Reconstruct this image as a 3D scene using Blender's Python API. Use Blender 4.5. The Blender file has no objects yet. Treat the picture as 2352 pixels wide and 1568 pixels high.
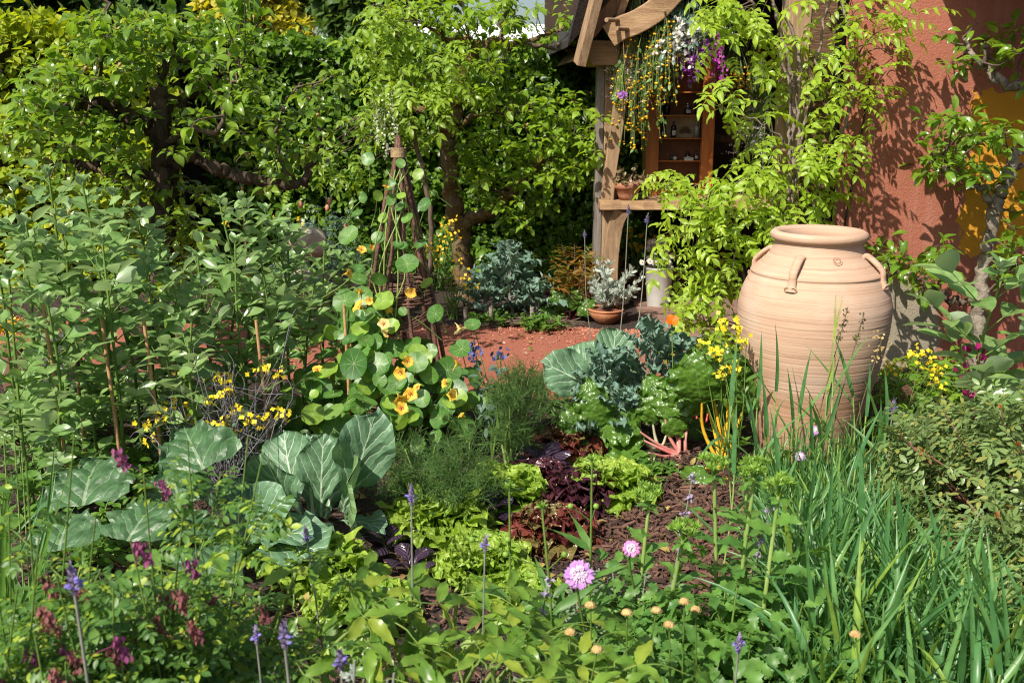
import bpy, math, random
import numpy as np
from math import radians as R, sin, cos, pi
from mathutils import Vector, Matrix
sc = bpy.context.scene
COL = sc.collection
# ------------------------------------------------------------------ camera, sky, sun, exposure
CAMZ, PITCH, FPX, CX, CY = 1.6, R(14.0), 2287.0, 1176.0, 784.0      # photo pixels counted at 2352 x 1568
cam_d = bpy.data.cameras.new('camera'); cam = bpy.data.objects.new('camera', cam_d); COL.objects.link(cam)
cam.location = (0, 0, CAMZ); cam.rotation_euler = (pi/2 - PITCH, 0, 0)
cam_d.sensor_width = 36.0; cam_d.lens = 35.0; cam_d.clip_end = 500.0; cam_d.clip_start = 0.05
cam_d.dof.use_dof = True; cam_d.dof.focus_distance = 3.9; cam_d.dof.aperture_fstop = 7.1
sc.camera = cam
SUN_EL, SUN_AZ = R(47), R(38)       # the sun stands behind the camera, to its left
TO_SUN = np.array([-sin(SUN_AZ)*cos(SUN_EL), -cos(SUN_AZ)*cos(SUN_EL), sin(SUN_EL)])
world = bpy.data.worlds.new('World'); sc.world = world; world.use_nodes = True
wn = world.node_tree
sky = wn.nodes.new('ShaderNodeTexSky'); sky.sky_type = 'NISHITA'; sky.sun_disc = False
sky.sun_elevation = SUN_EL; sky.sun_rotation = math.atan2(TO_SUN[0], TO_SUN[1])
sky.air_density = 1.0; sky.dust_density = 2.5; sky.ozone_density = 1.0
bgn = wn.nodes['Background']; bgn.inputs[1].default_value = 0.088
wn.links.new(sky.outputs[0], bgn.inputs[0])
sun_d = bpy.data.lights.new('sun', 'SUN'); sun = bpy.data.objects.new('sun', sun_d); COL.objects.link(sun)
sun_d.energy = 5.0; sun_d.angle = R(0.55); sun_d.color = (1.0, 0.93, 0.82)
sun.rotation_euler = Vector(TO_SUN).to_track_quat('Z', 'Y').to_euler()
sun.location = (-4, -6, 9)
sc.view_settings.view_transform = 'Standard'; sc.view_settings.look = 'None'
sc.view_settings.exposure = 0.58; sc.view_settings.gamma = 1.0
cy = sc.cycles
cy.filter_width = 1.1; cy.max_bounces = 6; cy.diffuse_bounces = 3; cy.glossy_bounces = 2; cy.transmission_bounces = 3; cy.transparent_max_bounces = 6
cy.caustics_reflective = False; cy.caustics_refractive = False

# ------------------------------------------------------------------ photo pixel -> point in the garden
def ray(px, py):
    xc, yc = (px - CX)/FPX, (CY - py)/FPX
    return np.array([xc, cos(PITCH) + yc*sin(PITCH), -sin(PITCH) + yc*cos(PITCH)])
def at(px, py, Y):
    d = ray(px, py); return np.array([0, 0, CAMZ]) + d*(Y/d[1])
def gr(px, py, z=0.0):
    d = ray(px, py); return np.array([0, 0, CAMZ]) + d*((z - CAMZ)/d[2])
def mpp(p):                         # metres per photo pixel at a point
    return (p[1]*cos(PITCH) - (p[2] - CAMZ)*sin(PITCH))/FPX

# ------------------------------------------------------------------ objects
def tag(o, label=None, cat=None, group=None, kind=None):
    if label: o['label'] = label
    if cat: o['category'] = cat
    if group: o['group'] = group
    if kind: o['kind'] = kind
    return o
def thing(name, label, cat, loc=(0, 0, 0), group=None):
    o = bpy.data.objects.new(name, None); COL.objects.link(o)
    o.empty_display_size = 0.1; o.location = [float(v) for v in loc]
    return tag(o, label, cat, group)
def root_loc(o):
    while o.parent is not None: o = o.parent
    return np.array(o.location)
def dup(root, loc, rz=0.0, s=1.0, label=None, group=None):
    r = root.copy(); COL.objects.link(r); r.location = [float(v) for v in loc]; r.rotation_euler = (0, 0, rz); r.scale = (s, s, s)
    if label: r['label'] = label
    if group: r['group'] = group
    for ch in list(root.children):
        c = ch.copy(); COL.objects.link(c); c.parent = r
        for g in list(ch.children):
            d = g.copy(); COL.objects.link(d); d.parent = c
    return r

class Acc:
    """gathers faces in world coordinates; build() links them as ONE mesh object (local to its thing)"""
    def __init__(s): s.v = []; s.f = []; s.uv = []; s.mi = []; s.n = 0
    def add(s, V, F, UV=None, mi=0):
        V = np.asarray(V, float).reshape(-1, 3); F = np.asarray(F, int)
        s.v.append(V); s.f.append(F + s.n); s.mi.append(np.full(len(F), mi, int))
        if UV is None: UV = np.zeros((F.shape[0], F.shape[1], 2))
        s.uv.append(np.asarray(UV, float).reshape(F.shape[0], F.shape[1], 2)); s.n += len(V)
    def build(s, name, mats, parent=None, smooth=True, bevel=0):
        if not isinstance(mats, (list, tuple)): mats = [mats]
        me = bpy.data.meshes.new(name)
        V = np.concatenate(s.v)
        if parent is not None: V = V - root_loc(parent)
        tot = np.concatenate([np.full(len(f), f.shape[1], int) for f in s.f])
        loops = np.concatenate([f.ravel() for f in s.f]); uv = np.concatenate([u.reshape(-1, 2) for u in s.uv])
        me.vertices.add(len(V)); me.vertices.foreach_set('co', V.astype(np.float32).ravel())
        me.loops.add(len(loops)); me.loops.foreach_set('vertex_index', loops.astype(np.int32))
        me.polygons.add(len(tot))
        st = np.concatenate([[0], np.cumsum(tot)[:-1]])
        me.polygons.foreach_set('loop_start', st.astype(np.int32))
        me.polygons.foreach_set('material_index', np.concatenate(s.mi).astype(np.int32))
        me.update(calc_edges=True)
        me.polygons.foreach_set('use_smooth', np.full(len(tot), bool(smooth)))
        l = me.uv_layers.new(name='UVMap'); l.data.foreach_set('uv', uv.astype(np.float32).ravel())
        for m in mats: me.materials.append(m)
        o = bpy.data.objects.new(name, me); COL.objects.link(o)
        if parent is not None: o.parent = parent
        if bevel:
            b = o.modifiers.new('edge', 'BEVEL'); b.width = bevel; b.segments = 2; b.limit_method = 'ANGLE'
        return o

def nrm(a):
    a = np.asarray(a, float); return a/np.maximum(np.linalg.norm(a, axis=-1, keepdims=True), 1e-9)
def scatter(acc, tpl, P, F, U, S, mi=0, sx=None):
    """copies of a leaf template: at P, growing along F, its upper face towards U, S long"""
    V, Q, UV = tpl
    P = np.atleast_2d(P); n = len(P); F = nrm(np.broadcast_to(F, (n, 3))); U = np.broadcast_to(U, (n, 3))
    X = nrm(np.cross(F, U)); Z = np.cross(X, F); S = np.broadcast_to(np.asarray(S, float), (n,))
    W = S if sx is None else S*sx
    W_ = np.broadcast_to(W, (n,))
    out = P[:, None, :] + (V[None, :, 0:1]*X[:, None, :])*W_[:, None, None] + (V[None, :, 1:2]*F[:, None, :] + V[None, :, 2:3]*Z[:, None, :])*S[:, None, None]
    Fq = (Q[None] + (np.arange(n)*len(V))[:, None, None]).reshape(-1, Q.shape[1])
    acc.add(out.reshape(-1, 3), Fq, np.tile(UV, (n, 1, 1)), mi)
def mscatter(acc, tpls, rng, P, F, U, S, mi=0):
    """the same with several templates taken in turn at random"""
    P = np.atleast_2d(P); n = len(P); F = np.broadcast_to(F, (n, 3)); U = np.broadcast_to(U, (n, 3)); S = np.broadcast_to(np.asarray(S, float), (n,))
    k = rng.integers(0, len(tpls), n)
    for i, t in enumerate(tpls):
        m = k == i
        if m.any(): scatter(acc, t, P[m], F[m], U[m], S[m], mi)
def leaf_to(acc, tpl, base, tip, up, mi=0, sx=None):
    base, tip = np.asarray(base, float), np.asarray(tip, float)
    scatter(acc, tpl, base[None], (tip - base)[None], np.asarray(up, float)[None], np.linalg.norm(tip - base), mi, sx)

PROF = {
    'ovate': lambda v: np.sin(pi*v**0.72)**0.9, 'elliptic': lambda v: np.sin(pi*v)**0.75, 'lance': lambda v: np.sin(pi*v**0.62)**1.2,
    'obovate': lambda v: np.sin(pi*v**1.45)**0.8, 'round': lambda v: np.sqrt(np.maximum(0, 1 - (2*v - 1)**2)),
    'spoon': lambda v: (0.16 + 0.84*np.clip((v - 0.15)/0.45, 0, 1)**1.3)*np.sqrt(np.maximum(0.0, 1 - np.clip((v - 0.55)/0.45, 0, 1)**2.4)),
    'strap': lambda v: (0.75 + 0.25*np.minimum(1, v*4))*np.maximum(0, 1 - v**2.2), 'heart': lambda v: np.where(v < 0.12, 0.75 + v*2, np.cos((v - 0.12)/0.88*pi/2)**0.8),
}
def leaf(W=0.5, prof='ovate', nv=5, nu=3, bend=0.4, rise=0.0, fold=0.25, wave=0.0, wf=3.0, lobes=0, ld=0.0, noise=0.0, seed=0, twist=0.0, cup=0.0):
    """one leaf, 1 long along +y, upper face +z: a grid nu x nv with fold, bend, wavy margin and lobes"""
    rg = np.random.default_rng(seed + 11)
    v = np.linspace(0, 1, nv + 1); u = np.linspace(-1, 1, nu)
    w = np.maximum(PROF[prof](np.clip(v, 0, 1)), 0.03)*W/2
    th = rise - bend*v; dv = 1/nv
    y = np.concatenate([[0], np.cumsum(np.cos((th[1:] + th[:-1])/2)*dv)]); z = np.concatenate([[0], np.cumsum(np.sin((th[1:] + th[:-1])/2)*dv)])
    Uu, Vv = np.meshgrid(u, v)
    ww = np.repeat(w[:, None], nu, 1)
    if lobes: ww = ww*(1 - ld*np.abs(Uu)*(0.5 + 0.5*np.cos(Vv*lobes*2*pi + 0.6*np.sign(Uu))))
    X = Uu*ww
    Y = np.repeat(y[:, None], nu, 1).copy(); Z = np.repeat(z[:, None], nu, 1) + np.abs(X)*fold - cup*(X**2)/max(W, 0.05)
    ph = rg.uniform(0, 6, 2)
    Z = Z + wave*np.sin(wf*2*pi*Vv + np.where(Uu > 0, ph[0], ph[1]))*Uu**2*np.minimum(1, Vv*4)
    Y = Y + 0.4*wave*np.cos(wf*2*pi*Vv + np.where(Uu > 0, ph[1], ph[0]))*Uu**2
    if noise: Z = Z + rg.normal(0, noise, Z.shape)*(0.25 + np.abs(Uu)); X = X + rg.normal(0, noise*0.6, Z.shape)*np.abs(Uu); Y = Y + rg.normal(0, noise*0.6, Z.shape)*np.abs(Uu)
    if twist:
        a = twist*Vv; X, Z = X*np.cos(a) - (Z - np.repeat(z[:, None], nu, 1))*np.sin(a), np.repeat(z[:, None], nu, 1) + X*np.sin(a) + (Z - np.repeat(z[:, None], nu, 1))*np.cos(a)
    V = np.stack([X, Y, Z], -1).reshape(-1, 3)
    i = np.arange(nv)[:, None]*nu + np.arange(nu - 1)[None]
    Q = np.stack([i, i + 1, i + nu + 1, i + nu], -1).reshape(-1, 4)
    uvp = np.stack([Uu*0.5*np.repeat((w/np.max(w))[:, None], nu, 1) + 0.5, Vv], -1).reshape(-1, 2)
    return V, Q, uvp[Q]
def disc_leaf(n=16, dish=0.12, wav=0.05, seed=0, lobes=8, ld=0.05, rings=3):
    """peltate leaf: centre at 0, radius 1, upper face +z"""
    rg = np.random.default_rng(seed + 5); ph = rg.uniform(0, 6, 3); V = [(0, 0, -dish*0.6)]; uv = [(0.5, 0.5)]
    for k in range(1, rings + 1):
        r = k/rings
        for i in range(n):
            a = 2*pi*i/n; rr = r*(1 - ld*r*(0.5 + 0.5*cos(a*lobes + ph[0])) + 0.06*r*sin(a*2 + ph[1])); 
            V.append((rr*cos(a), rr*sin(a), dish*(r*r - 0.6) + wav*r*r*sin(3*a + ph[2]) + 0.5*wav*r*sin(5*a + ph[1])))
            uv.append((0.5 + 0.5*r*cos(a), 0.5 + 0.5*r*sin(a)))
    V = np.array(V); uv = np.array(uv); Q = []
    for i in range(n): Q.append((0, 1 + i, 1 + (i + 1) % n, 1 + (i + 1) % n))
    T = np.array([(q[0], q[1], q[2]) for q in Q]); QQ = []
    for k in range(rings - 1):
        for i in range(n): QQ.append((1 + k*n + i, 1 + (k + 1)*n + i, 1 + (k + 1)*n + (i + 1) % n, 1 + k*n + (i + 1) % n))
    QQ = np.array(QQ)
    T = np.concatenate([T, np.concatenate([QQ[:, [0, 1, 2]], QQ[:, [0, 2, 3]]])])
    return V, T, uv[T]
def join_tpl(parts):
    V, F, UV, n = [], [], [], 0
    for v, f, uv in parts: V.append(v); F.append(f + n); UV.append(uv); n += len(v)
    return np.concatenate(V), np.concatenate(F), np.concatenate(UV)
def place_tpl(t, p, f, u, s):
    a = Acc(); scatter(a, t, np.array([p]), np.array([f]), np.array([u]), s); return a.v[0], a.f[0], a.uv[0]
def pinnate(pairs=5, lt=None, ll=0.3, droop=0.9, seed=0, ang=60, rach=True, rise=0.3, taper=0.25, rw=0.012):
    """compound leaf, rachis 1 long"""
    rg = np.random.default_rng(seed); parts = []; n = 10
    t = np.linspace(0, 1, n + 1); th = rise - droop*t
    y = np.concatenate([[0], np.cumsum(np.cos(th[1:])/n)]); z = np.concatenate([[0], np.cumsum(np.sin(th[1:])/n)])
    side = rg.normal(0, 0.03, n + 1).cumsum()
    C = np.stack([side, y, z], -1)
    if rach:
        for q in range(n):
            a, b = C[q], C[q + 1]; w = rw*(1 - 0.6*q/n)
            V = np.array([a + [-w, 0, 0], a + [w, 0, 0], b + [w, 0, 0], b + [-w, 0, 0], a + [0, 0, -w*1.5], b + [0, 0, -w*1.5]])
            parts.append((V, np.array([[0, 1, 2, 3], [0, 3, 5, 4], [1, 4, 5, 2]]), np.full((3, 4, 2), 0.5)))
    def on(s):
        k = min(int(s*n), n - 1); fr = s*n - k; return C[k]*(1 - fr) + C[k + 1]*fr, nrm(C[k + 1] - C[k])
    for i in range(pairs):
        s = 0.22 + 0.7*i/max(1, pairs - 1)
        p, d = on(s)
        upv = np.array([0, -d[2], d[1]])
        for sd in (-1, 1):
            a = R(ang + rg.uniform(-12, 12)); f = d*cos(a) + np.array([sd, 0, 0])*sin(a) + np.array([0, 0, rg.uniform(-0.45, 0.1)])
            sz = ll*(1 - taper*abs(s - 0.55)*2)*rg.uniform(0.85, 1.12)
            parts.append(place_tpl(lt[rg.integers(len(lt))], p, f, upv + rg.normal(0, 0.25, 3), sz))
    p, d = on(0.98)
    parts.append(place_tpl(lt[0], p, d + np.array([rg.normal(0, .1), 0, -0.15]), np.array([0, -d[2], d[1]]) + rg.normal(0, .15, 3), ll*1.05))
    return join_tpl(parts)

def spline(pts, n=6):
    """Catmull-Rom through the points"""
    P = np.asarray(pts, float)
    if len(P) < 3: 
        t = np.linspace(0, 1, n + 1)[:, None]; return P[0]*(1 - t) + P[-1]*t
    P = np.concatenate([[2*P[0] - P[1]], P, [2*P[-1] - P[-2]]]); out = []
    for i in range(1, len(P) - 2):
        t = np.linspace(0, 1, n, endpoint=False)[:, None]; a, b, c, d = P[i-1], P[i], P[i+1], P[i+2]
        out.append(0.5*((2*b) + (c - a)*t + (2*a - 5*b + 4*c - d)*t**2 + (3*b - a - 3*c + d)*t**3))
    return np.concatenate(out + [P[-2][None]])
def tube(acc, pts, r, k=6, mi=0, cap=True, rough=0.0, rng=None):
    P = np.asarray(pts, float); n = len(P); r = np.broadcast_to(np.asarray(r, float), (n,)) if np.ndim(r) == 0 or len(r) == n else np.interp(np.linspace(0, 1, n), np.linspace(0, 1, len(r)), r)
    T = nrm(np.gradient(P, axis=0)); ref = np.array([0, 0, 1.0]) if abs(T[0][2]) < 0.9 else np.array([1.0, 0, 0])
    A = nrm(np.cross(T[0], ref)); V = []; a = np.linspace(0, 2*pi, k, endpoint=False); uv = []
    L = np.concatenate([[0], np.cumsum(np.linalg.norm(np.diff(P, axis=0), axis=1))])
    for i in range(n):
        A = nrm(A - T[i]*np.dot(A, T[i])); B = np.cross(T[i], A)
        rr = r[i]*(1 + (rng.normal(0, rough, k) if rough else 0))
        V.append(P[i] + (np.cos(a)*rr)[:, None]*A + (np.sin(a)*rr)[:, None]*B)
    V = np.concatenate(V); i = np.arange(n - 1)[:, None]*k + np.arange(k)[None]; j = np.arange(n - 1)[:, None]*k + (np.arange(k)[None] + 1) % k
    Q = np.stack([i, j, j + k, i + k], -1).reshape(-1, 4)
    Lq = np.repeat(L[:-1], k); Lr = np.repeat(L[1:], k); c0 = np.tile(np.arange(k)/k, n - 1); c1 = c0 + 1/k
    UV = np.stack([np.stack([c0, Lq], -1), np.stack([c1, Lq], -1), np.stack([c1, Lr], -1), np.stack([c0, Lr], -1)], 1)
    acc.add(V, Q, UV, mi)
    if cap:
        acc.add(V[:k], np.arange(k)[::-1][None], None, mi); acc.add(V[-k:], np.arange(k)[None], None, mi)
def ribbons(acc, A, B, w, mi=0):
    """thin straight threads from A to B, three-sided"""
    A, B = np.atleast_2d(A), np.atleast_2d(B); n = len(A); d = nrm(B - A); x = nrm(np.cross(d, np.array([0.3, -1, 0.2]))); y = np.cross(d, x); w = np.broadcast_to(w, (n,))[:, None]
    V = np.stack([A + x*w, A - x*w*.5 + y*w*.87, A - x*w*.5 - y*w*.87, B + x*w*.6, B - x*w*.3 + y*w*.5, B - x*w*.3 - y*w*.5], 1)
    q = np.array([[0, 1, 4, 3], [1, 2, 5, 4], [2, 0, 3, 5]])
    acc.add(V.reshape(-1, 3), (q[None] + (np.arange(n)*6)[:, None, None]).reshape(-1, 4), None, mi)
def box(acc, c, s, rz=0.0, mi=0, M=None):
    x, y, z = np.array(s)/2; V = np.array([[-x,-y,-z],[x,-y,-z],[x,y,-z],[-x,y,-z],[-x,-y,z],[x,-y,z],[x,y,z],[-x,y,z]])
    if M is None: M = np.array([[cos(rz), -sin(rz), 0], [sin(rz), cos(rz), 0], [0, 0, 1]])
    acc.add(V@np.asarray(M).T + np.asarray(c, float), [[0,3,2,1],[4,5,6,7],[0,1,5,4],[1,2,6,5],[2,3,7,6],[3,0,4,7]], None, mi)
def beam(acc, a, b, w, h, up=(0, 0, 1), mi=0):
    """squared timber from a to b"""
    a, b = np.asarray(a, float), np.asarray(b, float); f = nrm(b - a); x = nrm(np.cross(f, up)); z = np.cross(x, f)
    M = np.stack([x, f, z], 1); box(acc, (a + b)/2, (w, np.linalg.norm(b - a), h), M=M, mi=mi)
def sweep_rect(acc, pts, w, h, up=(0, 0, 1), mi=0):
    """squared curved timber"""
    P = np.asarray(pts, float); n = len(P); T = nrm(np.gradient(P, axis=0)); X = nrm(np.cross(T, up)); Z = np.cross(X, T)
    w = np.broadcast_to(w, (n,))[:, None]/2; h = np.broadcast_to(h, (n,))[:, None]/2
    V = np.stack([P - X*w - Z*h, P + X*w - Z*h, P + X*w + Z*h, P - X*w + Z*h], 1).reshape(-1, 3)
    i = np.arange(n - 1)[:, None]*4 + np.arange(4)[None]; j = np.arange(n - 1)[:, None]*4 + (np.arange(4)[None] + 1) % 4
    acc.add(V, np.stack([i, j, j + 4, i + 4], -1).reshape(-1, 4), None, mi)
    acc.add(V[:4], [[3, 2, 1, 0]], None, mi); acc.add(V[-4:], [[0, 1, 2, 3]], None, mi)
def lathe(acc, c, prof, n=48, mi=0, wob=0.0):
    prof = np.asarray(prof, float); m = len(prof); a = np.linspace(0, 2*pi, n, endpoint=False)
    rr = prof[:, 0][:, None]*(1 + wob*np.sin(2*a + 1)[None])
    V = np.stack([rr*np.cos(a), rr*np.sin(a), np.repeat(prof[:, 1][:, None], n, 1)], -1).reshape(-1, 3) + np.asarray(c, float)
    i = np.arange(m - 1)[:, None]*n + np.arange(n)[None]; j = np.arange(m - 1)[:, None]*n + (np.arange(n)[None] + 1) % n
    acc.add(V, np.stack([i, j, j + n, i + n], -1).reshape(-1, 4), None, mi)
def ball(acc, c, r, n=10, m=6, mi=0, sq=(1, 1, 1)):
    th = np.linspace(0.02, pi - 0.02, m + 1)
    a = np.linspace(0, 2*pi, n, endpoint=False); V = np.stack([np.sin(th)[:, None]*np.cos(a), np.sin(th)[:, None]*np.sin(a), np.repeat(-np.cos(th)[:, None], n, 1)], -1).reshape(-1, 3)*np.array(sq)*r + np.asarray(c, float)
    i = np.arange(m)[:, None]*n + np.arange(n)[None]; j = np.arange(m)[:, None]*n + (np.arange(n)[None] + 1) % n
    acc.add(V, np.stack([i, j, j + n, i + n], -1).reshape(-1, 4), None, mi)
def sphere_dirs(rng, n): return nrm(rng.normal(0, 1, (n, 3)))

# ------------------------------------------------------------------ materials
def mat(name):
    m = bpy.data.materials.new(name); m.use_nodes = True; nt = m.node_tree
    return m, nt, nt.nodes['Principled BSDF'], lambda t: nt.nodes.new('ShaderNode' + t), nt.links.new
def mixc(N, L, f, a, b):
    x = N('Mix'); x.data_type = 'RGBA'
    for s, v in ((0, f), (6, a), (7, b)):
        if hasattr(v, 'is_output'): L(v, x.inputs[s])
        elif s == 0: x.inputs[0].default_value = v
        else: x.inputs[s].default_value = (*v, 1)
    return x.outputs[2]
def mth(N, L, op, a, b=None, c=None, clamp=False):
    x = N('Math'); x.operation = op; x.use_clamp = clamp
    for i, v in enumerate((a, b, c)):
        if v is None: continue
        if hasattr(v, 'is_output'): L(v, x.inputs[i])
        else: x.inputs[i].default_value = v
    return x.outputs[0]
def leafmat(name, c1, c2, tr=0.35, tcol=None, rough=0.42, back=None, vein=None, vcol=(0.35, 0.45, 0.2), vn=7, vk=0.9, vw=0.1, spec=0.45, bump=0.0, vamt=0.7, c3=None, blister=0.0, bsc=60):
    m, nt, B, N, L = mat(name)
    g = N('NewGeometry'); rnd = g.outputs['Random Per Island']
    col = mixc(N, L, rnd, c1, c2)
    if c3 is not None:
        w = N('TexWhiteNoise'); w.noise_dimensions = '1D'; L(rnd, w.inputs['W'])
        col = mixc(N, L, mth(N, L, 'GREATER_THAN', w.outputs[0], 0.82), col, c3)
    nz = N('TexNoise'); nz.inputs['Scale'].default_value = 30; nz.inputs['Detail'].default_value = 2
    tc = N('TexCoord'); L(tc.outputs['Object'], nz.inputs[0])
    hs = N('HueSaturation'); L(col, hs.inputs['Color']); mr = N('MapRange'); L(nz.outputs[0], mr.inputs[0])
    mr.inputs[1].default_value = 0.3; mr.inputs[2].default_value = 0.7; mr.inputs[3].default_value = 0.78; mr.inputs[4].default_value = 1.25; L(mr.outputs[0], hs.inputs['Value'])
    col = hs.outputs[0]
    h = None
    if vein:
        uv = N('SeparateXYZ'); L(tc.outputs['UV'], uv.inputs[0]); u, v = uv.outputs[0], uv.outputs[1]
        au = mth(N, L, 'ABSOLUTE', mth(N, L, 'SUBTRACT', u, 0.5))
        if vein == 'pinnate':
            mid = mth(N, L, 'LESS_THAN', au, mth(N, L, 'MULTIPLY', mth(N, L, 'SUBTRACT', 1.08, v), vw*0.32))
            warp = mth(N, L, 'MULTIPLY', nz.outputs[0], 0.12)
            s = mth(N, L, 'ADD', mth(N, L, 'SUBTRACT', v, mth(N, L, 'MULTIPLY', au, vk)), warp)
            fr = mth(N, L, 'ABSOLUTE', mth(N, L, 'SUBTRACT', mth(N, L, 'FRACT', mth(N, L, 'MULTIPLY', s, vn)), 0.5))
            side = mth(N, L, 'LESS_THAN', fr, mth(N, L, 'MULTIPLY', mth(N, L, 'SUBTRACT', 0.62, au), vw))
            ve = mth(N, L, 'MAXIMUM', mid, mth(N, L, 'MULTIPLY', side, 0.75)); h = fr
        else:
            dx = mth(N, L, 'SUBTRACT', u, 0.5); dy = mth(N, L, 'SUBTRACT', v, 0.5)
            an = mth(N, L, 'ARCTAN2', dy, dx); rr = mth(N, L, 'SQRT', mth(N, L, 'ADD', mth(N, L, 'MULTIPLY', dx, dx), mth(N, L, 'MULTIPLY', dy, dy)))
            fr = mth(N, L, 'ABSOLUTE', mth(N, L, 'SUBTRACT', mth(N, L, 'FRACT', mth(N, L, 'MULTIPLY', an, vn/(2*pi))), 0.5))
            wid = mth(N, L, 'DIVIDE', mth(N, L, 'MULTIPLY', mth(N, L, 'SUBTRACT', 0.55, rr), 0.028), mth(N, L, 'ADD', rr, 0.03))
            ve = mth(N, L, 'MAXIMUM', mth(N, L, 'LESS_THAN', fr, wid), mth(N, L, 'LESS_THAN', rr, 0.025)); h = fr
        col = mixc(N, L, mth(N, L, 'MULTIPLY', ve, vamt), col, vcol)
    if back is not None: col = mixc(N, L, g.outputs['Backfacing'], col, back)
    L(col, B.inputs['Base Color']); B.inputs['Roughness'].default_value = rough; B.inputs['Specular IOR Level'].default_value = spec
    if h is not None and bump:
        bp = N('Bump'); bp.inputs['Strength'].default_value = bump; bp.inputs['Distance'].default_value = 0.02
        L(h, bp.inputs['Height']); L(bp.outputs[0], B.inputs['Normal'])
    if blister:
        vo = N('TexVoronoi'); vo.feature = 'SMOOTH_F1'; vo.inputs['Scale'].default_value = bsc; L(tc.outputs['Object'], vo.inputs[0])
        bp = N('Bump'); bp.invert = True; bp.inputs['Strength'].default_value = blister; bp.inputs['Distance'].default_value = 0.015; L(vo.outputs['Distance'], bp.inputs['Height']); L(bp.outputs[0], B.inputs['Normal'])
    t = N('BsdfTranslucent'); hs2 = N('HueSaturation'); hs2.inputs['Value'].default_value = 2.2; hs2.inputs['Saturation'].default_value = 1.1; hs2.inputs['Hue'].default_value = 0.485
    L(col, hs2.inputs['Color'])
    if tcol is not None: L(mixc(N, L, 0.6, hs2.outputs[0], tcol), t.inputs[0])
    else: L(hs2.outputs[0], t.inputs[0])
    mx = N('MixShader'); mx.inputs[0].default_value = tr; L(B.outputs[0], mx.inputs[1]); L(t.outputs[0], mx.inputs[2])
    L(mx.outputs[0], nt.nodes['Material Output'].inputs[0])
    return m
def plain(name, c, rough=0.6, c2=None, scale=20, bump=0.0, bscale=60, spec=0.4, metal=0.0, stretch=(1, 1, 1), detail=5, tr=0.0, lo=0.35, hi=0.65):
    m, nt, B, N, L = mat(name)
    tc = N('TexCoord'); mp = N('Mapping'); mp.inputs['Scale'].default_value = stretch; L(tc.outputs['Object'], mp.inputs[0])
    nz = N('TexNoise'); nz.inputs['Scale'].default_value = scale; nz.inputs['Detail'].default_value = detail; nz.inputs['Roughness'].default_value = 0.6; L(mp.outputs[0], nz.inputs[0])
    mr = N('MapRange'); mr.inputs[1].default_value = lo; mr.inputs[2].default_value = hi; L(nz.outputs[0], mr.inputs[0])
    L(mixc(N, L, mr.outputs[0], c, c2 if c2 else tuple(x*0.7 for x in c)), B.inputs['Base Color'])
    B.inputs['Roughness'].default_value = rough; B.inputs['Specular IOR Level'].default_value = spec; B.inputs['Metallic'].default_value = metal
    if bump:
        b = N('TexNoise'); b.inputs['Scale'].default_value = bscale; b.inputs['Detail'].default_value = 6; L(mp.outputs[0], b.inputs[0])
        bp = N('Bump'); bp.inputs['Strength'].default_value = bump; bp.inputs['Distance'].default_value = 0.02; L(b.outputs[0], bp.inputs['Height']); L(bp.outputs[0], B.inputs['Normal'])
    if tr:
        t = N('BsdfTranslucent'); t.inputs[0].default_value = (*[min(1, x*1.3) for x in c], 1)
        mx = N('MixShader'); mx.inputs[0].default_value = tr; L(B.outputs[0], mx.inputs[1]); L(t.outputs[0], mx.inputs[2]); L(mx.outputs[0], nt.nodes['Material Output'].inputs[0])
    return m
# ------------------------------------------------------------------ palette
M = {}
M['bark'] = plain('bark', (0.11, 0.075, 0.05), 0.9, (0.035, 0.024, 0.018), 14, 0.9, 40, 0.2, stretch=(1, 1, 0.3))
M['bark_moss'] = plain('mossy_bark', (0.16, 0.12, 0.085), 0.9, (0.12, 0.07, 0.015), 9, 0.9, 45, 0.2)
M['bark_grey'] = plain('grey_bark', (0.30, 0.26, 0.21), 0.85, (0.15, 0.12, 0.09), 18, 0.6, 60, 0.2)
M['twig'] = plain('twig', (0.14, 0.10, 0.07), 0.8, (0.07, 0.05, 0.035), 25)
M['twig_red'] = plain('red_twig', (0.26, 0.12, 0.08), 0.7, (0.15, 0.075, 0.05), 25)
M['willow'] = plain('willow', (0.16, 0.075, 0.05), 0.6, (0.07, 0.035, 0.025), 20, 0.3, 80)
M['twine'] = plain('twine', (0.45, 0.32, 0.17), 0.9, (0.28, 0.19, 0.1), 90, 0.6, 200)
M['oak'] = plain('oak', (0.37, 0.245, 0.145), 0.8, (0.22, 0.14, 0.08), 6, 0.25, 30, 0.3, stretch=(6, 6, 0.6))
M['oak_side'] = plain('oak_horizontal', (0.40, 0.26, 0.14), 0.8, (0.25, 0.15, 0.08), 6, 0.25, 30, 0.3, stretch=(0.8, 5, 7))
M['oak_grey'] = plain('weathered_oak', (0.22, 0.19, 0.165), 0.85, (0.12, 0.1, 0.085), 6, 0.4, 30, 0.3, stretch=(6, 6, 0.5))
M['oak_dark'] = plain('sawn_dark_oak', (0.17, 0.095, 0.055), 0.85, (0.085, 0.045, 0.027), 5, 0.6, 20, 0.25, stretch=(1.2, 4, 14))
M['soffit'] = plain('soffit_board', (0.30, 0.17, 0.09), 0.8, (0.2, 0.11, 0.06), 4, 0.2, 20, stretch=(8, 1, 1))
M['slate'] = plain('roof_tile', (0.035, 0.028, 0.025), 0.85, (0.02, 0.016, 0.015), 12, 0.4)
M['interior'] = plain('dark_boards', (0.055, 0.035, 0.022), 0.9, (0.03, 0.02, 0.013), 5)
M['cherry'] = plain('cabinet_wood', (0.46, 0.16, 0.04), 0.35, (0.33, 0.10, 0.022), 5, 0.05, 20, 0.5, stretch=(6, 6, 0.7))
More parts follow.
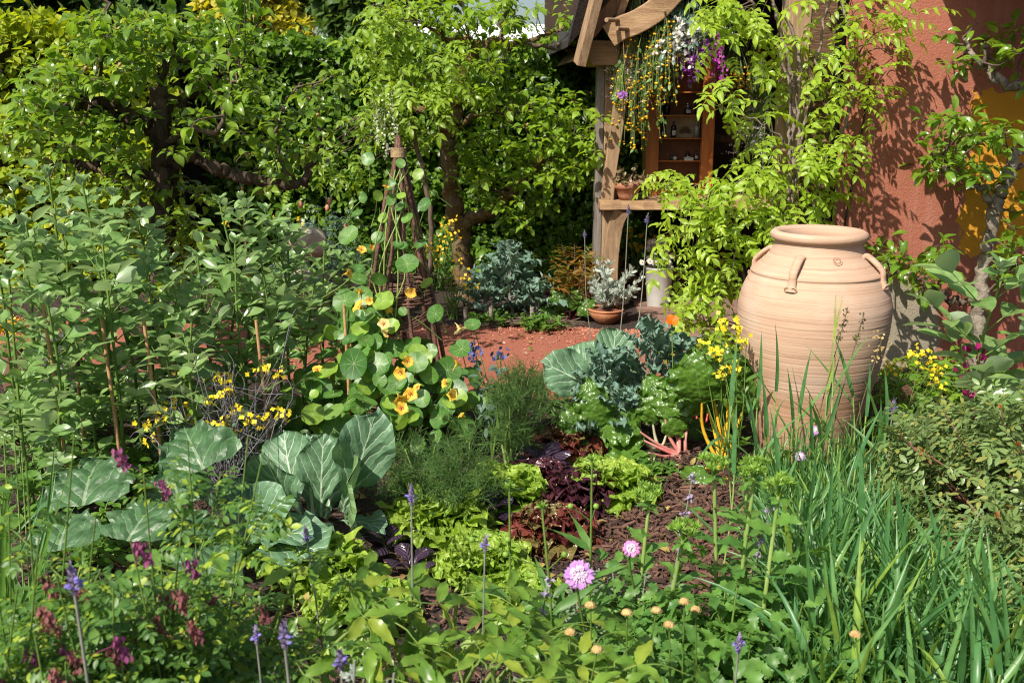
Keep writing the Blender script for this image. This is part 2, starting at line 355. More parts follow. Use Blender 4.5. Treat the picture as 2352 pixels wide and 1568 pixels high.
M['terracotta'] = plain('terracotta', (0.50, 0.215, 0.105), 0.8, (0.36, 0.14, 0.065), 9, 0.15, 60, 0.25)
M['old_terracotta'] = plain('weathered_terracotta', (0.34, 0.15, 0.085), 0.9, (0.42, 0.33, 0.27), 11, 0.25, 50, 0.2, lo=0.5, hi=0.7)
M['pot_brown'] = plain('brown_pot', (0.20, 0.105, 0.065), 0.9, (0.12, 0.065, 0.045), 11, 0.2, 50, 0.2)
M['zinc'] = plain('galvanised', (0.50, 0.48, 0.44), 0.5, (0.40, 0.385, 0.36), 7, 0.05, 60, 0.4, metal=0.25)
M['soil'] = plain('potting_soil', (0.09, 0.045, 0.03), 0.95, (0.04, 0.02, 0.015), 50, 0.8, 120, 0.1)
M['rock'] = plain('limestone', (0.55, 0.47, 0.37), 0.9, (0.36, 0.30, 0.23), 9, 0.8, 25, 0.2)
M['cane'] = plain('bamboo', (0.48, 0.29, 0.13), 0.6, (0.34, 0.19, 0.085), 14, stretch=(1, 1, 4))
M['stem'] = plain('green_stem', (0.16, 0.26, 0.05), 0.55, (0.11, 0.2, 0.035), 14, tr=0.15)
M['stem_pale'] = plain('pale_stem', (0.30, 0.40, 0.12), 0.5, (0.2, 0.31, 0.07), 14, tr=0.15)
M['stem_grey'] = plain('grey_stem', (0.26, 0.27, 0.22), 0.7, (0.18, 0.18, 0.15), 20)
M['stem_dark'] = plain('dark_stem', (0.10, 0.07, 0.05), 0.7, (0.12, 0.12, 0.04), 20)
M['yellow'] = plain('yellow_petal', (0.85, 0.56, 0.02), 0.5, (0.8, 0.45, 0.01), 40, tr=0.3)
M['lemon'] = plain('lemon_petal', (0.85, 0.68, 0.03), 0.5, (0.8, 0.6, 0.02), 40, tr=0.3)
M['nast'] = plain('nasturtium_petal', (0.86, 0.57, 0.09), 0.5, (0.84, 0.47, 0.04), 40, tr=0.35)
M['cream'] = plain('cream_petal', (0.85, 0.68, 0.32), 0.5, (0.8, 0.55, 0.15), 40, tr=0.35)
M['throat'] = plain('nasturtium_throat', (0.35, 0.04, 0.01), 0.6)
M['orange'] = plain('orange_petal', (0.85, 0.22, 0.01), 0.5, (0.8, 0.16, 0.01), 40, tr=0.35)
M['white'] = plain('white_petal', (0.80, 0.78, 0.74), 0.6, (0.7, 0.69, 0.66), 40, tr=0.3)
M['purple'] = plain('purple_petal', (0.30, 0.05, 0.34), 0.6, (0.2, 0.03, 0.24), 40, tr=0.3)
M['lilac'] = plain('lilac_petal', (0.55, 0.30, 0.62), 0.6, (0.44, 0.22, 0.55), 40, tr=0.35)
M['lilac_pale'] = plain('pale_lilac', (0.74, 0.56, 0.74), 0.6, (0.66, 0.46, 0.68), 60, tr=0.3)
M['lav'] = plain('lavender_bract', (0.26, 0.20, 0.38), 0.7, (0.28, 0.24, 0.30), 60)
M['lavblue'] = plain('lavender_petal', (0.27, 0.22, 0.62), 0.6, (0.2, 0.16, 0.5), 60, tr=0.2)
M['vetch'] = plain('vetch_petal', (0.38, 0.09, 0.24), 0.6, (0.24, 0.06, 0.13), 30, tr=0.25)
M['vetch_faded'] = plain('faded_vetch_petal', (0.30, 0.10, 0.10), 0.7, (0.20, 0.075, 0.07), 30, tr=0.2)
M['magenta'] = plain('magenta_petal', (0.36, 0.012, 0.14), 0.5, (0.22, 0.006, 0.075), 30, tr=0.3)
M['button'] = plain('seed_button', (0.55, 0.42, 0.16), 0.9, (0.42, 0.26, 0.10), 90, 0.6, 200)
M['blue'] = plain('blue_bract', (0.10, 0.11, 0.26), 0.6, (0.07, 0.07, 0.2), 30)
M['rose'] = plain('rosebud', (0.65, 0.26, 0.2), 0.6)
M['fruit'] = plain('young_pear', (0.33, 0.17, 0.09), 0.5, (0.28, 0.24, 0.08), 30)
M['black'] = plain('black_cable', (0.015, 0.015, 0.016), 0.5)
M['pod'] = plain('bean_pod', (0.17, 0.30, 0.035), 0.35, (0.12, 0.23, 0.025), 20, tr=0.15)
# leaves
M['pear'] = leafmat('pear_leaf', (0.10, 0.195, 0.024), (0.20, 0.31, 0.034), 0.38, (0.30, 0.5, 0.03), 0.28, spec=0.55, vein='pinnate', vcol=(0.2, 0.3, 0.06), vn=6, vw=0.06, vamt=0.35)
M['apple'] = leafmat('apple_leaf', (0.14, 0.25, 0.022), (0.235, 0.36, 0.032), 0.42, (0.38, 0.55, 0.03), 0.36, spec=0.45)
M['wist'] = leafmat('wisteria_leaf', (0.21, 0.34, 0.025), (0.33, 0.45, 0.035), 0.45, (0.5, 0.65, 0.04), 0.4, vein='pinnate', vcol=(0.36, 0.48, 0.1), vn=6, vw=0.07, vamt=0.4)
M['beech'] = leafmat('yellow_hedge_leaf', (0.19, 0.30, 0.02), (0.37, 0.42, 0.032), 0.42, (0.5, 0.55, 0.03), 0.4)
M['hornbeam'] = leafmat('hedge_leaf', (0.050, 0.115, 0.012), (0.125, 0.225, 0.02), 0.35, (0.25, 0.45, 0.03), 0.36)
M['yellowtree'] = leafmat('yellow_tree_leaf', (0.36, 0.36, 0.03), (0.50, 0.46, 0.04), 0.4, (0.6, 0.55, 0.04), 0.5)
M['fartree'] = leafmat('far_tree_leaf', (0.045, 0.095, 0.018), (0.085, 0.15, 0.03), 0.3, None, 0.5)
M['bean'] = leafmat('bean_leaf', (0.12, 0.235, 0.06), (0.23, 0.355, 0.115), 0.32, (0.28, 0.46, 0.05), 0.31, back=(0.32, 0.42, 0.25), vein='pinnate', vcol=(0.3, 0.38, 0.2), vn=6, vw=0.07, vamt=0.5, spec=0.7)
M['nastleaf'] = leafmat('nasturtium_leaf', (0.05, 0.145, 0.03), (0.10, 0.22, 0.036), 0.32, (0.3, 0.5, 0.03), 0.42, back=(0.16, 0.28, 0.06), vein='radial', vcol=(0.42, 0.52, 0.25), vn=9, vamt=0.65, c3=(0.2, 0.33, 0.04))
M['cabbage'] = leafmat('cabbage_leaf', (0.085, 0.18, 0.092), (0.125, 0.225, 0.125), 0.2, (0.2, 0.36, 0.06), 0.45, back=(0.15, 0.25, 0.10), vein='pinnate', vcol=(0.50, 0.60, 0.44), vn=5, vk=1.1, vw=0.085, bump=0.5, vamt=0.9)
M['squash'] = leafmat('squash_leaf', (0.075, 0.15, 0.06), (0.11, 0.19, 0.075), 0.22, (0.2, 0.36, 0.05), 0.5, back=(0.15, 0.24, 0.1), vein='pinnate', vcol=(0.30, 0.38, 0.24), vn=5, vk=1.1, vw=0.07, bump=0.8, vamt=0.6)
M['kale'] = leafmat('kale_leaf', (0.11, 0.20, 0.145), (0.16, 0.26, 0.19), 0.18, (0.2, 0.36, 0.12), 0.5, back=(0.17, 0.26, 0.19))
M['chard'] = leafmat('chard_leaf', (0.045, 0.115, 0.014), (0.09, 0.18, 0.02), 0.24, (0.2, 0.4, 0.02), 0.32, spec=0.5, vein='pinnate', vcol=(0.3, 0.38, 0.2), vn=5, vk=0.8, vw=0.03, blister=.55, bsc=55, vamt=0.25)
M['lettuce'] = leafmat('lettuce_leaf', (0.21, 0.34, 0.04), (0.31, 0.43, 0.06), 0.38, (0.42, 0.62, 0.04), 0.34, back=(0.26, 0.4, 0.06), blister=.6, bsc=80)
M['redlettuce'] = leafmat('red_lettuce_leaf', (0.09, 0.018, 0.02), (0.21, 0.06, 0.04), 0.28, (0.4, 0.07, 0.05), 0.27, back=(0.2, 0.10, 0.05), spec=0.5, c3=(0.16, 0.13, 0.04), blister=.5, bsc=80)
M['darklettuce'] = leafmat('dark_lettuce_leaf', (0.045, 0.014, 0.022), (0.085, 0.025, 0.035), 0.2, (0.22, 0.04, 0.05), 0.22, spec=0.6)
M['pakchoi'] = leafmat('purple_leaf', (0.028, 0.017, 0.034), (0.050, 0.028, 0.055), 0.12, (0.15, 0.05, 0.1), 0.3, vein='pinnate', vcol=(0.14, 0.09, 0.13), vn=6, vw=0.06, bump=0.6, vamt=0.7, spec=0.6, back=(0.1, 0.13, 0.07))
M['fennel'] = leafmat('fennel_thread', (0.07, 0.15, 0.035), (0.12, 0.23, 0.05), 0.3, (0.2, 0.4, 0.05), 0.5)
M['angelica'] = leafmat('angelica_leaf', (0.085, 0.19, 0.025), (0.165, 0.275, 0.035), 0.36, (0.4, 0.55, 0.04), 0.34, vein='pinnate', vcol=(0.3, 0.42, 0.12), vn=7, vw=0.06, vamt=0.4, c3=(0.24, 0.31, 0.035), back=(0.18, 0.3, 0.07))
M['greenleaf'] = leafmat('garden_leaf', (0.06, 0.15, 0.025), (0.12, 0.23, 0.03), 0.33, (0.26, 0.45, 0.03), 0.42)
M['serrate'] = leafmat('serrate_leaf', (0.07, 0.17, 0.035), (0.125, 0.25, 0.045), 0.34, (0.3, 0.5, 0.04), 0.45)
M['vetchleaf'] = leafmat('vetch_leaf', (0.06, 0.145, 0.032), (0.115, 0.225, 0.038), 0.36, (0.3, 0.5, 0.04), 0.45, c3=(0.3, 0.4, 0.04))
M['blade'] = leafmat('barley_blade', (0.065, 0.18, 0.06), (0.12, 0.255, 0.07), 0.34, (0.28, 0.5, 0.04), 0.36, c3=(0.2, 0.31, 0.05))
M['ear'] = leafmat('barley_ear', (0.3, 0.42, 0.08), (0.38, 0.5, 0.1), 0.3, None, 0.5)
M['lentisk'] = leafmat('shrub_leaf', (0.11, 0.18, 0.05), (0.18, 0.26, 0.085), 0.25, (0.25, 0.4, 0.05), 0.36, c3=(0.22, 0.24, 0.06), back=(0.16, 0.22, 0.09), spec=0.35)
M['newgrowth'] = leafmat('red_new_leaf', (0.38, 0.13, 0.05), (0.30, 0.2, 0.05), 0.35, None, 0.5)
M['catmint'] = leafmat('catmint_leaf', (0.14, 0.21, 0.11), (0.2, 0.28, 0.14), 0.25, None, 0.6)
M['silver'] = leafmat('silver_leaf', (0.36, 0.42, 0.36), (0.50, 0.55, 0.48), 0.2, None, 0.6)
M['fern'] = leafmat('fern_frond', (0.10, 0.15, 0.02), (0.28, 0.11, 0.025), 0.35, None, 0.5)
M['quince'] = leafmat('citrus_leaf', (0.085, 0.185, 0.02), (0.17, 0.29, 0.025), 0.36, (0.38, 0.55, 0.03), 0.24, spec=0.6, vein='pinnate', vcol=(0.25, 0.36, 0.06), vn=6, vw=0.05, vamt=0.35)
M['succ'] = leafmat('succulent_leaf', (0.16, 0.10, 0.06), (0.20, 0.2, 0.08), 0.1, None, 0.4)
M['bluegrey'] = leafmat('columbine_leaf', (0.07, 0.12, 0.09), (0.1, 0.16, 0.12), 0.2, None, 0.5)
M['lime'] = leafmat('lime_leaf', (0.22, 0.34, 0.03), (0.3, 0.42, 0.04), 0.38, None, 0.45)

# ------------------------------------------------------------------ ground, path, paving
def ground_mat():
    m, nt, B, N, L = mat('bark_mulch')
    tc = N('TexCoord'); mp = N('Mapping'); mp.inputs['Scale'].default_value = (1, 1, 1); L(tc.outputs['Object'], mp.inputs[0])
    v = N('TexVoronoi'); v.inputs['Scale'].default_value = 55; L(mp.outputs[0], v.inputs[0])
    nz = N('TexNoise'); nz.inputs['Scale'].default_value = 9; nz.inputs['Detail'].default_value = 8; L(mp.outputs[0], nz.inputs[0])
    c = mixc(N, L, v.outputs['Color'], (0.022, 0.012, 0.009), (0.075, 0.038, 0.026)); c = mixc(N, L, nz.outputs[0], c, (0.03, 0.018, 0.012))
    L(c, B.inputs['Base Color']); B.inputs['Roughness'].default_value = 0.9
    bp = N('Bump'); bp.inputs['Distance'].default_value = 0.03; bp.inputs['Strength'].default_value = 0.9; L(v.outputs['Distance'], bp.inputs['Height']); L(bp.outputs[0], B.inputs['Normal'])
    return m
def gravel_mat():
    m, nt, B, N, L = mat('red_gravel')
    tc = N('TexCoord'); v = N('TexVoronoi'); v.inputs['Scale'].default_value = 70; L(tc.outputs['Object'], v.inputs[0])
    nz = N('TexNoise'); nz.inputs['Scale'].default_value = 3.5; nz.inputs['Detail'].default_value = 9; L(tc.outputs['Object'], nz.inputs[0])
    nf = N('TexNoise'); nf.inputs['Scale'].default_value = 120; nf.inputs['Detail'].default_value = 4; L(tc.outputs['Object'], nf.inputs[0])
    c = mixc(N, L, nz.outputs[0], (0.27, 0.075, 0.04), (0.44, 0.15, 0.09)); c = mixc(N, L, nf.outputs[0], c, (0.30, 0.10, 0.06))
    L(c, B.inputs['Base Color']); B.inputs['Roughness'].default_value = 0.95
    bp = N('Bump'); bp.inputs['Distance'].default_value = 0.015; bp.inputs['Strength'].default_value = 1.0; L(nf.outputs[0], bp.inputs['Height']); L(bp.outputs[0], B.inputs['Normal'])
    return m
a = Acc(); a.add([(-60, -20, 0), (60, -20, 0), (60, 90, 0), (-60, 90, 0)], [[0, 1, 2, 3]])
tag(a.build('garden_ground', ground_mat(), None, False), kind='structure')
rng = np.random.default_rng(1)
# the red path: a strip that bends from the left towards the hut
near = [(-7, 5.9), (-3.0, 5.75), (-1.6, 5.55), (-0.6, 5.35), (0.1, 5.15), (0.7, 5.0), (1.05, 5.3), (1.15, 5.9), (1.2, 6.5)]
far = [(-7, 7.4), (-3.0, 7.1), (-1.6, 6.95), (-0.6, 6.88), (-0.1, 6.85), (0.3, 6.88), (0.55, 6.75), (0.75, 6.7), (0.95, 6.72)]
nn, ff = spline([(x, y, 0.004) for x, y in near], 5), spline([(x, y, 0.004) for x, y in far], 5)
nn[:, 1] += rng.normal(0, .02, len(nn)); ff[:, 1] += rng.normal(0, .02, len(ff))
V = np.concatenate([nn, ff]); k = len(nn); a = Acc()
a.add(V, [[i, i + 1, k + i + 1, k + i] for i in range(k - 1)])
tag(a.build('gravel_path', gravel_mat(), None, False), kind='structure')
a = Acc()
n = 9000; s = rng.random(n)**0.8; e = rng.random(n); i = (s*(k - 1)).astype(int).clip(0, k - 2)
e = np.where(rng.random(n) < 0.45, rng.beta(1.2, 14, n), e); e = np.where(rng.random(n) < 0.35, 1 - rng.beta(1.2, 14, n), e)
P = nn[i]*(1 - e)[:, None] + ff[i]*e[:, None] + rng.normal(0, .02, (n, 3))*[1, 1, 0]
r = rng.gamma(2.0, .0026, n).clip(.002, .02)
t = np.array([[1, 0, 0], [-.5, .8, 0], [-.6, -.8, 0], [.2, .1, .7], [.1, 0, -.6]])*1.0; tf = np.array([[0, 1, 3], [1, 2, 3], [2, 0, 3], [1, 0, 4], [2, 1, 4], [0, 2, 4]])
for q in range(0, n, 3000):
    sl = slice(q, q + 3000); m_ = len(P[sl]); an = rng.random(m_)*6.28; ca, sa = np.cos(an)[:, None], np.sin(an)[:, None]
    j = t[None]*(1 + rng.normal(0, .25, (m_, 5, 3))); x = j[..., 0]*ca - j[..., 1]*sa; y = j[..., 0]*sa + j[..., 1]*ca
    W = np.stack([x, y, j[..., 2]], -1)*r[sl][:, None, None] + P[sl][:, None, :] + [0, 0, .004]
    a.add(W.reshape(-1, 3), (tf[None] + (np.arange(m_)*5)[:, None, None]).reshape(-1, 3))
tag(a.build('gravel', leafmat('gravel_stone', (0.26, 0.085, 0.05), (0.42, 0.16, 0.10), 0.0, None, 0.9, c3=(0.40, 0.24, 0.17)), None, False), kind='stuff', cat='gravel', label='loose red stones scattered on the gravel path')
# bark chips on the beds
a = Acc(); n = 14000
px = rng.uniform(-100, 2450, n); py = 880 + 700*rng.random(n)**.8; m_ = rng.random(n) < 0.35
px = np.where(m_, rng.normal(1580, 130, n), px); py = np.where(m_, rng.normal(1210, 90, n), py)
P = np.array([gr(x, y) for x, y in zip(px, py)]); d = sphere_dirs(rng, n)*[1, 1, .25]
chip = np.array([[-.12, 0, 0], [.12, .05, 0], [.09, 1, 0], [-.08, .94, 0.03], [-.10, 0, .10], [.10, .05, .08], [.06, 1, .07], [-.06, .94, .1]])
cf = np.array([[4, 5, 6, 7], [0, 1, 5, 4], [1, 2, 6, 5], [2, 3, 7, 6], [3, 0, 4, 7]])
scatter(a, (chip, cf, np.zeros((5, 4, 2))), P + [0, 0, .006] + np.abs(rng.normal(0, .006, (n, 1)))*[0, 0, 1], d, np.array([0, 0, 1.]) + rng.normal(0, .3, (n, 3)), (.008 + rng.gamma(2, .011, n)).clip(.008, .06))
tag(a.build('bark_chips', leafmat('bark_chip', (0.035, 0.017, 0.012), (0.15, 0.075, 0.05), 0.0, None, 0.85), None, False), kind='stuff', cat='mulch', label='dark brown bark chips strewn over the beds')
a = Acc(); n = 420; px = rng.uniform(280, 1900, n); py = rng.uniform(750, 1450, n); P = np.array([gr(x, y) for x, y in zip(px, py)]) + [0, 0, .018]; lt0 = leaf(.5, 'ovate', 4, 3, 1.2, rise=.6, fold=.3)
scatter(a, lt0, P, sphere_dirs(rng, n)*[1, 1, .25], np.array([0, 0, 1.]) + rng.normal(0, .4, (n, 3)), rng.uniform(.02, .055, n))
tag(a.build('leaf_litter', leafmat('fallen_leaf', (.22, .13, .05), (.34, .27, .07), .2, None, .7, c3=(.13, .19, .03)), None), kind='stuff', cat='leaf litter', label='small fallen leaves scattered over the path and the bark')
# brick paving in front of and inside the hut
a = Acc()
for iy in range(26):
    for ix in range(8):
        x = .95 + ix*.215 + (iy % 2)*.107; y = 6.45 + iy*.11
        box(a, (x + .1, y + .05, .004 + rng.uniform(0, .004)), (.205, .1, .03))
tag(a.build('hut_paving', plain('brick_paver', (0.26, 0.15, 0.11), 0.9, (0.17, 0.105, 0.085), 6, .4, 60), None, False), kind='structure')

# ------------------------------------------------------------------ the red wall and the oak hut
def plaster():
    m, nt, B, N, L = mat('painted_plaster')
    tc = N('TexCoord'); sx = N('SeparateXYZ'); L(tc.outputs['Object'], sx.inputs[0]); x, z = sx.outputs[0], sx.outputs[2]
    nz = N('TexNoise'); nz.inputs['Scale'].default_value = 4; nz.inputs['Detail'].default_value = 10; nz.inputs['Roughness'].default_value = 0.65; L(tc.outputs['Object'], nz.inputs[0])
    fine = N('TexNoise'); fine.inputs['Scale'].default_value = 90; fine.inputs['Detail'].default_value = 5; L(tc.outputs['Object'], fine.inputs[0])
    big = N('TexNoise'); big.inputs['Scale'].default_value = 1.6; big.inputs['Detail'].default_value = 6; L(tc.outputs['Object'], big.inputs[0])
    red = mixc(N, L, big.outputs[0], (0.29, 0.092, 0.056), (0.37, 0.145, 0.098)); st = N('TexNoise'); st.inputs['Scale'].default_value = 5; st.inputs['Detail'].default_value = 7; mpw = N('Mapping'); mpw.inputs['Scale'].default_value = (3, 3, .35); L(tc.outputs['Object'], mpw.inputs[0]); L(mpw.outputs[0], st.inputs[0]); rs = N('MapRange'); rs.inputs[1].default_value = .5; rs.inputs[2].default_value = .75; L(st.outputs[0], rs.inputs[0]); red = mixc(N, L, mth(N, L, 'MULTIPLY', rs.outputs[0], .45), red, (0.40, 0.20, 0.145))
    jit = mth(N, L, 'MULTIPLY', mth(N, L, 'SUBTRACT', nz.outputs[0], 0.5), 0.34)
    # ochre patch: right of x, between two heights
    ex = mth(N, L, 'ADD', mth(N, L, 'SUBTRACT', x, YX), jit); ez = mth(N, L, 'ADD', mth(N, L, 'SUBTRACT', YZ1, z), jit)
    ez2 = mth(N, L, 'ADD', mth(N, L, 'SUBTRACT', z, YZ0), jit)
    pat = mth(N, L, 'MULTIPLY', mth(N, L, 'MULTIPLY', mth(N, L, 'GREATER_THAN', ex, 0), mth(N, L, 'GREATER_THAN', ez, 0)), mth(N, L, 'GREATER_THAN', ez2, 0))
    c = mixc(N, L, pat, red, mixc(N, L, big.outputs[0], (0.46, 0.19, 0.012), (0.56, 0.28, 0.03)))
    # bare grey-green render low down by the jar
    dx = mth(N, L, 'DIVIDE', mth(N, L, 'SUBTRACT', x, GX), 0.27); dz = mth(N, L, 'DIVIDE', mth(N, L, 'SUBTRACT', z, GZ), 0.30)
    d2 = mth(N, L, 'ADD', mth(N, L, 'ADD', mth(N, L, 'MULTIPLY', dx, dx), mth(N, L, 'MULTIPLY', dz, dz)), mth(N, L, 'MULTIPLY', jit, 3.0))
    g = N('MapRange'); g.inputs[1].default_value = 1.15; g.inputs[2].default_value = 0.85; L(d2, g.inputs[0])
    c = mixc(N, L, g.outputs[0], c, mixc(N, L, nz.outputs[0], (0.22, 0.20, 0.15), (0.36, 0.30, 0.22)))
    L(c, B.inputs['Base Color']); B.inputs['Roughness'].default_value = 0.92; B.inputs['Specular IOR Level'].default_value = 0.2
    hb = mth(N, L, 'ADD', mth(N, L, 'MULTIPLY', fine.outputs[0], 0.5), nz.outputs[0])
    bp = N('Bump'); bp.inputs['Strength'].default_value = 0.5; bp.inputs['Distance'].default_value = 0.02; L(hb, bp.inputs['Height']); L(bp.outputs[0], B.inputs['Normal'])
    return m
WY = 5.72
w0 = at(1912, 500, WY)[0]; YX = at(2222, 300, WY)[0]; YZ1 = at(2280, 205, WY)[2]; YZ0 = at(2280, 575, WY)[2]; GX = at(2055, 760, WY)[0]; GZ = at(2055, 760, WY)[2]
t_ = thing('earth_wall', 'rough earth wall painted brick red with an ochre patch, behind the terracotta jar', 'wall', (3.3, WY + .15, 0))
a = Acc(); xs = np.linspace(w0, 5.2, 40); zs = np.linspace(-.05, 3.0, 34); X, Z = np.meshgrid(xs, zs)
Yf = WY + .012*np.sin(X*3.1 + 1)*np.cos(Z*2.7) + .006*np.sin(X*9 + Z*7); n1, n2 = X.shape
V = np.stack([X, Yf, Z], -1).reshape(-1, 3); i = np.arange(n1 - 1)[:, None]*n2 + np.arange(n2 - 1)[None]
a.add(V, np.stack([i, i + 1, i + n2 + 1, i + n2], -1).reshape(-1, 4))
o = a.build('wall_face', plaster(), t_)
a = Acc(); box(a, ((w0 + 5.2)/2, WY + .22, 1.475), (5.2 - w0, .37, 3.05)); a.build('wall_core', M['interior'], t_, False)
# the plaster shader reads object coordinates: keep the face's own origin at the world origin
o.parent = None; o.data.transform(Matrix.Translation(t_.location)); o.parent = t_; o.matrix_parent_inverse = Matrix.Translation(t_.location).inverted()

hut = thing('timber_hut', 'open oak framed hut with pegged beams, a counter shelf and hanging flower bunches', 'hut', (1.4, 7.6, 0))
PY = 7.4
def P3(px, py, Y): return at(px, py, Y)
a = Acc(); x0, x1 = at(1388, 300, PY)[0], at(1420, 300, PY)[0]
box(a, ((x0 + x1)/2, PY + .07, .95), (x1 - x0, .14, 1.9)); a.build('post', M['oak'], hut, False, .006)
a = Acc(); xg = at(1371, 300, PY)[0]; box(a, ((xg + x0)/2 - .002, PY + .10, .93), (x0 - xg, .16, 1.86)); a.build('weathered_post', M['oak_grey'], hut, False, .005)
# right-hand post: pale squared timber and a broad dark sawn plank beside it
a = Acc(); xl, xm, xr = at(1797, 250, 5.6)[0], at(1850, 250, 5.6)[0], at(1908, 250, 5.6)[0]
box(a, ((xl + xm)/2, 5.67, 1.35), (xm - xl, .14, 2.7)); a.build('pale_post', M['oak'], hut, False, .006)
a = Acc(); box(a, ((xm + xr)/2 + .002, 5.66, 1.35), (xr - xm, .10, 2.7)); pk = a.build('dark_post', M['oak_dark'], hut, False, .004)
a = Acc(); tube(a, [at(1895, 272*1.19, 5.61), at(1893, 272*1.19 + 2, 5.56)], .014, 8)
tube(a, [at(1900, 330, 5.62), at(1905, 332, 5.54)], .016, 8); a.build('peg', M['oak'], hut)
# plate end on the post top, principal curved beam, brace
a = Acc(); c0, c1 = at(1340, 112, PY - .10), at(1425, 112, PY - .10)
V = []
for yy in (PY - .1, PY + .55):
    for (qx, qy) in ((1338, 92), (1424, 95), (1424, 150), (1362, 150), (1341, 108)): 
        p = at(qx, qy, PY - .1); V.append((p[0], yy, p[2]))
a.add(V, [[0, 1, 2, 3, 4]][0:1]); a.add(V, [[9, 8, 7, 6, 5]]); a.add(V, [[0, 4, 9, 5], [4, 3, 8, 9], [3, 2, 7, 8], [2, 1, 6, 7], [1, 0, 5, 6]])
a.build('plate_end', M['oak_side'], hut, False, .006)
pts = spline([at(1398, 84, PY - .22), at(1425, 66, PY - .23), at(1460, 52, PY - .24), at(1505, 24, PY - .26), at(1545, -18, PY - .3), at(1600, -80, PY - .35), at(1720, -150, PY - .4)], 5)
a = Acc(); sweep_rect(a, pts, .16, np.interp(np.linspace(0, 1, len(pts)), [0, .08, .3, .6, 1], [.08, .10, .12, .14, .16]), up=(0, -1, 0.0)); a.build('curved_beam', M['oak_side'], hut, False, .008)
a = Acc(); pts = spline([at(1449, 70, PY - .13), at(1432, 180, PY - .10), at(1415, 300, PY - .07), at(1400, 400, PY - .05), at(1394, 465, PY - .04)], 5)
sweep_rect(a, pts, .09, .075, up=(0, -1, 0)); a.build('brace', M['oak'], hut, False, .005)
for (qx, qy) in ((1405, 46), (1428, 66)):
    a = Acc(); tube(a, [at(qx - 12, qy, PY - .42), at(qx + 14, qy + 1, PY - .28)], .015, 8); a.build('peg', M['oak'], hut)
# lower stub brace under the counter
a = Acc(); sweep_rect(a, spline([at(1428, 480, PY - .12), at(1412, 520, PY - .08), at(1402, 600, PY - .05), at(1400, 700, PY - .04)], 4), .11, .10, up=(0, -1, 0)); a.build('brace', M['oak'], hut, False, .005)
# roof: underside boards, barge board, rafter, tiles
A0, B0 = at(1318, 140, 7.25), at(1372, -70, 7.12); C0, D0, E0 = np.array([2.6, 7.1, 4.2]), np.array([2.6, 10.2, 4.5]), np.array([A0[0] - .1, 10.2, A0[2]])
F0 = np.array([5.3, 4.72, 2.36]); G0 = np.array([5.3, 10.2, 3.4]); H0 = np.array([2.12, 4.72, 2.36]); I0 = np.array([2.12, 10.2, 3.4]); top = np.array([0, 0, .09])
a = Acc(); Vr = np.array([A0, B0, C0, D0, E0]); a.add(np.concatenate([Vr, Vr + top]), [[0, 1, 2], [0, 2, 3], [0, 3, 4]])
a.add([H0, F0, G0, I0], [[0, 1, 2, 3]]); a.build('roof_boards', M['soffit'], hut, False)
a = Acc(); Vt = Vr + top + [[-.05, -.05, 0], [-.05, -.1, 0], [0, -.1, 0], [0, .1, 0], [-.1, .1, 0]]
a.add(np.concatenate([Vt, Vt + [0, 0, .05]]), [[5, 6, 7], [5, 7, 8], [5, 8, 9], [0, 2, 1], [0, 3, 2], [0, 4, 3]]); a.add(np.concatenate([Vt, Vt + [0, 0, .05]]), [[0, 1, 6, 5], [1, 2, 7, 6], [4, 0, 5, 9]])
a.add([H0 + [0, -.03, .06], F0 + [0, -.03, .06], G0 + [0, 0, .06], I0 + [0, 0, .06]], [[0, 1, 2, 3]]); a.build('roof_tiles', M['slate'], hut, False)
a = Acc(); beam(a, at(1331, 148, 7.18), at(1391, -90, 7.03), .065, .13, up=(0.3, -1, .5)); a.build('barge_board', M['oak'], hut, False, .004)
a = Acc(); beam(a, at(1408, 66, 7.3), at(1462, -80, 7.16), .05, .11, up=(0.3, -1, .5)); a.build('rafter', M['oak'], hut, False, .004)
# dark walls at the back and inner end of the room
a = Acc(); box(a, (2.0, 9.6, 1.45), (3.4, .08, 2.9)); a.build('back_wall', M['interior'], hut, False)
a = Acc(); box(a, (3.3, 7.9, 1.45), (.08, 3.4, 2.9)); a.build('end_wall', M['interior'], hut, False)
# counter
a = Acc(); V = []; q0, q1 = at(1378, 472, PY - .18), at(1800, 472, PY - .18)
xs = np.linspace(q0[0], q1[0], 18); rg = np.random.default_rng(4); fy = PY - .2 + rg.normal(0, .008, 18)
for x, y in zip(xs, fy): V += [(x, y, q0[2] - .028), (x, y + .006, q0[2] + .028), (x, PY + .5, q0[2] + .028), (x, PY + .5, q0[2] - .028)]
Fq = []
for i in range(17):
    for j in range(4): Fq.append([i*4 + j, i*4 + (j + 1) % 4, i*4 + 4 + (j + 1) % 4, i*4 + 4 + j])
a.add(V, Fq); a.add(V[:4], [[3, 2, 1, 0]]); a.build('counter', M['oak_side'], hut, False)
CZ = q0[2] + .028
a = Acc(); s0 = at(1672, 318, 8.3); box(a, (s0[0] + .3, 8.35, s0[2]), (.75, .25, .06)); a.build('shelf', M['oak_dark'], hut, False, .004)

# cable on the wall
a = Acc(); tube(a, spline([at(2003, 150, WY - .03), at(1980, 300, WY - .035), at(1958, 420, WY - .035), at(1932, 560, WY - .03)], 6), .0055, 6)
tag(a.build('cable', M['black']), 'thin black cable running down the red wall', 'cable')

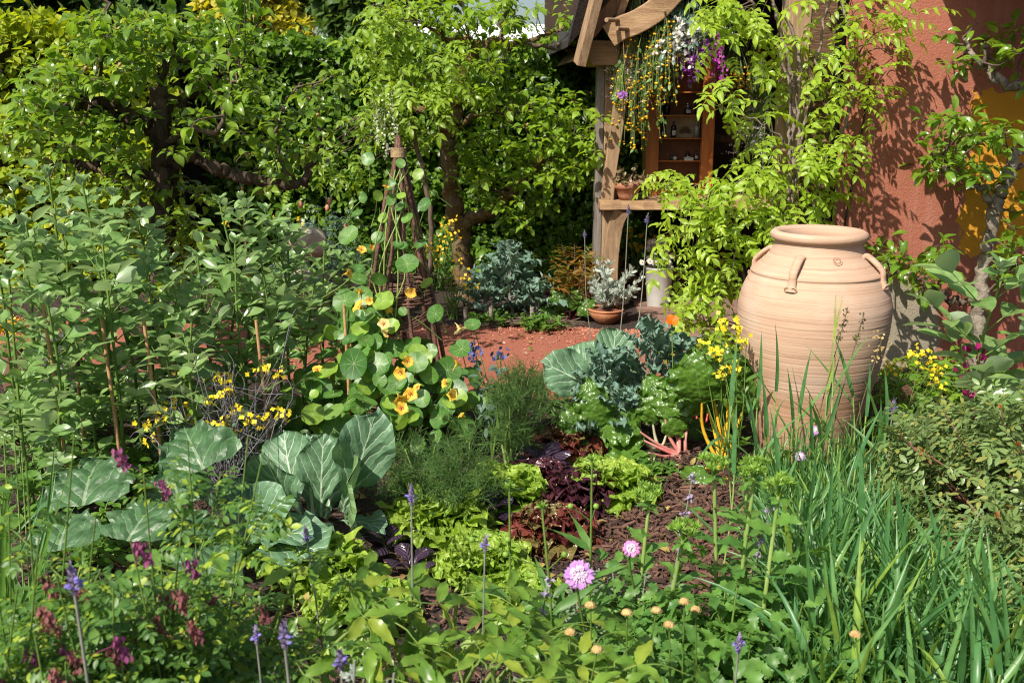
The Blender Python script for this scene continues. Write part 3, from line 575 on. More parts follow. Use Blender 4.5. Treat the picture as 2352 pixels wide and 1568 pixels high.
# cabinet on the counter
CYY = PY + .25
cab = thing('cabinet', 'narrow polished red-brown cabinet with open shelves of small bottles, on the counter', 'cabinet', (at(1560, 460, CYY)[0], CYY, CZ))
lx0, lx1, rx0, rx1 = [at(v, 330, CYY)[0] for v in (1484, 1514, 1612, 1640)]; zt = at(1560, 120, CYY)[2]
for nm, u0, u1 in (('side_post', lx0, lx1), ('side_post', rx0, rx1)):
    a = Acc(); box(a, ((u0 + u1)/2, CYY + .03, (CZ + zt)/2), (u1 - u0, .06, zt - CZ)); a.build(nm, M['cherry'], cab, False, .005)
a = Acc(); box(a, ((lx0 + rx1)/2, CYY + .2, (CZ + zt)/2), (rx1 - lx0 - .01, .02, zt - CZ)); a.build('back_panel', plain('cabinet_back', (.22, .075, .025), .5), cab, False)
for u in (lx0 + .008, rx1 - .008):
    a = Acc(); box(a, (u, CYY + .125, (CZ + zt)/2), (.014, .126, zt - CZ - .004)); a.build('side_panel', M['cherry'], cab, False)
zb = [at(1560, v, CYY)[2] for v in (212, 266, 319, 371, 424)]
for z in zb:
    a = Acc(); box(a, ((lx1 + rx0)/2, CYY + .11, z), (rx0 - lx1 + .02, .14, .008)); a.build('shelf', M['cherry'], cab, False)
a = Acc(); zz = at(1560, 440, CYY)[2]; box(a, ((lx1 + rx0)/2, CYY + .03, (CZ + zz)/2 + .012), (rx0 - lx1, .045, zz - CZ + .02)); a.build('bottom_rail', M['cherry'], cab, False, .004)
a = Acc(); ball(a, at(1505, 273, CYY - .005), .011, 10, 6); a.build('knob', M['twine'], cab)
bm_dark = plain('dark_glass', (0.012, 0.012, 0.014), 0.15, spec=.7); lab = plain('paper_label', (0.62, 0.62, 0.6), 0.8)
def bottle(px, zi, h, r, label, m_=None, lb=True):
    p = at(px, 300, CYY + .09); z = zb[zi] + .004
    b = thing('bottle', label, 'bottle', (p[0], CYY + .09, z), 'small bottles in the cabinet')
    a = Acc(); lathe(a, (p[0], CYY + .09, z), [(.001, .001), (r, .001), (r, h*.62), (r*.9, h*.7), (r*.35, h*.78), (r*.35, h*.93), (r*.45, h*.94), (r*.45, h), (.001, h)], 16); a.build('glass_body', m_ or bm_dark, b)
    if lb:
        a = Acc(); box(a, (p[0], CYY + .09 - r - .001, z + h*.3), (r*1.3, .003, h*.3)); a.build('paper_label', lab, b, False)
bottle(1530, 1, .10, .028, 'squat dark bottle at the left of the top cabinet shelf', lb=False)
bottle(1578, 1, .085, .026, 'dark bottle with a square white label on the top cabinet shelf, middle')
bottle(1601, 1, .10, .024, 'dark bottle with a white label on the top cabinet shelf, by the right post')
bottle(1523, 2, .10, .017, 'slim dark bottle with a small label left of the cabinet picture card')
bottle(1547, 2, .125, .02, 'taller dark bottle standing in front of the cabinet picture card')
bottle(1600, 2, .12, .02, 'clear pale bottle right of the cabinet picture card', plain('pale_glass', (.3, .33, .28), .15), lb=False)
bottle(1582, 3, .07, .02, 'short dark bottle with a white label on the third cabinet shelf')
bottle(1601, 3, .075, .014, 'thin brown bottle with a pale band on the third cabinet shelf')
bottle(1586, 4, .085, .018, 'dark flask on the lowest cabinet shelf', lb=False)
cam_m = plain('dark_metal', (.03, .035, .035), .4)
p = at(1547, 360, CYY + .08); t_ = thing('vintage_gadget', 'small round dark gadget lying on the third cabinet shelf', 'gadget', (p[0], CYY + .08, zb[3]))
a = Acc(); box(a, (p[0], CYY + .08, zb[3] + .022), (.06, .04, .034)); a.build('body', cam_m, t_, False, .004)
a = Acc(); tube(a, [(p[0] + .005, CYY + .06, zb[3] + .022), (p[0] + .005, CYY + .04, zb[3] + .022)], .014, 14); a.build('lens_ring', M['zinc'], t_)
p = at(1581, 368, CYY + .06); a = Acc(); box(a, (p[0], CYY + .06, zb[3] + .016), (.07, .05, .024)); tag(a.build('small_box', plain('pale_tin', (.5, .55, .48), .5), None, False, .003), 'small pale green tin on the third cabinet shelf', 'box')
# botanical picture card
p0, p1 = at(1531, 265, CYY + .13), at(1610, 265, CYY + .13); pw = p1[0] - p0[0]; t_ = thing('picture_card', 'faded botanical picture card leaning in the cabinet', 'picture', ((p0[0] + p1[0])/2, CYY + .14, zb[2]))
a = Acc(); box(a, ((p0[0] + p1[0])/2, CYY + .15, zb[2] + .09), (pw, .006, .17)); a.build('card', plain('card_paper', (.42, .33, .2), .8, (.34, .26, .15), 30), t_, False)
a = Acc(); lt_ = leaf(.35, 'lance', 4, 3)
for k_ in range(7):
    an = R(-75 + 25*k_); leaf_to(a, lt_, ((p0[0] + p1[0])/2 + .02, CYY + .144, zb[2] + .04), ((p0[0] + p1[0])/2 + .02 + .09*sin(an), CYY + .143, zb[2] + .04 + .09*cos(an)), (0, -1, 0))
a.build('printed_leaf', plain('print_ink', (.16, .11, .06), .9), t_)
# ------------------------------------------------------------------ hedges and far trees
UP = np.array([0, 0, 1.0])
LT = {k: [leaf(**v, seed=s) for s in range(3)] for k, v in {
    'hedge': dict(W=.62, prof='ovate', nv=4, nu=3, bend=.5, fold=.2, wave=.03, wf=1), 'pear': dict(W=.60, prof='ovate', nv=6, nu=5, bend=.9, fold=.35, wave=.05, wf=1, rise=.25),
    'apple': dict(W=.58, prof='ovate', nv=4, nu=3, bend=.7, fold=.3, wave=.05, wf=1, rise=.2), 'ell': dict(W=.5, prof='elliptic', nv=5, nu=3, bend=.4, fold=.25, wave=.04, wf=1),
    'bean': dict(W=.57, prof='elliptic', nv=6, nu=5, bend=.35, fold=.3, wave=.03, wf=1), 'wist': dict(W=.40, prof='ovate', nv=6, nu=5, bend=.45, fold=.25, wave=.05, wf=1.4),
    'lance': dict(W=.25, prof='lance', nv=5, nu=3, bend=.5, fold=.2, wave=.03, wf=1), 'citrus': dict(W=.46, prof='elliptic', nv=6, nu=5, bend=.7, fold=.4, wave=.05, wf=1, rise=.3),
    'tiny': dict(W=.42, prof='elliptic', nv=3, nu=3, bend=.2, fold=.25), 'round': dict(W=.8, prof='round', nv=4, nu=3, bend=.3, fold=.1)}.items()}
def hedge(label, x0, x1, Y, z1, n, m_, size, seed, slope=0.0, topn=0, depth=.9):
    rg = np.random.default_rng(seed); zt = lambda x: z1 + slope*(x - x0) + .05*np.sin(x*3.7 + seed) + .035*np.sin(x*9.1)
    t = thing('hedge', label, 'hedge', ((x0 + x1)/2, Y + .4, 0))
    bulge = lambda x, z: .10*np.sin(x*2.3 + seed)*np.cos(z*3.1) + .05*np.sin(x*7 + z*5)
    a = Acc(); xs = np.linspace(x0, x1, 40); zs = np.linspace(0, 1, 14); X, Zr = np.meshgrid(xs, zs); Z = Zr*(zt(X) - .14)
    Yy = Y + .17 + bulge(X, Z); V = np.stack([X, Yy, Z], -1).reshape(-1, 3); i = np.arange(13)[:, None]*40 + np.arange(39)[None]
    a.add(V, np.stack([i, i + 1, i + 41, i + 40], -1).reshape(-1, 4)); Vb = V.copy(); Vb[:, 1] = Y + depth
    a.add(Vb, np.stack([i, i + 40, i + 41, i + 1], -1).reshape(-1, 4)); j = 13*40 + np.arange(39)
    a.add(np.concatenate([V, Vb]), np.stack([j, j + 1, j + 1 + len(V), j + len(V)], -1)); a.build('twigs', plain('hedge_core_shade', (.028, .03, .014), .95, (.015, .012, .008), 25, .8, 40), t)  # solid core for the dense twigs, coloured dark for the shade between leaves
    a = Acc(); x = rg.uniform(x0, x1, n); z = rg.random(n)**.9*zt(x); 
    P = np.stack([x, Y + bulge(x, z) + .15 - rg.random(n)**1.5*.24, z], -1)
    P[:, 1] -= .09*(np.sin(x*11 + 3*np.sin(z*6)) + np.sin(z*13 + x*2.7))*.5
    F = np.stack([rg.normal(0, .8, n), -.5 - rg.random(n), rg.normal(-.25, .6, n)], -1); U = np.array([-.15, -.6, .9]) + rg.normal(0, .38, (n, 3))
    mscatter(a, LT['hedge'], rg, P, F, U, rg.uniform(.75, 1.25, n)*size)
    if topn:
        x = rg.uniform(x0, x1, topn); y = rg.uniform(Y - .05, Y + depth, topn); P = np.stack([x, y, zt(x) - .1 + rg.random(topn)*.14 + .08*(rg.random(topn) < .06)], -1)
        F = nrm(rg.normal(0, 1, (topn, 3)) + [0, -.3, .5]); mscatter(a, LT['hedge'], rg, P, F, UP + rg.normal(0, .4, (topn, 3)), rg.uniform(.75, 1.25, topn)*size)
    a.build('foliage', m_, t); return t
hedge('sunny yellow-green hedge along the left, behind the first pear tree', -6.2, -2.75, 8.3, 2.12, 9000, M['beech'], .085, 3, .0, 3200)
hedge('tall dark green clipped hedge running behind the second old fruit tree to the hut', -2.75, 1.25, 9.0, 2.09, 15000, M['hornbeam'], .075, 5, -.03, 4200)

def crown_tree(name, label, base, h, blobs, n, size, m_, seed, cat='tree', trunk_r=.12, tpl='hedge', light=None):
    """a far tree: trunk, limbs to each clump, leaf clumps filling uneven blobs"""
    rg = np.random.default_rng(seed); t = thing(name, label, cat, base)
    a = Acc(); b = np.array(base, float)
    tube(a, spline([b, b + [.1, 0, h*.3], b + [0, .1, h*.6], b + [0.05, 0, h*.85]], 5), [trunk_r, trunk_r*.3], 8)
    for c, r in blobs:
        c = np.array(c); s = b + [0, 0, min(c[2]*.6, h*.7)]; tube(a, spline([s, (s + c)/2 + rg.normal(0, .15, 3), c], 4), [trunk_r*.4, trunk_r*.1], 5)
    a.build('trunk', M['bark'], t)
    a = Acc(); tot = sum(r**2 for _, r in blobs)
    for c, r in blobs:
        k = int(n*r*r/tot); sub = np.array(c) + sphere_dirs(rg, max(3, k//40))*(rg.random((max(3, k//40), 1))**.4)*r*.85
        q = sub[rg.integers(0, len(sub), k)] + rg.normal(0, 1, (k, 3))*r*.16
        F = nrm(q - c)*.6 + rg.normal(0, .7, (k, 3)) + [0, 0, -.2]; U = UP*.8 + TO_SUN*.3 + rg.normal(0, .5, (k, 3))
        mscatter(a, LT[tpl], rg, q, F, U, size*rg.uniform(.7, 1.3, k))
    a.build('crown', m_, t); return t
def fblob(px, py, rp, Y): p = at(px, py, Y); return (tuple(p), rp*mpp(p))
crown_tree('tree', 'big dark green tree standing far behind the hedge, filling the sky left of the hut', (-1.3*2.2, 24, 0), 6, [fblob(x, y, r, 24 + q) for x, y, r, q in ((880, -30, 95, 0), (800, 10, 80, 1), (950, -60, 110, .5), (760, -60, 100, 1.5), (860, 60, 70, 0), (690, -40, 80, 2))], 9000, .30, M['fartree'], 21, trunk_r=.3)
crown_tree('tree', 'mid green tree far behind the yellow-green hedge at the top left', (-9.2, 20, 0), 5.5, [fblob(x, y, r, 20 + q) for x, y, r, q in ((60, 0, 90, 0), (180, 5, 80, .5), (270, 10, 90, 1), (0, -40, 110, 0), (360, 0, 80, .5), (430, -10, 80, 1), (150, -70, 110, .5))], 8000, .24, M['fartree'], 22, trunk_r=.25)
crown_tree('tree', 'golden yellow tree behind the hedge, above the left pear tree', (-3.2, 13.5, 0), 3.4, [fblob(x, y, r, 13.5 + q) for x, y, r, q in ((560, 10, 60, 0), (640, 40, 60, .2), (690, 60, 35, 0), (600, 70, 55, .3), (500, 30, 50, .3), (600, -40, 60, 0), (520, 80, 40, .2))], 5200, .13, M['yellowtree'], 23)
# white marquee far behind
mq = thing('marquee', 'white marquee roof showing above the hedge far behind the garden', 'marquee', (-.5, 27, 0)); Ym = 26
q = [at(690, 92, Ym), at(1330, 112, Ym), at(1330, 60, Ym + 5), at(850, 60, Ym + 5)]; zl = [q[0][2], q[1][2]]
x0, x1 = q[0][0], q[1][0] + 2; ze = at(1000, 108, Ym)[2]; zr = at(1000, 74, Ym)[2]
a = Acc(); a.add([(x0, Ym, ze), (x1, Ym, ze), (x1, Ym + 5, zr + .5), (x0 + .8, Ym + 5, zr + .5), (x1, Ym + 10, ze), (x0, Ym + 10, ze)], [[0, 1, 2, 3], [3, 2, 4, 5]]); a.add([(x0, Ym, ze), (x0 + .8, Ym + 5, zr + .5), (x0, Ym + 10, ze)], [[0, 1, 2]])
tent = plain('tent_fabric', (.78, .78, .79), .7, (.72, .73, .75), 1.0); a.build('roof', tent, mq, False)
a = Acc(); a.add([(x0, Ym + .02, 0), (x1, Ym + .02, 0), (x1, Ym + .02, ze), (x0, Ym + .02, ze)], [[0, 1, 2, 3]]); a.add([(x0 + .02, Ym, 0), (x0 + .02, Ym + 10, 0), (x0 + .02, Ym + 10, ze), (x0 + .02, Ym, ze)], [[0, 3, 2, 1]]); a.build('side_wall', tent, mq, False)

# ------------------------------------------------------------------ old fruit trees, trained low
def limb(a, pts, Y, r, rg, wig=.012, dy=None, k=8, rough=.12):
    P = np.array([at(x, y, Y + (0 if dy is None else dy[i])) for i, (x, y) in enumerate(pts)]); S = spline(P, 6); S[1:-1] += rg.normal(0, wig, (len(S) - 2, 3))
    tube(a, S, r, k, rough=rough, rng=rg); return S
def leaf_clusters(a, tw, pts, rg, tpl, size, per=(5, 9), spread=.5, droop=.35, outc=None, petiole=.35):
    """spurs: a short twig ending in a whorl of leaves"""
    for p in pts:
        n = rg.integers(*per); an = rg.uniform(0, 6.28) + np.arange(n)*2.4 + rg.normal(0, .3, n); el = rg.normal(.1, spread, n)
        F = np.stack([np.cos(an)*np.cos(el), np.sin(an)*np.cos(el), np.sin(el)], -1)
        S = size*rg.uniform(.5, 1.2, n); B = p + F*S[:, None]*petiole + rg.normal(0, size*.12, (n, 3))
        ribbons(tw, np.broadcast_to(p, (n, 3)), B, .0012)
        F2 = F + np.array([0, 0, -droop]); U = UP + .25*TO_SUN + rg.normal(0, .35, (n, 3)); mscatter(a, tpl, rg, B, F2, U, S)
def fruit_tree(name, label, Y, trunk, tr, limbs, blobs, size, leafm, tpl, seed, bark, per=(5, 9), fruits=0, cat='tree', dens=1.0, group=None):
    rg = np.random.default_rng(seed); base = at(*trunk[0], Y); base = np.array([base[0], Y, 0.0]); t = thing(name, label, cat, base, group)
    a = Acc(); S = limb(a, trunk, Y, tr, rg, .01, k=12, rough=.10); S0 = S[0]; a2 = tube(a, [[S0[0], S0[1], -.02], S0], [tr[0]*1.25, tr[0]], 10); a.build('trunk', bark, t)
    nodes = [S[len(S)//2:]]; 
    for pts, r, dy in limbs:
        a = Acc(); L_ = limb(a, pts, Y, r, rg, .012, dy); a.build('branch', bark if r[0] > .02 else M['twig'], t); nodes.append(L_)
    nodes = np.concatenate(nodes); f = Acc(); tw = Acc()
    for (px, py, rx, ry, n, dy) in blobs:
        n = int(n*dens); k = 0; c = at(px, py, Y + dy); m_ = mpp(c)
        a_ = rg.uniform(0, 6.28, n); rr = np.sqrt(rg.random(n)); q = np.array([at(px + rx*r_*cos(u), py + ry*r_*sin(u), Y + dy + rg.normal(0, .22)) for u, r_ in zip(a_, rr)])
        leaf_clusters(f, tw, q, rg, tpl, size, per)
        for p in q[::3]:
            s = nodes[np.argmin(np.linalg.norm(nodes - p, axis=1) + .05*rg.random(len(nodes)))]
            tube(tw, spline([s, (s + p)/2 + rg.normal(0, .03, 3) - [0, 0, .02], p], 3), [.006, .0022], 4, cap=False)
        if fruits:
            for p in q[rg.random(len(q)) < fruits]:
                b = Acc(); s_ = p + rg.normal(0, .04, 3) - [0, .05, 0]; d = rg.normal(0, .5, 3) + [0, 0, .6]; d = nrm(d)*.022
                tube(b, [s_, s_ + d], .0014, 4); tube(b, [s_ + d, s_ + d*1.3, s_ + d*1.8, s_ + d*2.15, s_ + d*2.3], [.002, .006, .0105, .007, .004], 7); b.build('fruit', M['fruit'], t)
    f.build('foliage', leafm, t); tw.build('twigs', M['twig'], t); return t
pear1 = fruit_tree('pear_tree', 'gnarled old pear tree with large glossy leaves and small brown fruit, above the bean plants', 5.8,
    [(292, 890), (318, 790), (350, 700), (372, 620), (375, 540), (373, 470), (384, 415), (376, 360), (366, 270), (362, 200)], [.075, .062, .055, .06, .07, .05],
    [([(372, 320), (345, 285), (320, 270), (280, 280), (240, 250), (190, 243), (120, 245)], [.05, .045, .035, .02], [0, 0, -.05, -.05, -.1, -.1, -.1]),
     ([(320, 268), (270, 243), (220, 235), (198, 215), (222, 170), (236, 125), (250, 60), (258, -10)], [.028, .024, .02, .01], [-.05, -.1, -.15, -.15, -.15, -.2, -.2, -.2]),
     ([(380, 375), (440, 362), (500, 388), (545, 405), (620, 420), (690, 425), (718, 375), (735, 300)], [.042, .036, .034, .022, .012], [0, -.05, -.1, -.1, -.1, -.1, -.1, -.1]),
     ([(368, 235), (440, 215), (500, 180), (525, 140), (545, 90)], [.03, .026, .02, .01], [0, .1, .1, .1, .1]),
     ([(376, 330), (430, 300), (500, 300), (520, 220), (560, 150)], [.02, .016, .012, .007], [0, -.1, -.2, -.2, -.2]),
     ([(374, 400), (300, 395), (235, 385), (180, 372), (120, 372)], [.03, .025, .02, .01], [0, -.1, -.1, -.1, -.1]),
     ([(372, 500), (330, 470), (300, 420), (290, 380)], [.016, .012, .008], [0, -.1, -.15, -.2]),
     ([(362, 215), (380, 150), (400, 90), (420, 30)], [.022, .016, .008], [0, .1, .1, .1]),
     ([(690, 425), (640, 370), (650, 250), (690, 190)], [.012, .009, .005], [-.1, -.15, -.2, -.2])],
    [(230, 80, 85, 55, 34, -.2), (330, 60, 80, 55, 30, 0), (250, 170, 110, 60, 44, -.2), (130, 180, 80, 50, 20, -.2), (70, 260, 60, 55, 24, -.15), (120, 310, 80, 40, 16, -.15), (250, 300, 95, 60, 38, -.2), (370, 120, 90, 70, 40, .1),
     (470, 90, 70, 70, 30, .1), (560, 60, 60, 70, 24, 0), (560, 20, 40, 40, 10, 0), (530, 190, 80, 60, 30, -.1), (450, 230, 70, 60, 22, .1), (560, 300, 80, 60, 16, -.1), (660, 310, 70, 60, 14, -.15), (735, 200, 50, 50, 15, -.15), (700, 350, 50, 40, 7, -.15), (420, 320, 60, 40, 12, -.1),
     (230, 400, 90, 60, 32, -.1), (120, 400, 80, 40, 18, -.1), (330, 430, 70, 60, 20, .1), (440, 480, 70, 60, 20, .1), (330, 530, 70, 50, 16, .15), (430, 560, 60, 50, 14, .15), (340, 640, 80, 60, 14, .1), (440, 640, 60, 50, 8, .1), (40, 320, 40, 60, 10, 0), (600, 400, 60, 40, 9, 0), (160, 270, 60, 40, 12, -.2), (240, 520, 80, 70, 16, .1)],
    .082, M['pear'], LT['pear'], 31, M['bark'], (6, 10), .10, dens=.72)
pear2 = fruit_tree('pear_tree', 'old fruit tree with a mossy orange-brown trunk beyond the gravel path, centre', 7.8,
    [(1070, 665), (1062, 600), (1055, 530), (1042, 470), (1038, 400), (1028, 320), (1030, 290)], [.085, .07, .075, .065, .06, .085],
    [([(1030, 310), (1005, 260), (985, 245), (940, 245)], [.05, .045, .035, .02], None), ([(1032, 300), (1050, 240), (1060, 190), (1080, 140), (1110, 105), (1150, 98), (1195, 105), (1240, 85), (1300, 60)], [.055, .045, .04, .042, .02, .01], None),
     ([(1110, 105), (1070, 95), (1030, 88), (980, 60)], [.03, .024, .012], None), ([(1150, 98), (1160, 40), (1180, -10)], [.02, .014, .01], None), ([(1195, 105), (1260, 105), (1320, 118), (1350, 140)], [.02, .016, .008], None),
     ([(1055, 520), (1100, 500), (1150, 465), (1200, 420), (1245, 365), (1275, 335), (1320, 320)], [.06, .05, .045, .04, .02, .01], None), ([(1200, 420), (1150, 440), (1110, 430), (1060, 440)], [.014, .012, .008], None), ([(1245, 365), (1300, 400), (1360, 390)], [.016, .012, .008], None), ([(1032, 300), (1100, 260), (1160, 265)], [.025, .018, .01], None)],
    [(890, 60, 50, 60, 18, 0), (960, 30, 80, 50, 34, 0), (1060, 20, 80, 50, 40, 0), (1160, 20, 80, 40, 34, 0), (1262, 45, 50, 50, 10, 0), (1120, 60, 90, 40, 30, .1), (1290, 100, 40, 30, 6, 0), (920, 130, 70, 60, 24, .1), (1080, 150, 80, 50, 36, 0), (1150, 180, 80, 50, 30, .1), (1200, 240, 60, 40, 20, .1),
     (1120, 240, 70, 50, 30, 0), (1270, 250, 70, 50, 40, -.1), (1330, 300, 60, 60, 44, -.1), (1300, 360, 70, 50, 40, -.1), (1220, 330, 70, 60, 40, -.1), (1130, 350, 80, 60, 40, 0), (1080, 400, 60, 50, 22, -.1), (1170, 420, 70, 50, 30, -.1), (1270, 430, 60, 40, 22, -.1), (1350, 390, 50, 40, 18, -.1), (1200, 480, 70, 30, 18, -.1), (1100, 470, 50, 40, 12, 0), (1250, 500, 50, 40, 8, -.1), (985, 330, 40, 40, 12, 0), (1390, 350, 30, 20, 8, -.2), (1180, 120, 80, 40, 20, 0), (1030, 200, 60, 40, 20, 0)],
    .078, M['apple'], LT['apple'], 32, M['bark_moss'], (5, 9), .02, dens=.8)
# espalier tree on the red wall
wt = fruit_tree('espalier_tree', 'small trained tree with shiny leaves and a pale grey trunk against the red wall', 5.42,
    [(2238, 850), (2242, 770), (2250, 690), (2262, 610), (2275, 545), (2285, 480), (2305, 430), (2330, 370), (2360, 310)], [.044, .036, .034, .032, .03, .028],
    [([(2284, 480), (2262, 440), (2225, 418), (2185, 395), (2150, 380), (2130, 362)], [.022, .019, .015, .008], None), ([(2252, 692), (2215, 694), (2180, 688), (2150, 665), (2110, 640), (2060, 622), (2025, 605)], [.018, .016, .012, .008], None),
     ([(2400, 240), (2352, 205), (2300, 190), (2270, 165), (2235, 122), (2215, 90)], [.024, .022, .016, .008], None), ([(2262, 150), (2265, 105)], [.012, .011], [0, -.04]), ([(2330, 385), (2380, 375)], [.016, .012], None), ([(2250, 690), (2300, 640), (2330, 600)], [.01, .006], None), ([(2150, 665), (2165, 620)], [.006, .004], None)],
    [(2150, 310, 50, 45, 17, -.08), (2215, 300, 50, 40, 16, -.08), (2160, 380, 50, 35, 12, -.1), (2270, 330, 40, 35, 12, -.08), (2230, 370, 60, 40, 12, -.1), (2260, 420, 40, 35, 8, -.1), (2290, 300, 30, 30, 6, -.05), (2200, 120, 35, 35, 8, 0), (2290, 130, 45, 50, 10, 0), (2340, 90, 30, 40, 8, 0), (2250, 70, 30, 30, 4, 0), (2345, 190, 25, 30, 5, 0), (2180, 70, 20, 20, 3, 0), (2060, 600, 45, 25, 10, -.05), (2030, 560, 25, 25, 6, 0), (2090, 615, 35, 20, 6, -.05), (2155, 600, 40, 25, 8, -.1), (2165, 560, 30, 20, 5, -.1), (2130, 655, 40, 18, 6, -.05), (2195, 400, 40, 30, 6, -.1), (2325, 550, 35, 40, 12, -.1), (2330, 620, 35, 30, 10, -.1), (2300, 590, 20, 20, 4, -.1), (2350, 470, 15, 20, 3, 0), (2210, 470, 20, 15, 1, -.1)],
    .088, M['quince'], LT['citrus'], 33, M['bark_grey'], (4, 8), dens=.7)

# ------------------------------------------------------------------ wisterias
PW = [pinnate(p_, LT['wist'], .30, dr, s, 62, rise=.45) for s, (p_, dr) in enumerate(((4, 1.1), (5, 1.5), (5, 1.9), (4, 1.5), (5, 1.2)))]
def wisteria(label, base, stems, Y, blobs, size, seed, m_, stemm, name='wisteria', cat='climber'):
    rg = np.random.default_rng(seed); t = thing(name, label, cat, base); nodes = []
    for pts, r, dy in stems:
        a = Acc(); nodes.append(limb(a, pts, Y, r, rg, .006, dy, 6, .05)); a.build('stem', stemm, t)
    nodes = np.concatenate(nodes); f = Acc(); tw = Acc()
    for (px, py, rx, ry, n, dy, dirx) in blobs:
        for _ in range(n):
            u, r_ = rg.uniform(0, 6.28), math.sqrt(rg.random()); p = at(px + rx*r_*cos(u), py + ry*r_*sin(u), Y + dy + rg.normal(0, .12))
            s = nodes[np.argmin(np.linalg.norm(nodes - p, axis=1) + .25*rg.random(len(nodes)))]
            if rg.random() < .3: tube(tw, spline([s, (s + p)/2 + [0, 0, .05], p], 3), [.004, .0018], 4, cap=False)
            F = np.stack([rg.normal(dirx, .7), rg.normal(-.55, .5), rg.normal(0, .35)])
            scatter(f, PW[rg.integers(len(PW))], p[None], F[None], (UP + TO_SUN*.5 + rg.normal(0, .3, 3))[None], size*rg.uniform(.65, 1.15))
    f.build('foliage', m_, t); tw.build('twigs', M['twig'], t); return t
b = at(1770, 820, 5.25)
wisteria('big bright yellow-green wisteria climbing the pale oak post beside the terracotta jar', (b[0], 5.25, 0),
    [([(1705, 830), (1730, 740), (1775, 640), (1800, 560), (1815, 470), (1822, 380), (1818, 320), (1825, 230), (1810, 140), (1790, 60), (1770, -20)], [.018, .016, .014, .009], [0]*4 + [.12]*7),
     ([(1720, 800), (1760, 650), (1800, 520), (1830, 420), (1838, 340), (1832, 260), (1838, 170), (1828, 90), (1800, 20), (1790, -40)], [.014, .012, .01, .008], [0]*3 + [.1]*7),
     ([(1790, 600), (1815, 450), (1815, 350), (1812, 300), (1812, 200), (1790, 120), (1740, 40), (1720, -20)], [.01, .009, .008], [0] + [.1]*7), ([(1830, 350), (1845, 290), (1870, 170), (1890, 80), (1905, 0), (1910, -40)], [.009, .008, .006], [.1, .1, .08, .08, .08, .08]),
     ([(1840, 640), (1870, 480), (1890, 380), (1935, 300), (1960, 200), (1950, 80), (1930, -20)], [.012, .011, .009, .007], [.15]*7), ([(1815, 350), (1790, 310), (1720, 270), (1640, 240)], [.005, .004, .003], [.1, .05, 0, 0]), ([(1740, 720), (1700, 600), (1680, 520), (1600, 450), (1540, 430)], [.008, .006, .003], [0, -.05, -.1, -.1, -.1])], 5.35,
    [(1700, 40, 70, 45, 17, .05, -.3), (1770, 50, 50, 60, 14, .1, .1), (1660, 10, 50, 25, 8, .05, -.4), (1790, 170, 30, 70, 8, .15, .1), (1690, 110, 50, 40, 7, .05, -.3), (1680, 215, 40, 30, 6, .05, -.6), (1725, 245, 35, 30, 5, .05, -.3), (1790, 350, 60, 40, 12, 0, .1), (1860, 370, 50, 40, 14, 0, .5), (1780, 430, 80, 50, 22, -.05, .1), (1700, 420, 70, 40, 14, -.1, -.5), (1590, 430, 70, 35, 13, -.1, -.8), (1540, 420, 40, 25, 6, -.1, -.9),
     (1640, 500, 60, 50, 14, -.1, -.4), (1720, 510, 70, 60, 16, -.08, -.1), (1800, 510, 60, 60, 12, 0, .2), (1570, 520, 40, 40, 8, -.1, -.6), (1590, 600, 50, 50, 13, -.12, -.4), (1660, 610, 50, 60, 14, -.1, -.1), (1580, 680, 40, 40, 8, -.12, -.4), (1630, 720, 50, 50, 12, -.15, -.2), (1600, 770, 50, 40, 8, -.15, -.3), (1680, 760, 40, 40, 8, -.15, .1), (1870, 470, 30, 50, 6, .05, .3), (1850, 420, 40, 40, 7, .02, .4), (1740, 570, 40, 50, 6, 0, 0),
     (1915, 40, 50, 50, 11, .1, .4), (1990, 50, 50, 50, 10, .12, .3), (1940, 130, 45, 35, 7, .1, .1), (1905, 200, 45, 40, 8, .05, -.3), (1890, 270, 50, 35, 8, .02, -.4), (1985, 245, 35, 35, 6, .1, .4), (1955, 320, 30, 22, 4, .1, .2), (2050, 110, 30, 50, 4, .15, .3), (2070, 40, 35, 35, 4, .15, .3), (1960, 180, 35, 30, 5, .1, .2)],
    .23, 41, M['wist'], plain('wisteria_bark', (.27, .21, .17), .8, (.16, .12, .1), 20, .4))
b = at(960, 600, 7.2)
wl = wisteria('pale green white-flowering wisteria hanging in front of the second old fruit tree', (b[0], 7.2, 0),
    [([(985, 660), (990, 500), (960, 350), (930, 200), (920, 120), (900, 40)], [.022, .018, .012, .008], None), ([(960, 350), (900, 300), (860, 250)], [.008, .004], None), ([(930, 200), (1000, 170), (1060, 150)], [.008, .004], None)], 7.25,
    [(930, 60, 80, 40, 20, 0, 0), (880, 130, 45, 45, 11, 0, -.2), (960, 140, 70, 50, 20, 0, 0), (1040, 120, 60, 50, 14, 0, .2), (900, 210, 70, 40, 18, 0, -.2), (980, 220, 60, 50, 20, -.05, 0), (1050, 220, 50, 40, 10, 0, .2), (850, 280, 50, 40, 6, .1, -.2), (790, 290, 50, 50, 5, .3, -.3), (740, 350, 60, 50, 7, .6, -.2), (800, 380, 60, 60, 10, .6, 0), (960, 290, 50, 30, 8, 0, 0), (690, 420, 60, 60, 8, .8, 0), (890, 30, 50, 30, 8, 0, 0)],
    .26, 42, leafmat('pale_wisteria_leaf', (.17, .29, .025), (.26, .38, .035), .45, (.48, .6, .04), .42), M['twig'])
CRW = plain('greenish_white_petal', (.62, .64, .5), .6, (.5, .54, .36), 60, tr=.3)
rg = np.random.default_rng(7)
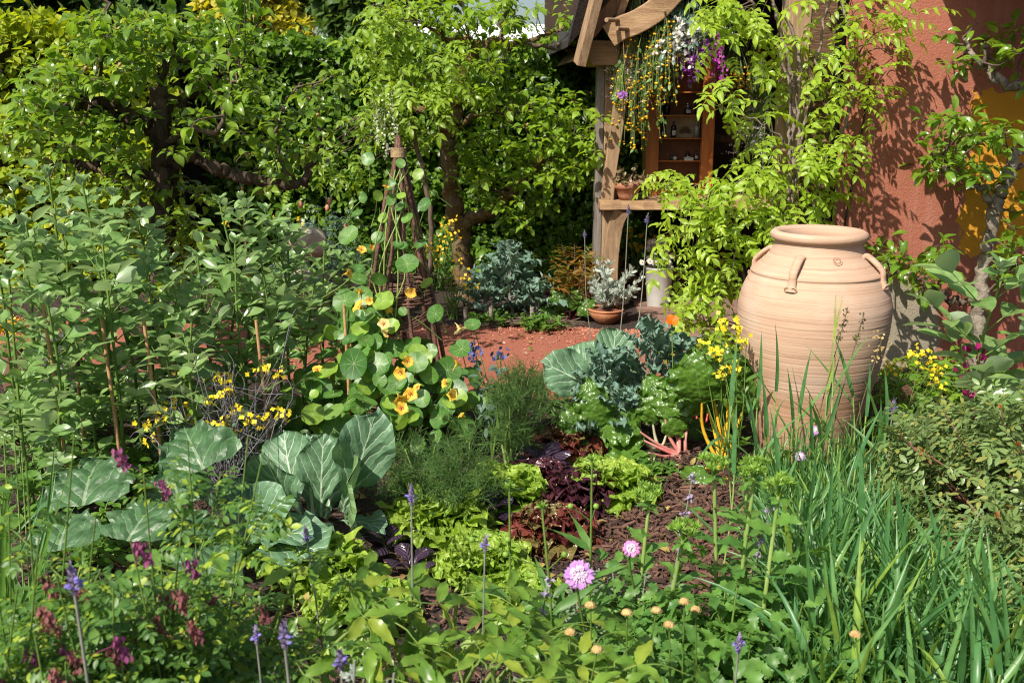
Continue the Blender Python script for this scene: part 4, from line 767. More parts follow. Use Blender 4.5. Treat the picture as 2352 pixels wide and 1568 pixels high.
for (px, p0, p1, w) in ((880, 200, 360, 20), (862, 215, 330, 14), (900, 210, 330, 14)):
    a = Acc(); n = 95; s = rg.random(n); c = at(px, p0, 7.0); c2 = at(px + 8, p1, 7.0); m_ = mpp(c)
    P = c + (c2 - c)*s[:, None] + sphere_dirs(rg, n)*(w*m_*(1 - s*.75))[:, None]
    mscatter(a, LT['round'], rg, P, sphere_dirs(rg, n), sphere_dirs(rg, n) + [0, -.5, .5], .017); ribbons(a, c[None], c2[None], .002); a.build('flower_raceme', CRW, wl)
# ------------------------------------------------------------------ the terracotta jar
def urn_mat():
    m, nt, B, N, L = mat('jar_clay')
    tc = N('TexCoord'); sx = N('SeparateXYZ'); L(tc.outputs['Object'], sx.inputs[0])
    mp = N('Mapping'); mp.inputs['Scale'].default_value = (1, 1, 9); L(tc.outputs['Object'], mp.inputs[0])
    st = N('TexNoise'); st.inputs['Scale'].default_value = 3; st.inputs['Detail'].default_value = 6; L(mp.outputs[0], st.inputs[0])
    bl = N('TexNoise'); bl.inputs['Scale'].default_value = 4.5; bl.inputs['Detail'].default_value = 8; L(tc.outputs['Object'], bl.inputs[0])
    fine = N('TexNoise'); fine.inputs['Scale'].default_value = 160; fine.inputs['Detail'].default_value = 4; L(tc.outputs['Object'], fine.inputs[0])
    r1 = N('MapRange'); r1.inputs[1].default_value = .35; r1.inputs[2].default_value = .65; L(st.outputs[0], r1.inputs[0])
    c = mixc(N, L, r1.outputs[0], (0.39, 0.218, 0.13), (0.48, 0.305, 0.198))
    r2 = N('MapRange'); r2.inputs[1].default_value = .52; r2.inputs[2].default_value = .7; L(bl.outputs[0], r2.inputs[0])
    c = mixc(N, L, mth(N, L, 'MULTIPLY', r2.outputs[0], .6), c, (0.53, 0.41, 0.325))
    # paler salt band about the belly
    bz = N('MapRange'); bz.inputs[1].default_value = .42; bz.inputs[2].default_value = .62; L(mth(N, L, 'ADD', sx.outputs[2], mth(N, L, 'MULTIPLY', st.outputs[0], .2)), bz.inputs[0])
    c = mixc(N, L, mth(N, L, 'MULTIPLY', bz.outputs[0], .3), c, (0.53, 0.41, 0.325))
    sp = N('TexVoronoi'); sp.inputs['Scale'].default_value = 38; L(tc.outputs['Object'], sp.inputs[0])
    c = mixc(N, L, mth(N, L, 'MULTIPLY', mth(N, L, 'LESS_THAN', sp.outputs['Distance'], .055), .5), c, (.25, .13, .08))
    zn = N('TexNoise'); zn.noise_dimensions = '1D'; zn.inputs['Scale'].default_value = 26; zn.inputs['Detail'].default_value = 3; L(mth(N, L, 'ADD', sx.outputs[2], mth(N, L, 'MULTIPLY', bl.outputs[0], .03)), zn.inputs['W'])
    ln = mth(N, L, 'LESS_THAN', mth(N, L, 'ABSOLUTE', mth(N, L, 'SUBTRACT', zn.outputs[0], .5)), .014); c = mixc(N, L, mth(N, L, 'MULTIPLY', mth(N, L, 'MULTIPLY', ln, r1.outputs[0]), .5), c, (.27, .14, .085))  # thin darker lines paint the shade of the fine grooves into the clay
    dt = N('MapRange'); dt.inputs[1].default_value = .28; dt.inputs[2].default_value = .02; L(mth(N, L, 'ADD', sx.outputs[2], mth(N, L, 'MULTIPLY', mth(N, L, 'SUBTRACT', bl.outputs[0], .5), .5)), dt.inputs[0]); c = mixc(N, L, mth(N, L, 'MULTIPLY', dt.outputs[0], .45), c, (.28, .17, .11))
    L(c, B.inputs['Base Color']); B.inputs['Roughness'].default_value = .85; B.inputs['Specular IOR Level'].default_value = .22
    hb = mth(N, L, 'ADD', mth(N, L, 'MULTIPLY', fine.outputs[0], .35), st.outputs[0])
    bp = N('Bump'); bp.inputs['Strength'].default_value = .22; bp.inputs['Distance'].default_value = .012; L(hb, bp.inputs['Height']); L(bp.outputs[0], B.inputs['Normal'])
    return m
UY = 4.2; uc = at(1862, 800, UY); UX = uc[0]
urn = thing('terracotta_jar', 'tall round bellied terracotta jar with small loop handles, in front of the red wall', 'jar', (UX, UY, 0))
rows = [(524, 101), (548, 101), (562, 103), (574, 109), (590, 123), (606, 141), (612, 148), (617, 151), (621, 149), (628, 154), (645, 163), (665, 171), (690, 176), (715, 176.5), (745, 174), (780, 168), (820, 159.5), (860, 149), (900, 138), (940, 127), (980, 116), (1015, 107), (1040, 101), (1056, 98)]; rows = [(y, r*.965) for y, r in rows]
prof = []
for y, r in rows: p = at(1873, y, UY); prof.append((r*mpp(p), p[2]))
z0 = prof[-1][1]; prof = [(r, z - z0) for r, z in prof][::-1]
zz = np.array([p[1] for p in prof]); rr = np.array([p[0] for p in prof])
Zs = np.linspace(0, zz[-1] - .045, 420); from_r = np.interp(Zs, zz, rr)
ker = np.hanning(13); ker /= ker.sum(); from_r = np.convolve(np.pad(from_r, 6, mode='edge'), ker, 'valid')
rg = np.random.default_rng(8)
zsh = zz[-6] if False else np.interp(.151, [0], [0]); zr_ = at(1873, 618, UY)[2] - z0
from_r += .006*np.exp(-((Zs - zr_)/.008)**2)                             # shoulder ridge
for z in np.concatenate([np.linspace(.07, zr_ - .05, 26) + rg.normal(0, .007, 26)]): from_r -= rg.uniform(.0003, .0010)*np.exp(-((Zs - z)/.0026)**2)
from_r += .0004*np.sin(Zs*55) + rg.normal(0, .00018, len(Zs))
RIM = from_r[-1]; zt = Zs[-1]
lip = [(RIM + .004, zt + .004), (RIM + .013, zt + .006), (RIM + .021, zt + .014), (RIM + .022, zt + .028), (RIM + .015, zt + .038), (RIM + .004, zt + .044), (RIM - .012, zt + .040), (RIM - .022, zt + .028), (RIM - .026, zt + .008), (RIM - .022, zt - .03), (RIM + .02, zt - .12), (RIM + .06, zt - .28), (RIM - .02, .05), (.001, .04)]
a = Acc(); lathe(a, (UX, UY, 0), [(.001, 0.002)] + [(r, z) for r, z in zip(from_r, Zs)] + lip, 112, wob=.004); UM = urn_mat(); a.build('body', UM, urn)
def on_urn(az, z, off=0.0):
    r = np.interp(z, Zs, from_r) + off; return np.array([UX + r*sin(az), UY - r*cos(az), z])
def strap(az):
    h = Acc(); z1, z0_ = at(1873, 566, UY)[2] - z0 - .022, zr_ - .014
    pts = spline([on_urn(az, z1, -.006), on_urn(az, z1 + .006, .010), on_urn(az, z1 - .008, .023), on_urn(az, z1 - .036, .028), on_urn(az, zr_ + .018, .020), on_urn(az, z0_, .006), on_urn(az, z0_ - .035, .001)], 6)
    rad = np.array([sin(az), -cos(az), 0.0]); n = len(pts); T = nrm(np.gradient(pts, axis=0)); X = np.array([cos(az), sin(az), 0.0]); V = []
    wd = np.interp(np.linspace(0, 1, n), [0, .2, .75, .9, 1], [.028, .021, .017, .019, .024])
    for i in range(n):
        Nn = np.cross(X, T[i]); k = np.linspace(0, 2*pi, 10, endpoint=False); V.append(pts[i] + np.outer(np.cos(k)*wd[i], X) + np.outer(np.sin(k)*.012, Nn))
    V = np.concatenate(V); i = np.arange(n - 1)[:, None]*10 + np.arange(10)[None]; j = np.arange(n - 1)[:, None]*10 + (np.arange(10)[None] + 1) % 10
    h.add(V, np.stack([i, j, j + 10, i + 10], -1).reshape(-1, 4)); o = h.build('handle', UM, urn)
    for sd in (-1, 1):
        d = Acc(); c = on_urn(az + sd*.046, z0_ - .026, .003); up2 = nrm(np.array([rad[0]*.35, rad[1]*.35, .94])); 
        tube(d, [c + .0125*(cos(q)*X + sin(q)*up2) + rad*.004 for q in np.linspace(0, 2*pi, 19)], .0026, 6, cap=False)
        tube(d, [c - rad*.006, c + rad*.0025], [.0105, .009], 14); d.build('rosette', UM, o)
for az in (R(-36), R(-126), R(54), R(144)): strap(az)
s = Acc(); az = R(5.5); zs_ = at(1925, 579, UY)[2] - z0; c = on_urn(az, zs_, .002); rad = np.array([sin(az), -cos(az), 0.0]); X = np.array([cos(az), sin(az), 0.0]); up2 = nrm(np.array([-rad[0]*.9, -rad[1]*.9, 1.0]))
tube(s, [c + .019*(cos(q)*X + sin(q)*up2) for q in np.linspace(0, 2*pi, 25)], .0014, 5, cap=False); tube(s, [c + .009*(cos(q)*X + sin(q)*up2) for q in np.linspace(0, 2*pi, 17)], .0011, 5, cap=False)
for q in np.linspace(0, 2*pi, 15)[:-1]: tube(s, [c + .011*(cos(q)*X + sin(q)*up2), c + .016*(cos(q)*X + sin(q)*up2)], .0012, 4)
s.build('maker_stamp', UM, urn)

# ------------------------------------------------------------------ pots, vases and stones
def pot(name, label, p, h, r0, r1, m_, rim=.02, soil=True, group=None, cat='pot'):
    t = thing(name, label, cat, p, group); p = np.array(p, float); a = Acc()
    lathe(a, p, [(.001, .001), (r0, .001), (r0 + .25*(r1 - r0), h*.25), (r0 + .8*(r1 - r0), h - rim*1.6), (r1, h - rim*1.55), (r1 + .006, h - rim*1.4), (r1 + .008, h - .004), (r1 + .003, h), (r1 - .006, h), (r1 - .012, h - .02), (r1 - .02, h*.6), (.001, h*.55)], 32, wob=.006); a.build('body', m_, t)
    if soil:
        a = Acc(); n = 24; an = np.linspace(0, 2*pi, n, endpoint=False); rs = r1 - .012
        V = np.concatenate([[[0, 0, h - .008]], np.stack([np.cos(an)*rs*.6, np.sin(an)*rs*.6, np.full(n, h - .012)], -1), np.stack([np.cos(an)*rs, np.sin(an)*rs, np.full(n, h - .022)], -1)]) + p
        a.add(V, [[0, 1 + i, 1 + (i + 1) % n] for i in range(n)]); a.add(V, [[1 + i, 1 + n + i, 1 + n + (i + 1) % n, 1 + (i + 1) % n] for i in range(n)]); a.build('soil', M['soil'], t)
    return t
# low bowl with the silver plant
by = 6.62; b0 = gr(1393, 745); b0 = np.array([b0[0], b0[1] + .05, .004]); hb = at(1393, 712, b0[1] - .05)[2]
bw = thing('bowl_pot', 'low round terracotta bowl on the edge of the gravel path', 'pot', b0); rb = 41*mpp(b0)
a = Acc(); lathe(a, b0, [(.001, 0), (rb*.52, 0), (rb*.62, .012), (rb*.85, hb*.45), (rb*.97, hb*.78), (rb*.95, hb*.84), (rb, hb*.87), (rb*1.02, hb*.95), (rb*.98, hb), (rb*.9, hb*.98), (rb*.86, hb*.8), (.001, hb*.75)], 40); a.build('body', M['terracotta'], bw)
a = Acc(); rg = np.random.default_rng(2); n = 26; an = np.linspace(0, 2*pi, n, endpoint=False); V = [b0 + [0, 0, hb*.97]]
for k_ in (.45, .88): V += [b0 + [cos(q)*rb*k_, sin(q)*rb*k_, hb*(.95 - .03*k_) + rg.normal(0, .003)] for q in an]
a.add(V, [[0, 1 + i, 1 + (i + 1) % n] for i in range(n)]); a.add(V, [[1 + i, 1 + n + i, 1 + n + (i + 1) % n, 1 + (i + 1) % n] for i in range(n)]); a.build('soil', plain('red_grit', (.3, .11, .07), .95, (.18, .06, .04), 60, .9, 120), bw)
def feather_plant(name, label, base, tips, m_, seed, cat='plant', size=.06, side=26):
    rg = np.random.default_rng(seed); t = thing(name, label, cat, base); st, f = Acc(), Acc()
    for tip in tips:
        S = spline([np.array(base), np.array(base)*.5 + np.array(tip)*.5 + rg.normal(0, .02, 3) + [0, 0, -.02], tip], 8); tube(st, S, [.006, .002], 5)
        s = rg.uniform(.3, 1, side) if True else 0; i = (s*(len(S) - 1)).astype(int); P = S[i]
        d = sphere_dirs(rg, side)*.8 + nrm(np.array(tip) - np.array(base))*.9; d = nrm(d); L_ = size*(1.25 - .5*s)
        for p, q, l in zip(P, d, L_):
            n = 7; k_ = np.linspace(.25, 1, n); B = p + q*(k_*l)[:, None]; x = nrm(np.cross(q, rg.normal(0, 1, 3)))
            for sd in (-1, 1): scatter(f, LT['tiny'][0], B, q*.8 + x*sd + rg.normal(0, .15, (n, 3)), np.cross(x, q) + rg.normal(0, .3, (n, 3)), l*.42*(1.15 - .6*k_))
        scatter(f, LT['tiny'][1], P, d, rg.normal(0, 1, (side, 3)) + UP, L_)
    st.build('stem', M['stem_grey'], t); f.build('foliage', m_, t); return t
tb = b0 + [0, 0, hb*.95]
feather_plant('silver_plant', 'silvery feathery bush growing in the low terracotta bowl', tb, [at(x, y, b0[1] + d) for x, y, d in ((1372, 602, 0), (1388, 612, .05), (1402, 600, -.03), (1356, 640, 0), (1384, 650, -.1), (1410, 645, 0), (1440, 625, .05), (1458, 612, 0), (1475, 628, -.02), (1432, 650, -.08), (1465, 655, 0), (1380, 672, -.08), (1415, 672, -.1), (1448, 668, .05), (1366, 620, .08))], M['silver'], 3, 'plant', .055)
# galvanised vase of daisies
v0 = gr(1511, 706); vh = at(1508, 612, v0[1])[2]; vr = 32*mpp(v0)
vz = thing('zinc_vase', 'tall tapered grey zinc vase standing on the brick paving', 'vase', v0)
a = Acc(); lathe(a, v0, [(.001, 0), (vr*.78, 0), (vr*.8, .01), (vr*.78, .02), (vr*.99, vh - .02), (vr*1.03, vh - .012), (vr*1.03, vh - .004), (vr, vh), (vr*.96, vh - .004), (vr*.94, vh - .05), (vr*.7, .1), (.001, .09)], 36); a.build('body', M['zinc'], vz)
PET = leaf(.36, 'obovate', 3, 3, .3, fold=.1); 
def daisy(acc_p, acc_c, c, n_, r, np_=13, rg=None, tilt=.15):
    n_ = nrm(n_); x = nrm(np.cross(n_, [.3, .2, .9])); y = np.cross(n_, x); an = np.linspace(0, 2*pi, np_, endpoint=False) + rg.uniform(0, 1)
    F = np.cos(an)[:, None]*x + np.sin(an)[:, None]*y + n_*tilt; scatter(acc_p, PET, c + F*r*.12, F, np.broadcast_to(n_, F.shape), r*rg.uniform(.85, 1.05, np_)); ball(acc_c, c + n_*r*.08, r*.30, 8, 4, sq=(1, 1, .7))
def bouquet(label, base, heads, r, pm, cm, seed, cat='flowers', stem=None, name='flower_bunch', np_=13, tgt=(0, -1, .6)):
    rg = np.random.default_rng(seed); t = thing(name, label, cat, base); st, ce, pe = Acc(), Acc(), Acc()
    for p in heads:
        p = np.array(p); tube(st, spline([np.array(base), (np.array(base) + p)/2 + rg.normal(0, .02, 3), p], 4), .002, 4); pe, ce = Acc(), Acc(); daisy(pe, ce, p, np.array(tgt) + rg.normal(0, .5, 3), r, np_, rg); o = pe.build('flower', pm, t); ce.build('flower_centre', cm, o)
    st.build('stem', stem or M['stem'], t); return t
rg = np.random.default_rng(5)
bouquet('white daisies in the tall zinc vase', v0 + [0, 0, vh*.8], [at(1508 + rg.uniform(-34, 34), 582 + rg.uniform(-28, 24), v0[1] + rg.uniform(-.06, .08)) for _ in range(30)], .024, M['white'], M['yellow'], 6)
b2 = np.array([v0[0] - .05, v0[1] + .5, 0.0])
bouquet('yellow daisies on long stems behind the zinc vase', b2, [at(1500 + rg.uniform(-60, 90), 555 + rg.uniform(-28, 40), b2[1] + rg.uniform(-.1, .1)) for _ in range(34)], .022, M['yellow'], M['orange'], 7, np_=8)
p = gr(1545, 690); p[1] += .25; p[0] = at(1543, 660, p[1])[0]; pot('plant_pot', 'upper pot of the small stack beside the zinc vase', p + [0, 0, .075], .11, .055, .085, M['old_terracotta'], soil=False, group='terracotta pots in the hut'); pot('plant_pot', 'lower pot of the small stack beside the zinc vase', p, .125, .06, .088, M['pot_brown'], soil=False, group='terracotta pots in the hut')
p = gr(1465, 692); p[1] += .15; p[0] = at(1468, 660, p[1])[0]; pot('plant_pot', 'wide brown pot in shade between the silver plant and the zinc vase', p, .2, .10, .15, M['pot_brown'], group='terracotta pots in the hut')
# pot on the counter
p = at(1441, 463, PY - .05); p = np.array([p[0], PY - .05, CZ]); hp = 41*mpp(p); pt = pot('plant_pot', 'weathered terracotta pot with a white bloom on the counter', p, hp, .062, .098, M['old_terracotta'], rim=.03)
rg = np.random.default_rng(9); t = thing('succulent', 'reddish succulent with round leaves in the weathered counter pot', 'plant', p + [0, 0, hp - .02]); st, f = Acc(), Acc()
for _ in range(16):
    d = nrm(rg.normal(0, 1, 3)*[1, .7, .3] + [0, 0, .6]); e = p + [0, 0, hp - .02] + d*rg.uniform(.08, .17); tube(st, [p + [0, 0, hp - .02], e], .004, 5); n = 9
    scatter(f, LT['round'][0], e + rg.normal(0, .014, (n, 3)), sphere_dirs(rg, n), sphere_dirs(rg, n) + [0, -.6, .6], rg.uniform(.024, .04, n))
st.build('stem', M['twig_red'], t); f.build('foliage', M['succ'], t)
# pots on the inner shelf
sp_ = at(1690, 302, 8.3); sz = s0[2] + .03
pot('plant_pot', 'pale terracotta pot on the inner shelf, left of its orange neighbour', (at(1680, 300, 8.28)[0], 8.28, sz), .1, .045, .062, M['old_terracotta'], group='terracotta pots in the hut'); pot('plant_pot', 'bright orange terracotta pot on the inner shelf', (at(1708, 300, 8.28)[0], 8.28, sz), .13, .045, .062, M['terracotta'], group='terracotta pots in the hut')
def stone(label, p, s, seed, m_=None):
    rg = np.random.default_rng(seed); a = Acc(); ball(a, p, 1, 18, 11, sq=s); V = a.v[0]; c = np.array(p); d = V - c
    for _ in range(6):
        n_ = nrm(rg.normal(0, 1, 3)*1/np.array(s)); lim = .84*np.sqrt(np.sum((n_*np.array(s))**2)); e = d@n_; d = d - np.outer(np.maximum(0, e - lim), n_)
    a.v[0] = c + d*(1 + rg.normal(0, .012, (len(d), 1))); return tag(a.build('rock', m_ or M['rock'], None, True), label, 'rock')
stone('large pale limestone rock half hidden behind the bean plants', at(708, 560, 7.0), (.15, .13, .12), 3)
stone('flat grey stone lying low behind the beans, below the large pale rock', at(690, 640, 7.1), (.22, .14, .07), 4)
# tall clay pots at the far left, behind the beans
def forcer(label, px, py, Y, h, r, m_, lean):
    b = at(px, py, Y); b[2] = 0; t = thing('clay_forcer', label, 'pot', b, 'tall clay pots at the left'); a = Acc(); lathe(a, (0, 0, 0), [(.001, 0), (r, 0), (r*1.02, .02), (r*.9, h*.5), (r*.7, h*.85), (r*.5, h*.96), (r*.52, h), (r*.4, h), (.001, h*.98)], 28)
    V = a.v[0]; V[:, 0] += V[:, 2]*lean; a.v[0] = V + b; a.build('body', m_, t)
forcer('dark grey tall clay pot standing behind the leftmost bean stems', 150, 900, 4.75, .45, .12, plain('grey_clay', (.075, .062, .066), .8, (.05, .04, .045)), 0)
forcer('brown leaning clay pot by the left edge, behind the beans', 70, 880, 4.9, .36, .10, M['pot_brown'], -.25)

# ------------------------------------------------------------------ willow obelisk
OY = 4.62; ob = at(922, 955, OY); ob[2] = 0; oa = at(915, 340, OY)
obl = thing('willow_obelisk', 'dark willow wigwam bound with twine at the top, covered by nasturtiums', 'plant support', ob); rg = np.random.default_rng(12)
hz = oa[2]; RB = .285
def rod_at(an, z): k_ = (1 - z/hz); r = RB*k_ + .014*(1 - k_); return np.array([ob[0] + (oa[0] - ob[0])*z/hz + r*cos(an), OY + r*sin(an), z])
for i in range(9):
    an = 2*pi*i/9 + .2; a = Acc(); zz_ = np.linspace(0, hz + rg.uniform(-.01, .06), 12); P = np.array([rod_at(an, z) for z in zz_]); P[1:-1, :2] += rg.normal(0, .004, (10, 2)); tube(a, P, [.0125, .0085], 7, rough=.06, rng=rg); a.build('rod', M['willow'], obl)
for z0_, n_, pitch in ((at(915, 690, OY)[2], 5, .012), (at(915, 662, OY)[2], 5, .012), (at(915, 930, OY)[2], 6, .013)):
    a = Acc()
    for j in range(n_):
        an = np.linspace(0, 2*pi*1.08, 60) + rg.uniform(0, 6); P = np.array([rod_at(q, z0_ + j*pitch*.9) for q in an]); c = np.array([ob[0] + (oa[0] - ob[0])*z0_/hz, OY, 0]); d = P - c; d[:, 2] = 0
        P += nrm(d)*(.012*np.sin(an*4.5 + j*pi))[:, None] + [0, 0, 1]*rg.normal(0, .002, (60, 1)); tube(a, P, .0052, 5)
    a.build('woven_band', M['willow'], obl)
a = Acc()
for j in range(4):
    an = np.linspace(R(-200), R(30), 44); z_ = np.linspace(at(915, 800, OY)[2], at(915, 690, OY)[2], 44) + j*.011; P = np.array([rod_at(q, z) for q, z in zip(an, z_)]); P += [0, 0, 1]*rg.normal(0, .0025, (44, 1)); tube(a, P, .0055, 5)
a.build('woven_band', M['willow'], obl)
a = Acc(); zt_ = at(915, 350, OY)[2]
for j in range(9): an = np.linspace(0, 2*pi, 17); r = .034; tube(a, [(oa[0] + r*cos(q), OY + r*sin(q), zt_ + j*.0048 - .02) for q in an], .003, 5, cap=False)
a.build('twine_binding', M['twine'], obl)

# ------------------------------------------------------------------ bunches hung to dry from the beam
def bunch(label, px, p0, p1, w, Y, n, seed, flower, stemm, kind='ball', fr=.01, leafm=None, low=.55, cat='dried flowers', lt='tiny', ls=.03):
    rg = np.random.default_rng(seed); c = at(px, p0, Y); e = at(px, p1, Y); m_ = mpp(c); t = thing('hanging_bunch', label, cat, c, 'flower bunches hung up to dry'); st, f, lv = Acc(), Acc(), Acc(); L_ = c[2] - e[2]
    for i in range(int(n*1.25)):
        ln = L_*rg.uniform(.6, 1.0); o = rg.normal(0, .45, 2)*w*m_; top_ = c + [o[0]*.15, o[1]*.15, rg.uniform(0, .05)]; end = c + [o[0], o[1], -ln]; S = spline([top_, (top_ + end)/2 + [o[0]*.12, o[1]*.1, 0] + rg.normal(0, .01, 3), end], 4); tube(st, S, .0024, 3, cap=False)
        s = rg.uniform(low, 1, 5); P = np.array([S[int(q*(len(S) - 1))] for q in s]) + rg.normal(0, .018, (5, 3)); ribbons(st, np.array([S[max(0, int(q*(len(S) - 1)) - 2)] for q in s]), P, .0011)
        P = np.concatenate([P, end[None]])
        if kind == 'ball':
            for p in P: ball(f, p, fr*rg.uniform(.7, 1.2), 7, 4, sq=(1, 1, .75))
        elif kind == 'petal':
            for p in P: k_ = 6; scatter(f, LT['round'][0], np.broadcast_to(p, (k_, 3)), sphere_dirs(rg, k_), sphere_dirs(rg, k_), fr*2.2*rg.uniform(.7, 1.2, k_))
        elif kind == 'umbel':
            for p in P[:3]: k_ = 26; q = p + rg.normal(0, 1, (k_, 3))*[fr*2.2, fr*2.2, fr*.5]; scatter(f, LT['round'][0], q, sphere_dirs(rg, k_), sphere_dirs(rg, k_) + UP, fr*.9); ribbons(st, np.broadcast_to(p + [0, 0, .05], (8, 3)), q[:8], .0008)
        elif kind == 'spike':
            k_ = 34; s_ = rg.random(k_); q = end + np.outer(s_, top_ - end)*.5 + rg.normal(0, fr*.8, (k_, 3)); scatter(f, LT['round'][0], q, sphere_dirs(rg, k_), sphere_dirs(rg, k_), fr*1.8)
        if leafm is not None: k_ = 8; q = S[rg.integers(1, len(S), k_)]; scatter(lv, LT[lt][0], q, rg.normal(0, .6, (k_, 3)) - UP, rg.normal(0, 1, (k_, 3)) + [0, -1, 0], ls*rg.uniform(.6, 1.2, k_))
    st.build('stem', stemm, t); f.build('blossoms', flower, t)
    if leafm is not None: lv.build('foliage', leafm, t)
    return t
GY = 7.24; SG = plain('dry_green_stem', (.22, .29, .10), .7, (.15, .21, .06), 20, tr=.2)
bunch('long loose bunch of yellow button flowers hanging lowest, beside the oak brace', 1462, -10, 345, 62, GY + .05, 46, 1, M['yellow'], SG, low=.72, fr=.0095, leafm=M['fennel'], ls=.05)
bunch('thick bunch of yellow button flowers hanging in front of the cabinet', 1515, -20, 245, 70, GY - .05, 50, 2, M['yellow'], SG, low=.5, fr=.0095, leafm=M['fennel'], ls=.05)
bunch('bunch of flat white umbels hanging between the yellow bunches', 1452, 30, 262, 45, GY + .1, 16, 3, M['white'], SG, 'umbel', .014, leafm=M['fennel'], ls=.06)
bunch('leafy bunch of white and lilac sweet peas hanging in the middle', 1568, -40, 165, 50, GY - .12, 16, 4, M['white'], SG, 'petal', .013, leafm=M['kale'], lt='ell', ls=.055, low=.7)
bunch('small bunch of violet statice hanging among the yellow buttons', 1592, 0, 190, 34, GY - .1, 12, 5, M['purple'], SG, 'petal', .011, leafm=M['kale'], lt='ell', ls=.05, low=.85)
bunch('bunch of magenta flower spikes hanging at the right', 1648, 10, 225, 22, GY - .05, 6, 6, plain('magenta_spike', (.48, .05, .40), .6, (.35, .03, .3), tr=.3), SG, 'spike', .012)
bunch('bunch of white lace umbels hanging behind the sweet peas', 1610, 20, 130, 70, GY + .3, 18, 7, M['white'], SG, 'umbel', .014, leafm=M['fennel'], ls=.06)
bunch('faded yellow bunch hanging deep inside, above the shelf of pots', 1690, 110, 255, 70, 7.9, 34, 8, M['yellow'], SG, low=.5)
bunch('green and white bunch hanging deep inside behind the wisteria stems', 1750, 150, 420, 50, 7.8, 20, 9, M['white'], SG, 'umbel', .012, leafm=M['fennel'], ls=.06)
bunch('yellow bunch hanging far inside, nearest the pale oak post', 1740, 60, 330, 50, 8.0, 24, 10, M['yellow'], SG, low=.4)
# chives on a string in front of the post
t = thing('chive_bunch', 'lilac chive flowers hanging on green stalks in front of the oak post', 'dried flowers', at(1432, 150, 7.0)); st, f = Acc(), Acc(); rg = np.random.default_rng(3)
e = at(1422, 212, 7.0); c = at(1434, 148, 7.0)
for i in range(7): q = e + rg.normal(0, .014, 3); tube(st, spline([c + rg.normal(0, .003, 3), (c + q)/2 + rg.normal(0, .006, 3), q], 4), .0028, 5)
for i in range(4): k_ = 60; q = e + rg.normal(0, .017, 3)*[1, 1, .9] - [0, 0, .01]; d = sphere_dirs(rg, k_); scatter(f, LT['tiny'][0], np.broadcast_to(q, (k_, 3)), d, sphere_dirs(rg, k_), .026)
st.build('stem', M['stem'], t); f.build('blossoms', M['lilac'], t); a = Acc(); tube(a, [c, at(1432, 95, 7.05)], .0018, 4); a.build('string', M['twine'], t)
# ------------------------------------------------------------------ broad beans
def bean_plant(label, px, py, Y, seed, group='broad bean plants', name='broad_bean_plant', pods=None, ls=1.0, mag=False, ):
    rg = np.random.default_rng(seed); tp = at(px, py, Y); h = tp[2]; b = np.array([tp[0] + rg.normal(0, .03), Y + rg.normal(0, .03), 0.0])
    t = thing(name, label, 'bean plant', b, group); S = spline([b, b*.66 + tp*.34 + rg.normal(0, .02, 3), b*.33 + tp*.67 + rg.normal(0, .02, 3), tp], 10); st, f = Acc(), Acc()
    tube(st, S, [.0085, .0045], 4); n = int(h/.062); a0 = rg.uniform(0, 6.28); pods = rg.integers(1, 4) if pods is None else pods; pz = []
    for i in range(n):
        s = (i + 1.5)/(n + 1.2)
        if s < (.22 if Y > 3.7 else .15): continue
        P = S[min(int(s*(len(S) - 1)), len(S) - 1)]; an = a0 + i*pi + rg.normal(0, .45) + i*.35; d = np.array([cos(an), sin(an), .55 + .5*s]); d = nrm(d); sz = ls*(.072 if s < .85 else .072*(1.25 - s)*2.2)*rg.uniform(.85, 1.15)
        R_ = [P + d*q*ls*(1 if s < .88 else .6) + np.array([0, 0, -.25*q*q]) for q in (0, .05, .10, .145)]; tube(st, R_, [.0028, .0013], 4, cap=False); x = nrm(np.cross(d, UP))
        for q, p in ((1, R_[1]), (2, R_[2]), (3, R_[3])):
            for sd in (-1, 1):
                if q == 3 and sd == 1 and rg.random() < .4: continue
                F = d*.75 + x*sd*(1.0 if q < 3 else .5) + rg.normal(0, .18, 3) + [0, 0, .1]; scatter(f, LT['bean'][rg.integers(3)], p[None], F[None], (UP + rg.normal(0, .35, 3) - d*.15)[None], sz*rg.uniform(.85, 1.15))
        if .3 < s < .6: pz.append((P, an))
    for i in range(8):
        an = i*2.4; F = np.array([cos(an)*.5, sin(an)*.5, 1.0]); scatter(f, LT['bean'][i % 3], S[-1][None], F[None], (UP*.2 - F*np.array([1, 1, 0]) + rg.normal(0, .2, 3))[None], .045*ls*rg.uniform(.7, 1.2))
    st.build('stem', M['stem'], t); f.build('foliage', M['bean'], t)
    for k_ in range(min(pods, len(pz))):
        P, an = pz[rg.integers(len(pz))]; an += rg.normal(0, .6); d = np.array([cos(an), sin(an), 0]); u = rg.uniform(-.8, .9); L_ = rg.uniform(.10, .16)
        Q = spline([P, P + d*.02 + [0, 0, .012*u], P + d*.06 + [0, 0, .04*u], P + d*L_ + [0, 0, L_*.5*u]], 5); a = Acc(); tube(a, Q, [.003, .0085, .0105, .0095, .0105, .0085, .002], 8); a.build('pod', M['pod'], t)
    if mag:
        for k_ in range(9):
            s = .25 + .06*k_; P = S[int(s*(len(S) - 1))]; a = Acc(); an = rg.uniform(2.4, 5.6); n_ = 9; c = P + np.array([cos(an), sin(an), 0])*.035
            mscatter(a, LT['round'], rg, c + rg.normal(0, .011, (n_, 3)), sphere_dirs(rg, n_) + [0, -.3, .5], sphere_dirs(rg, n_) + [0, -.8, .2], rg.uniform(.018, .03, n_)); a.build('flower', M['magenta'], t)
    return t
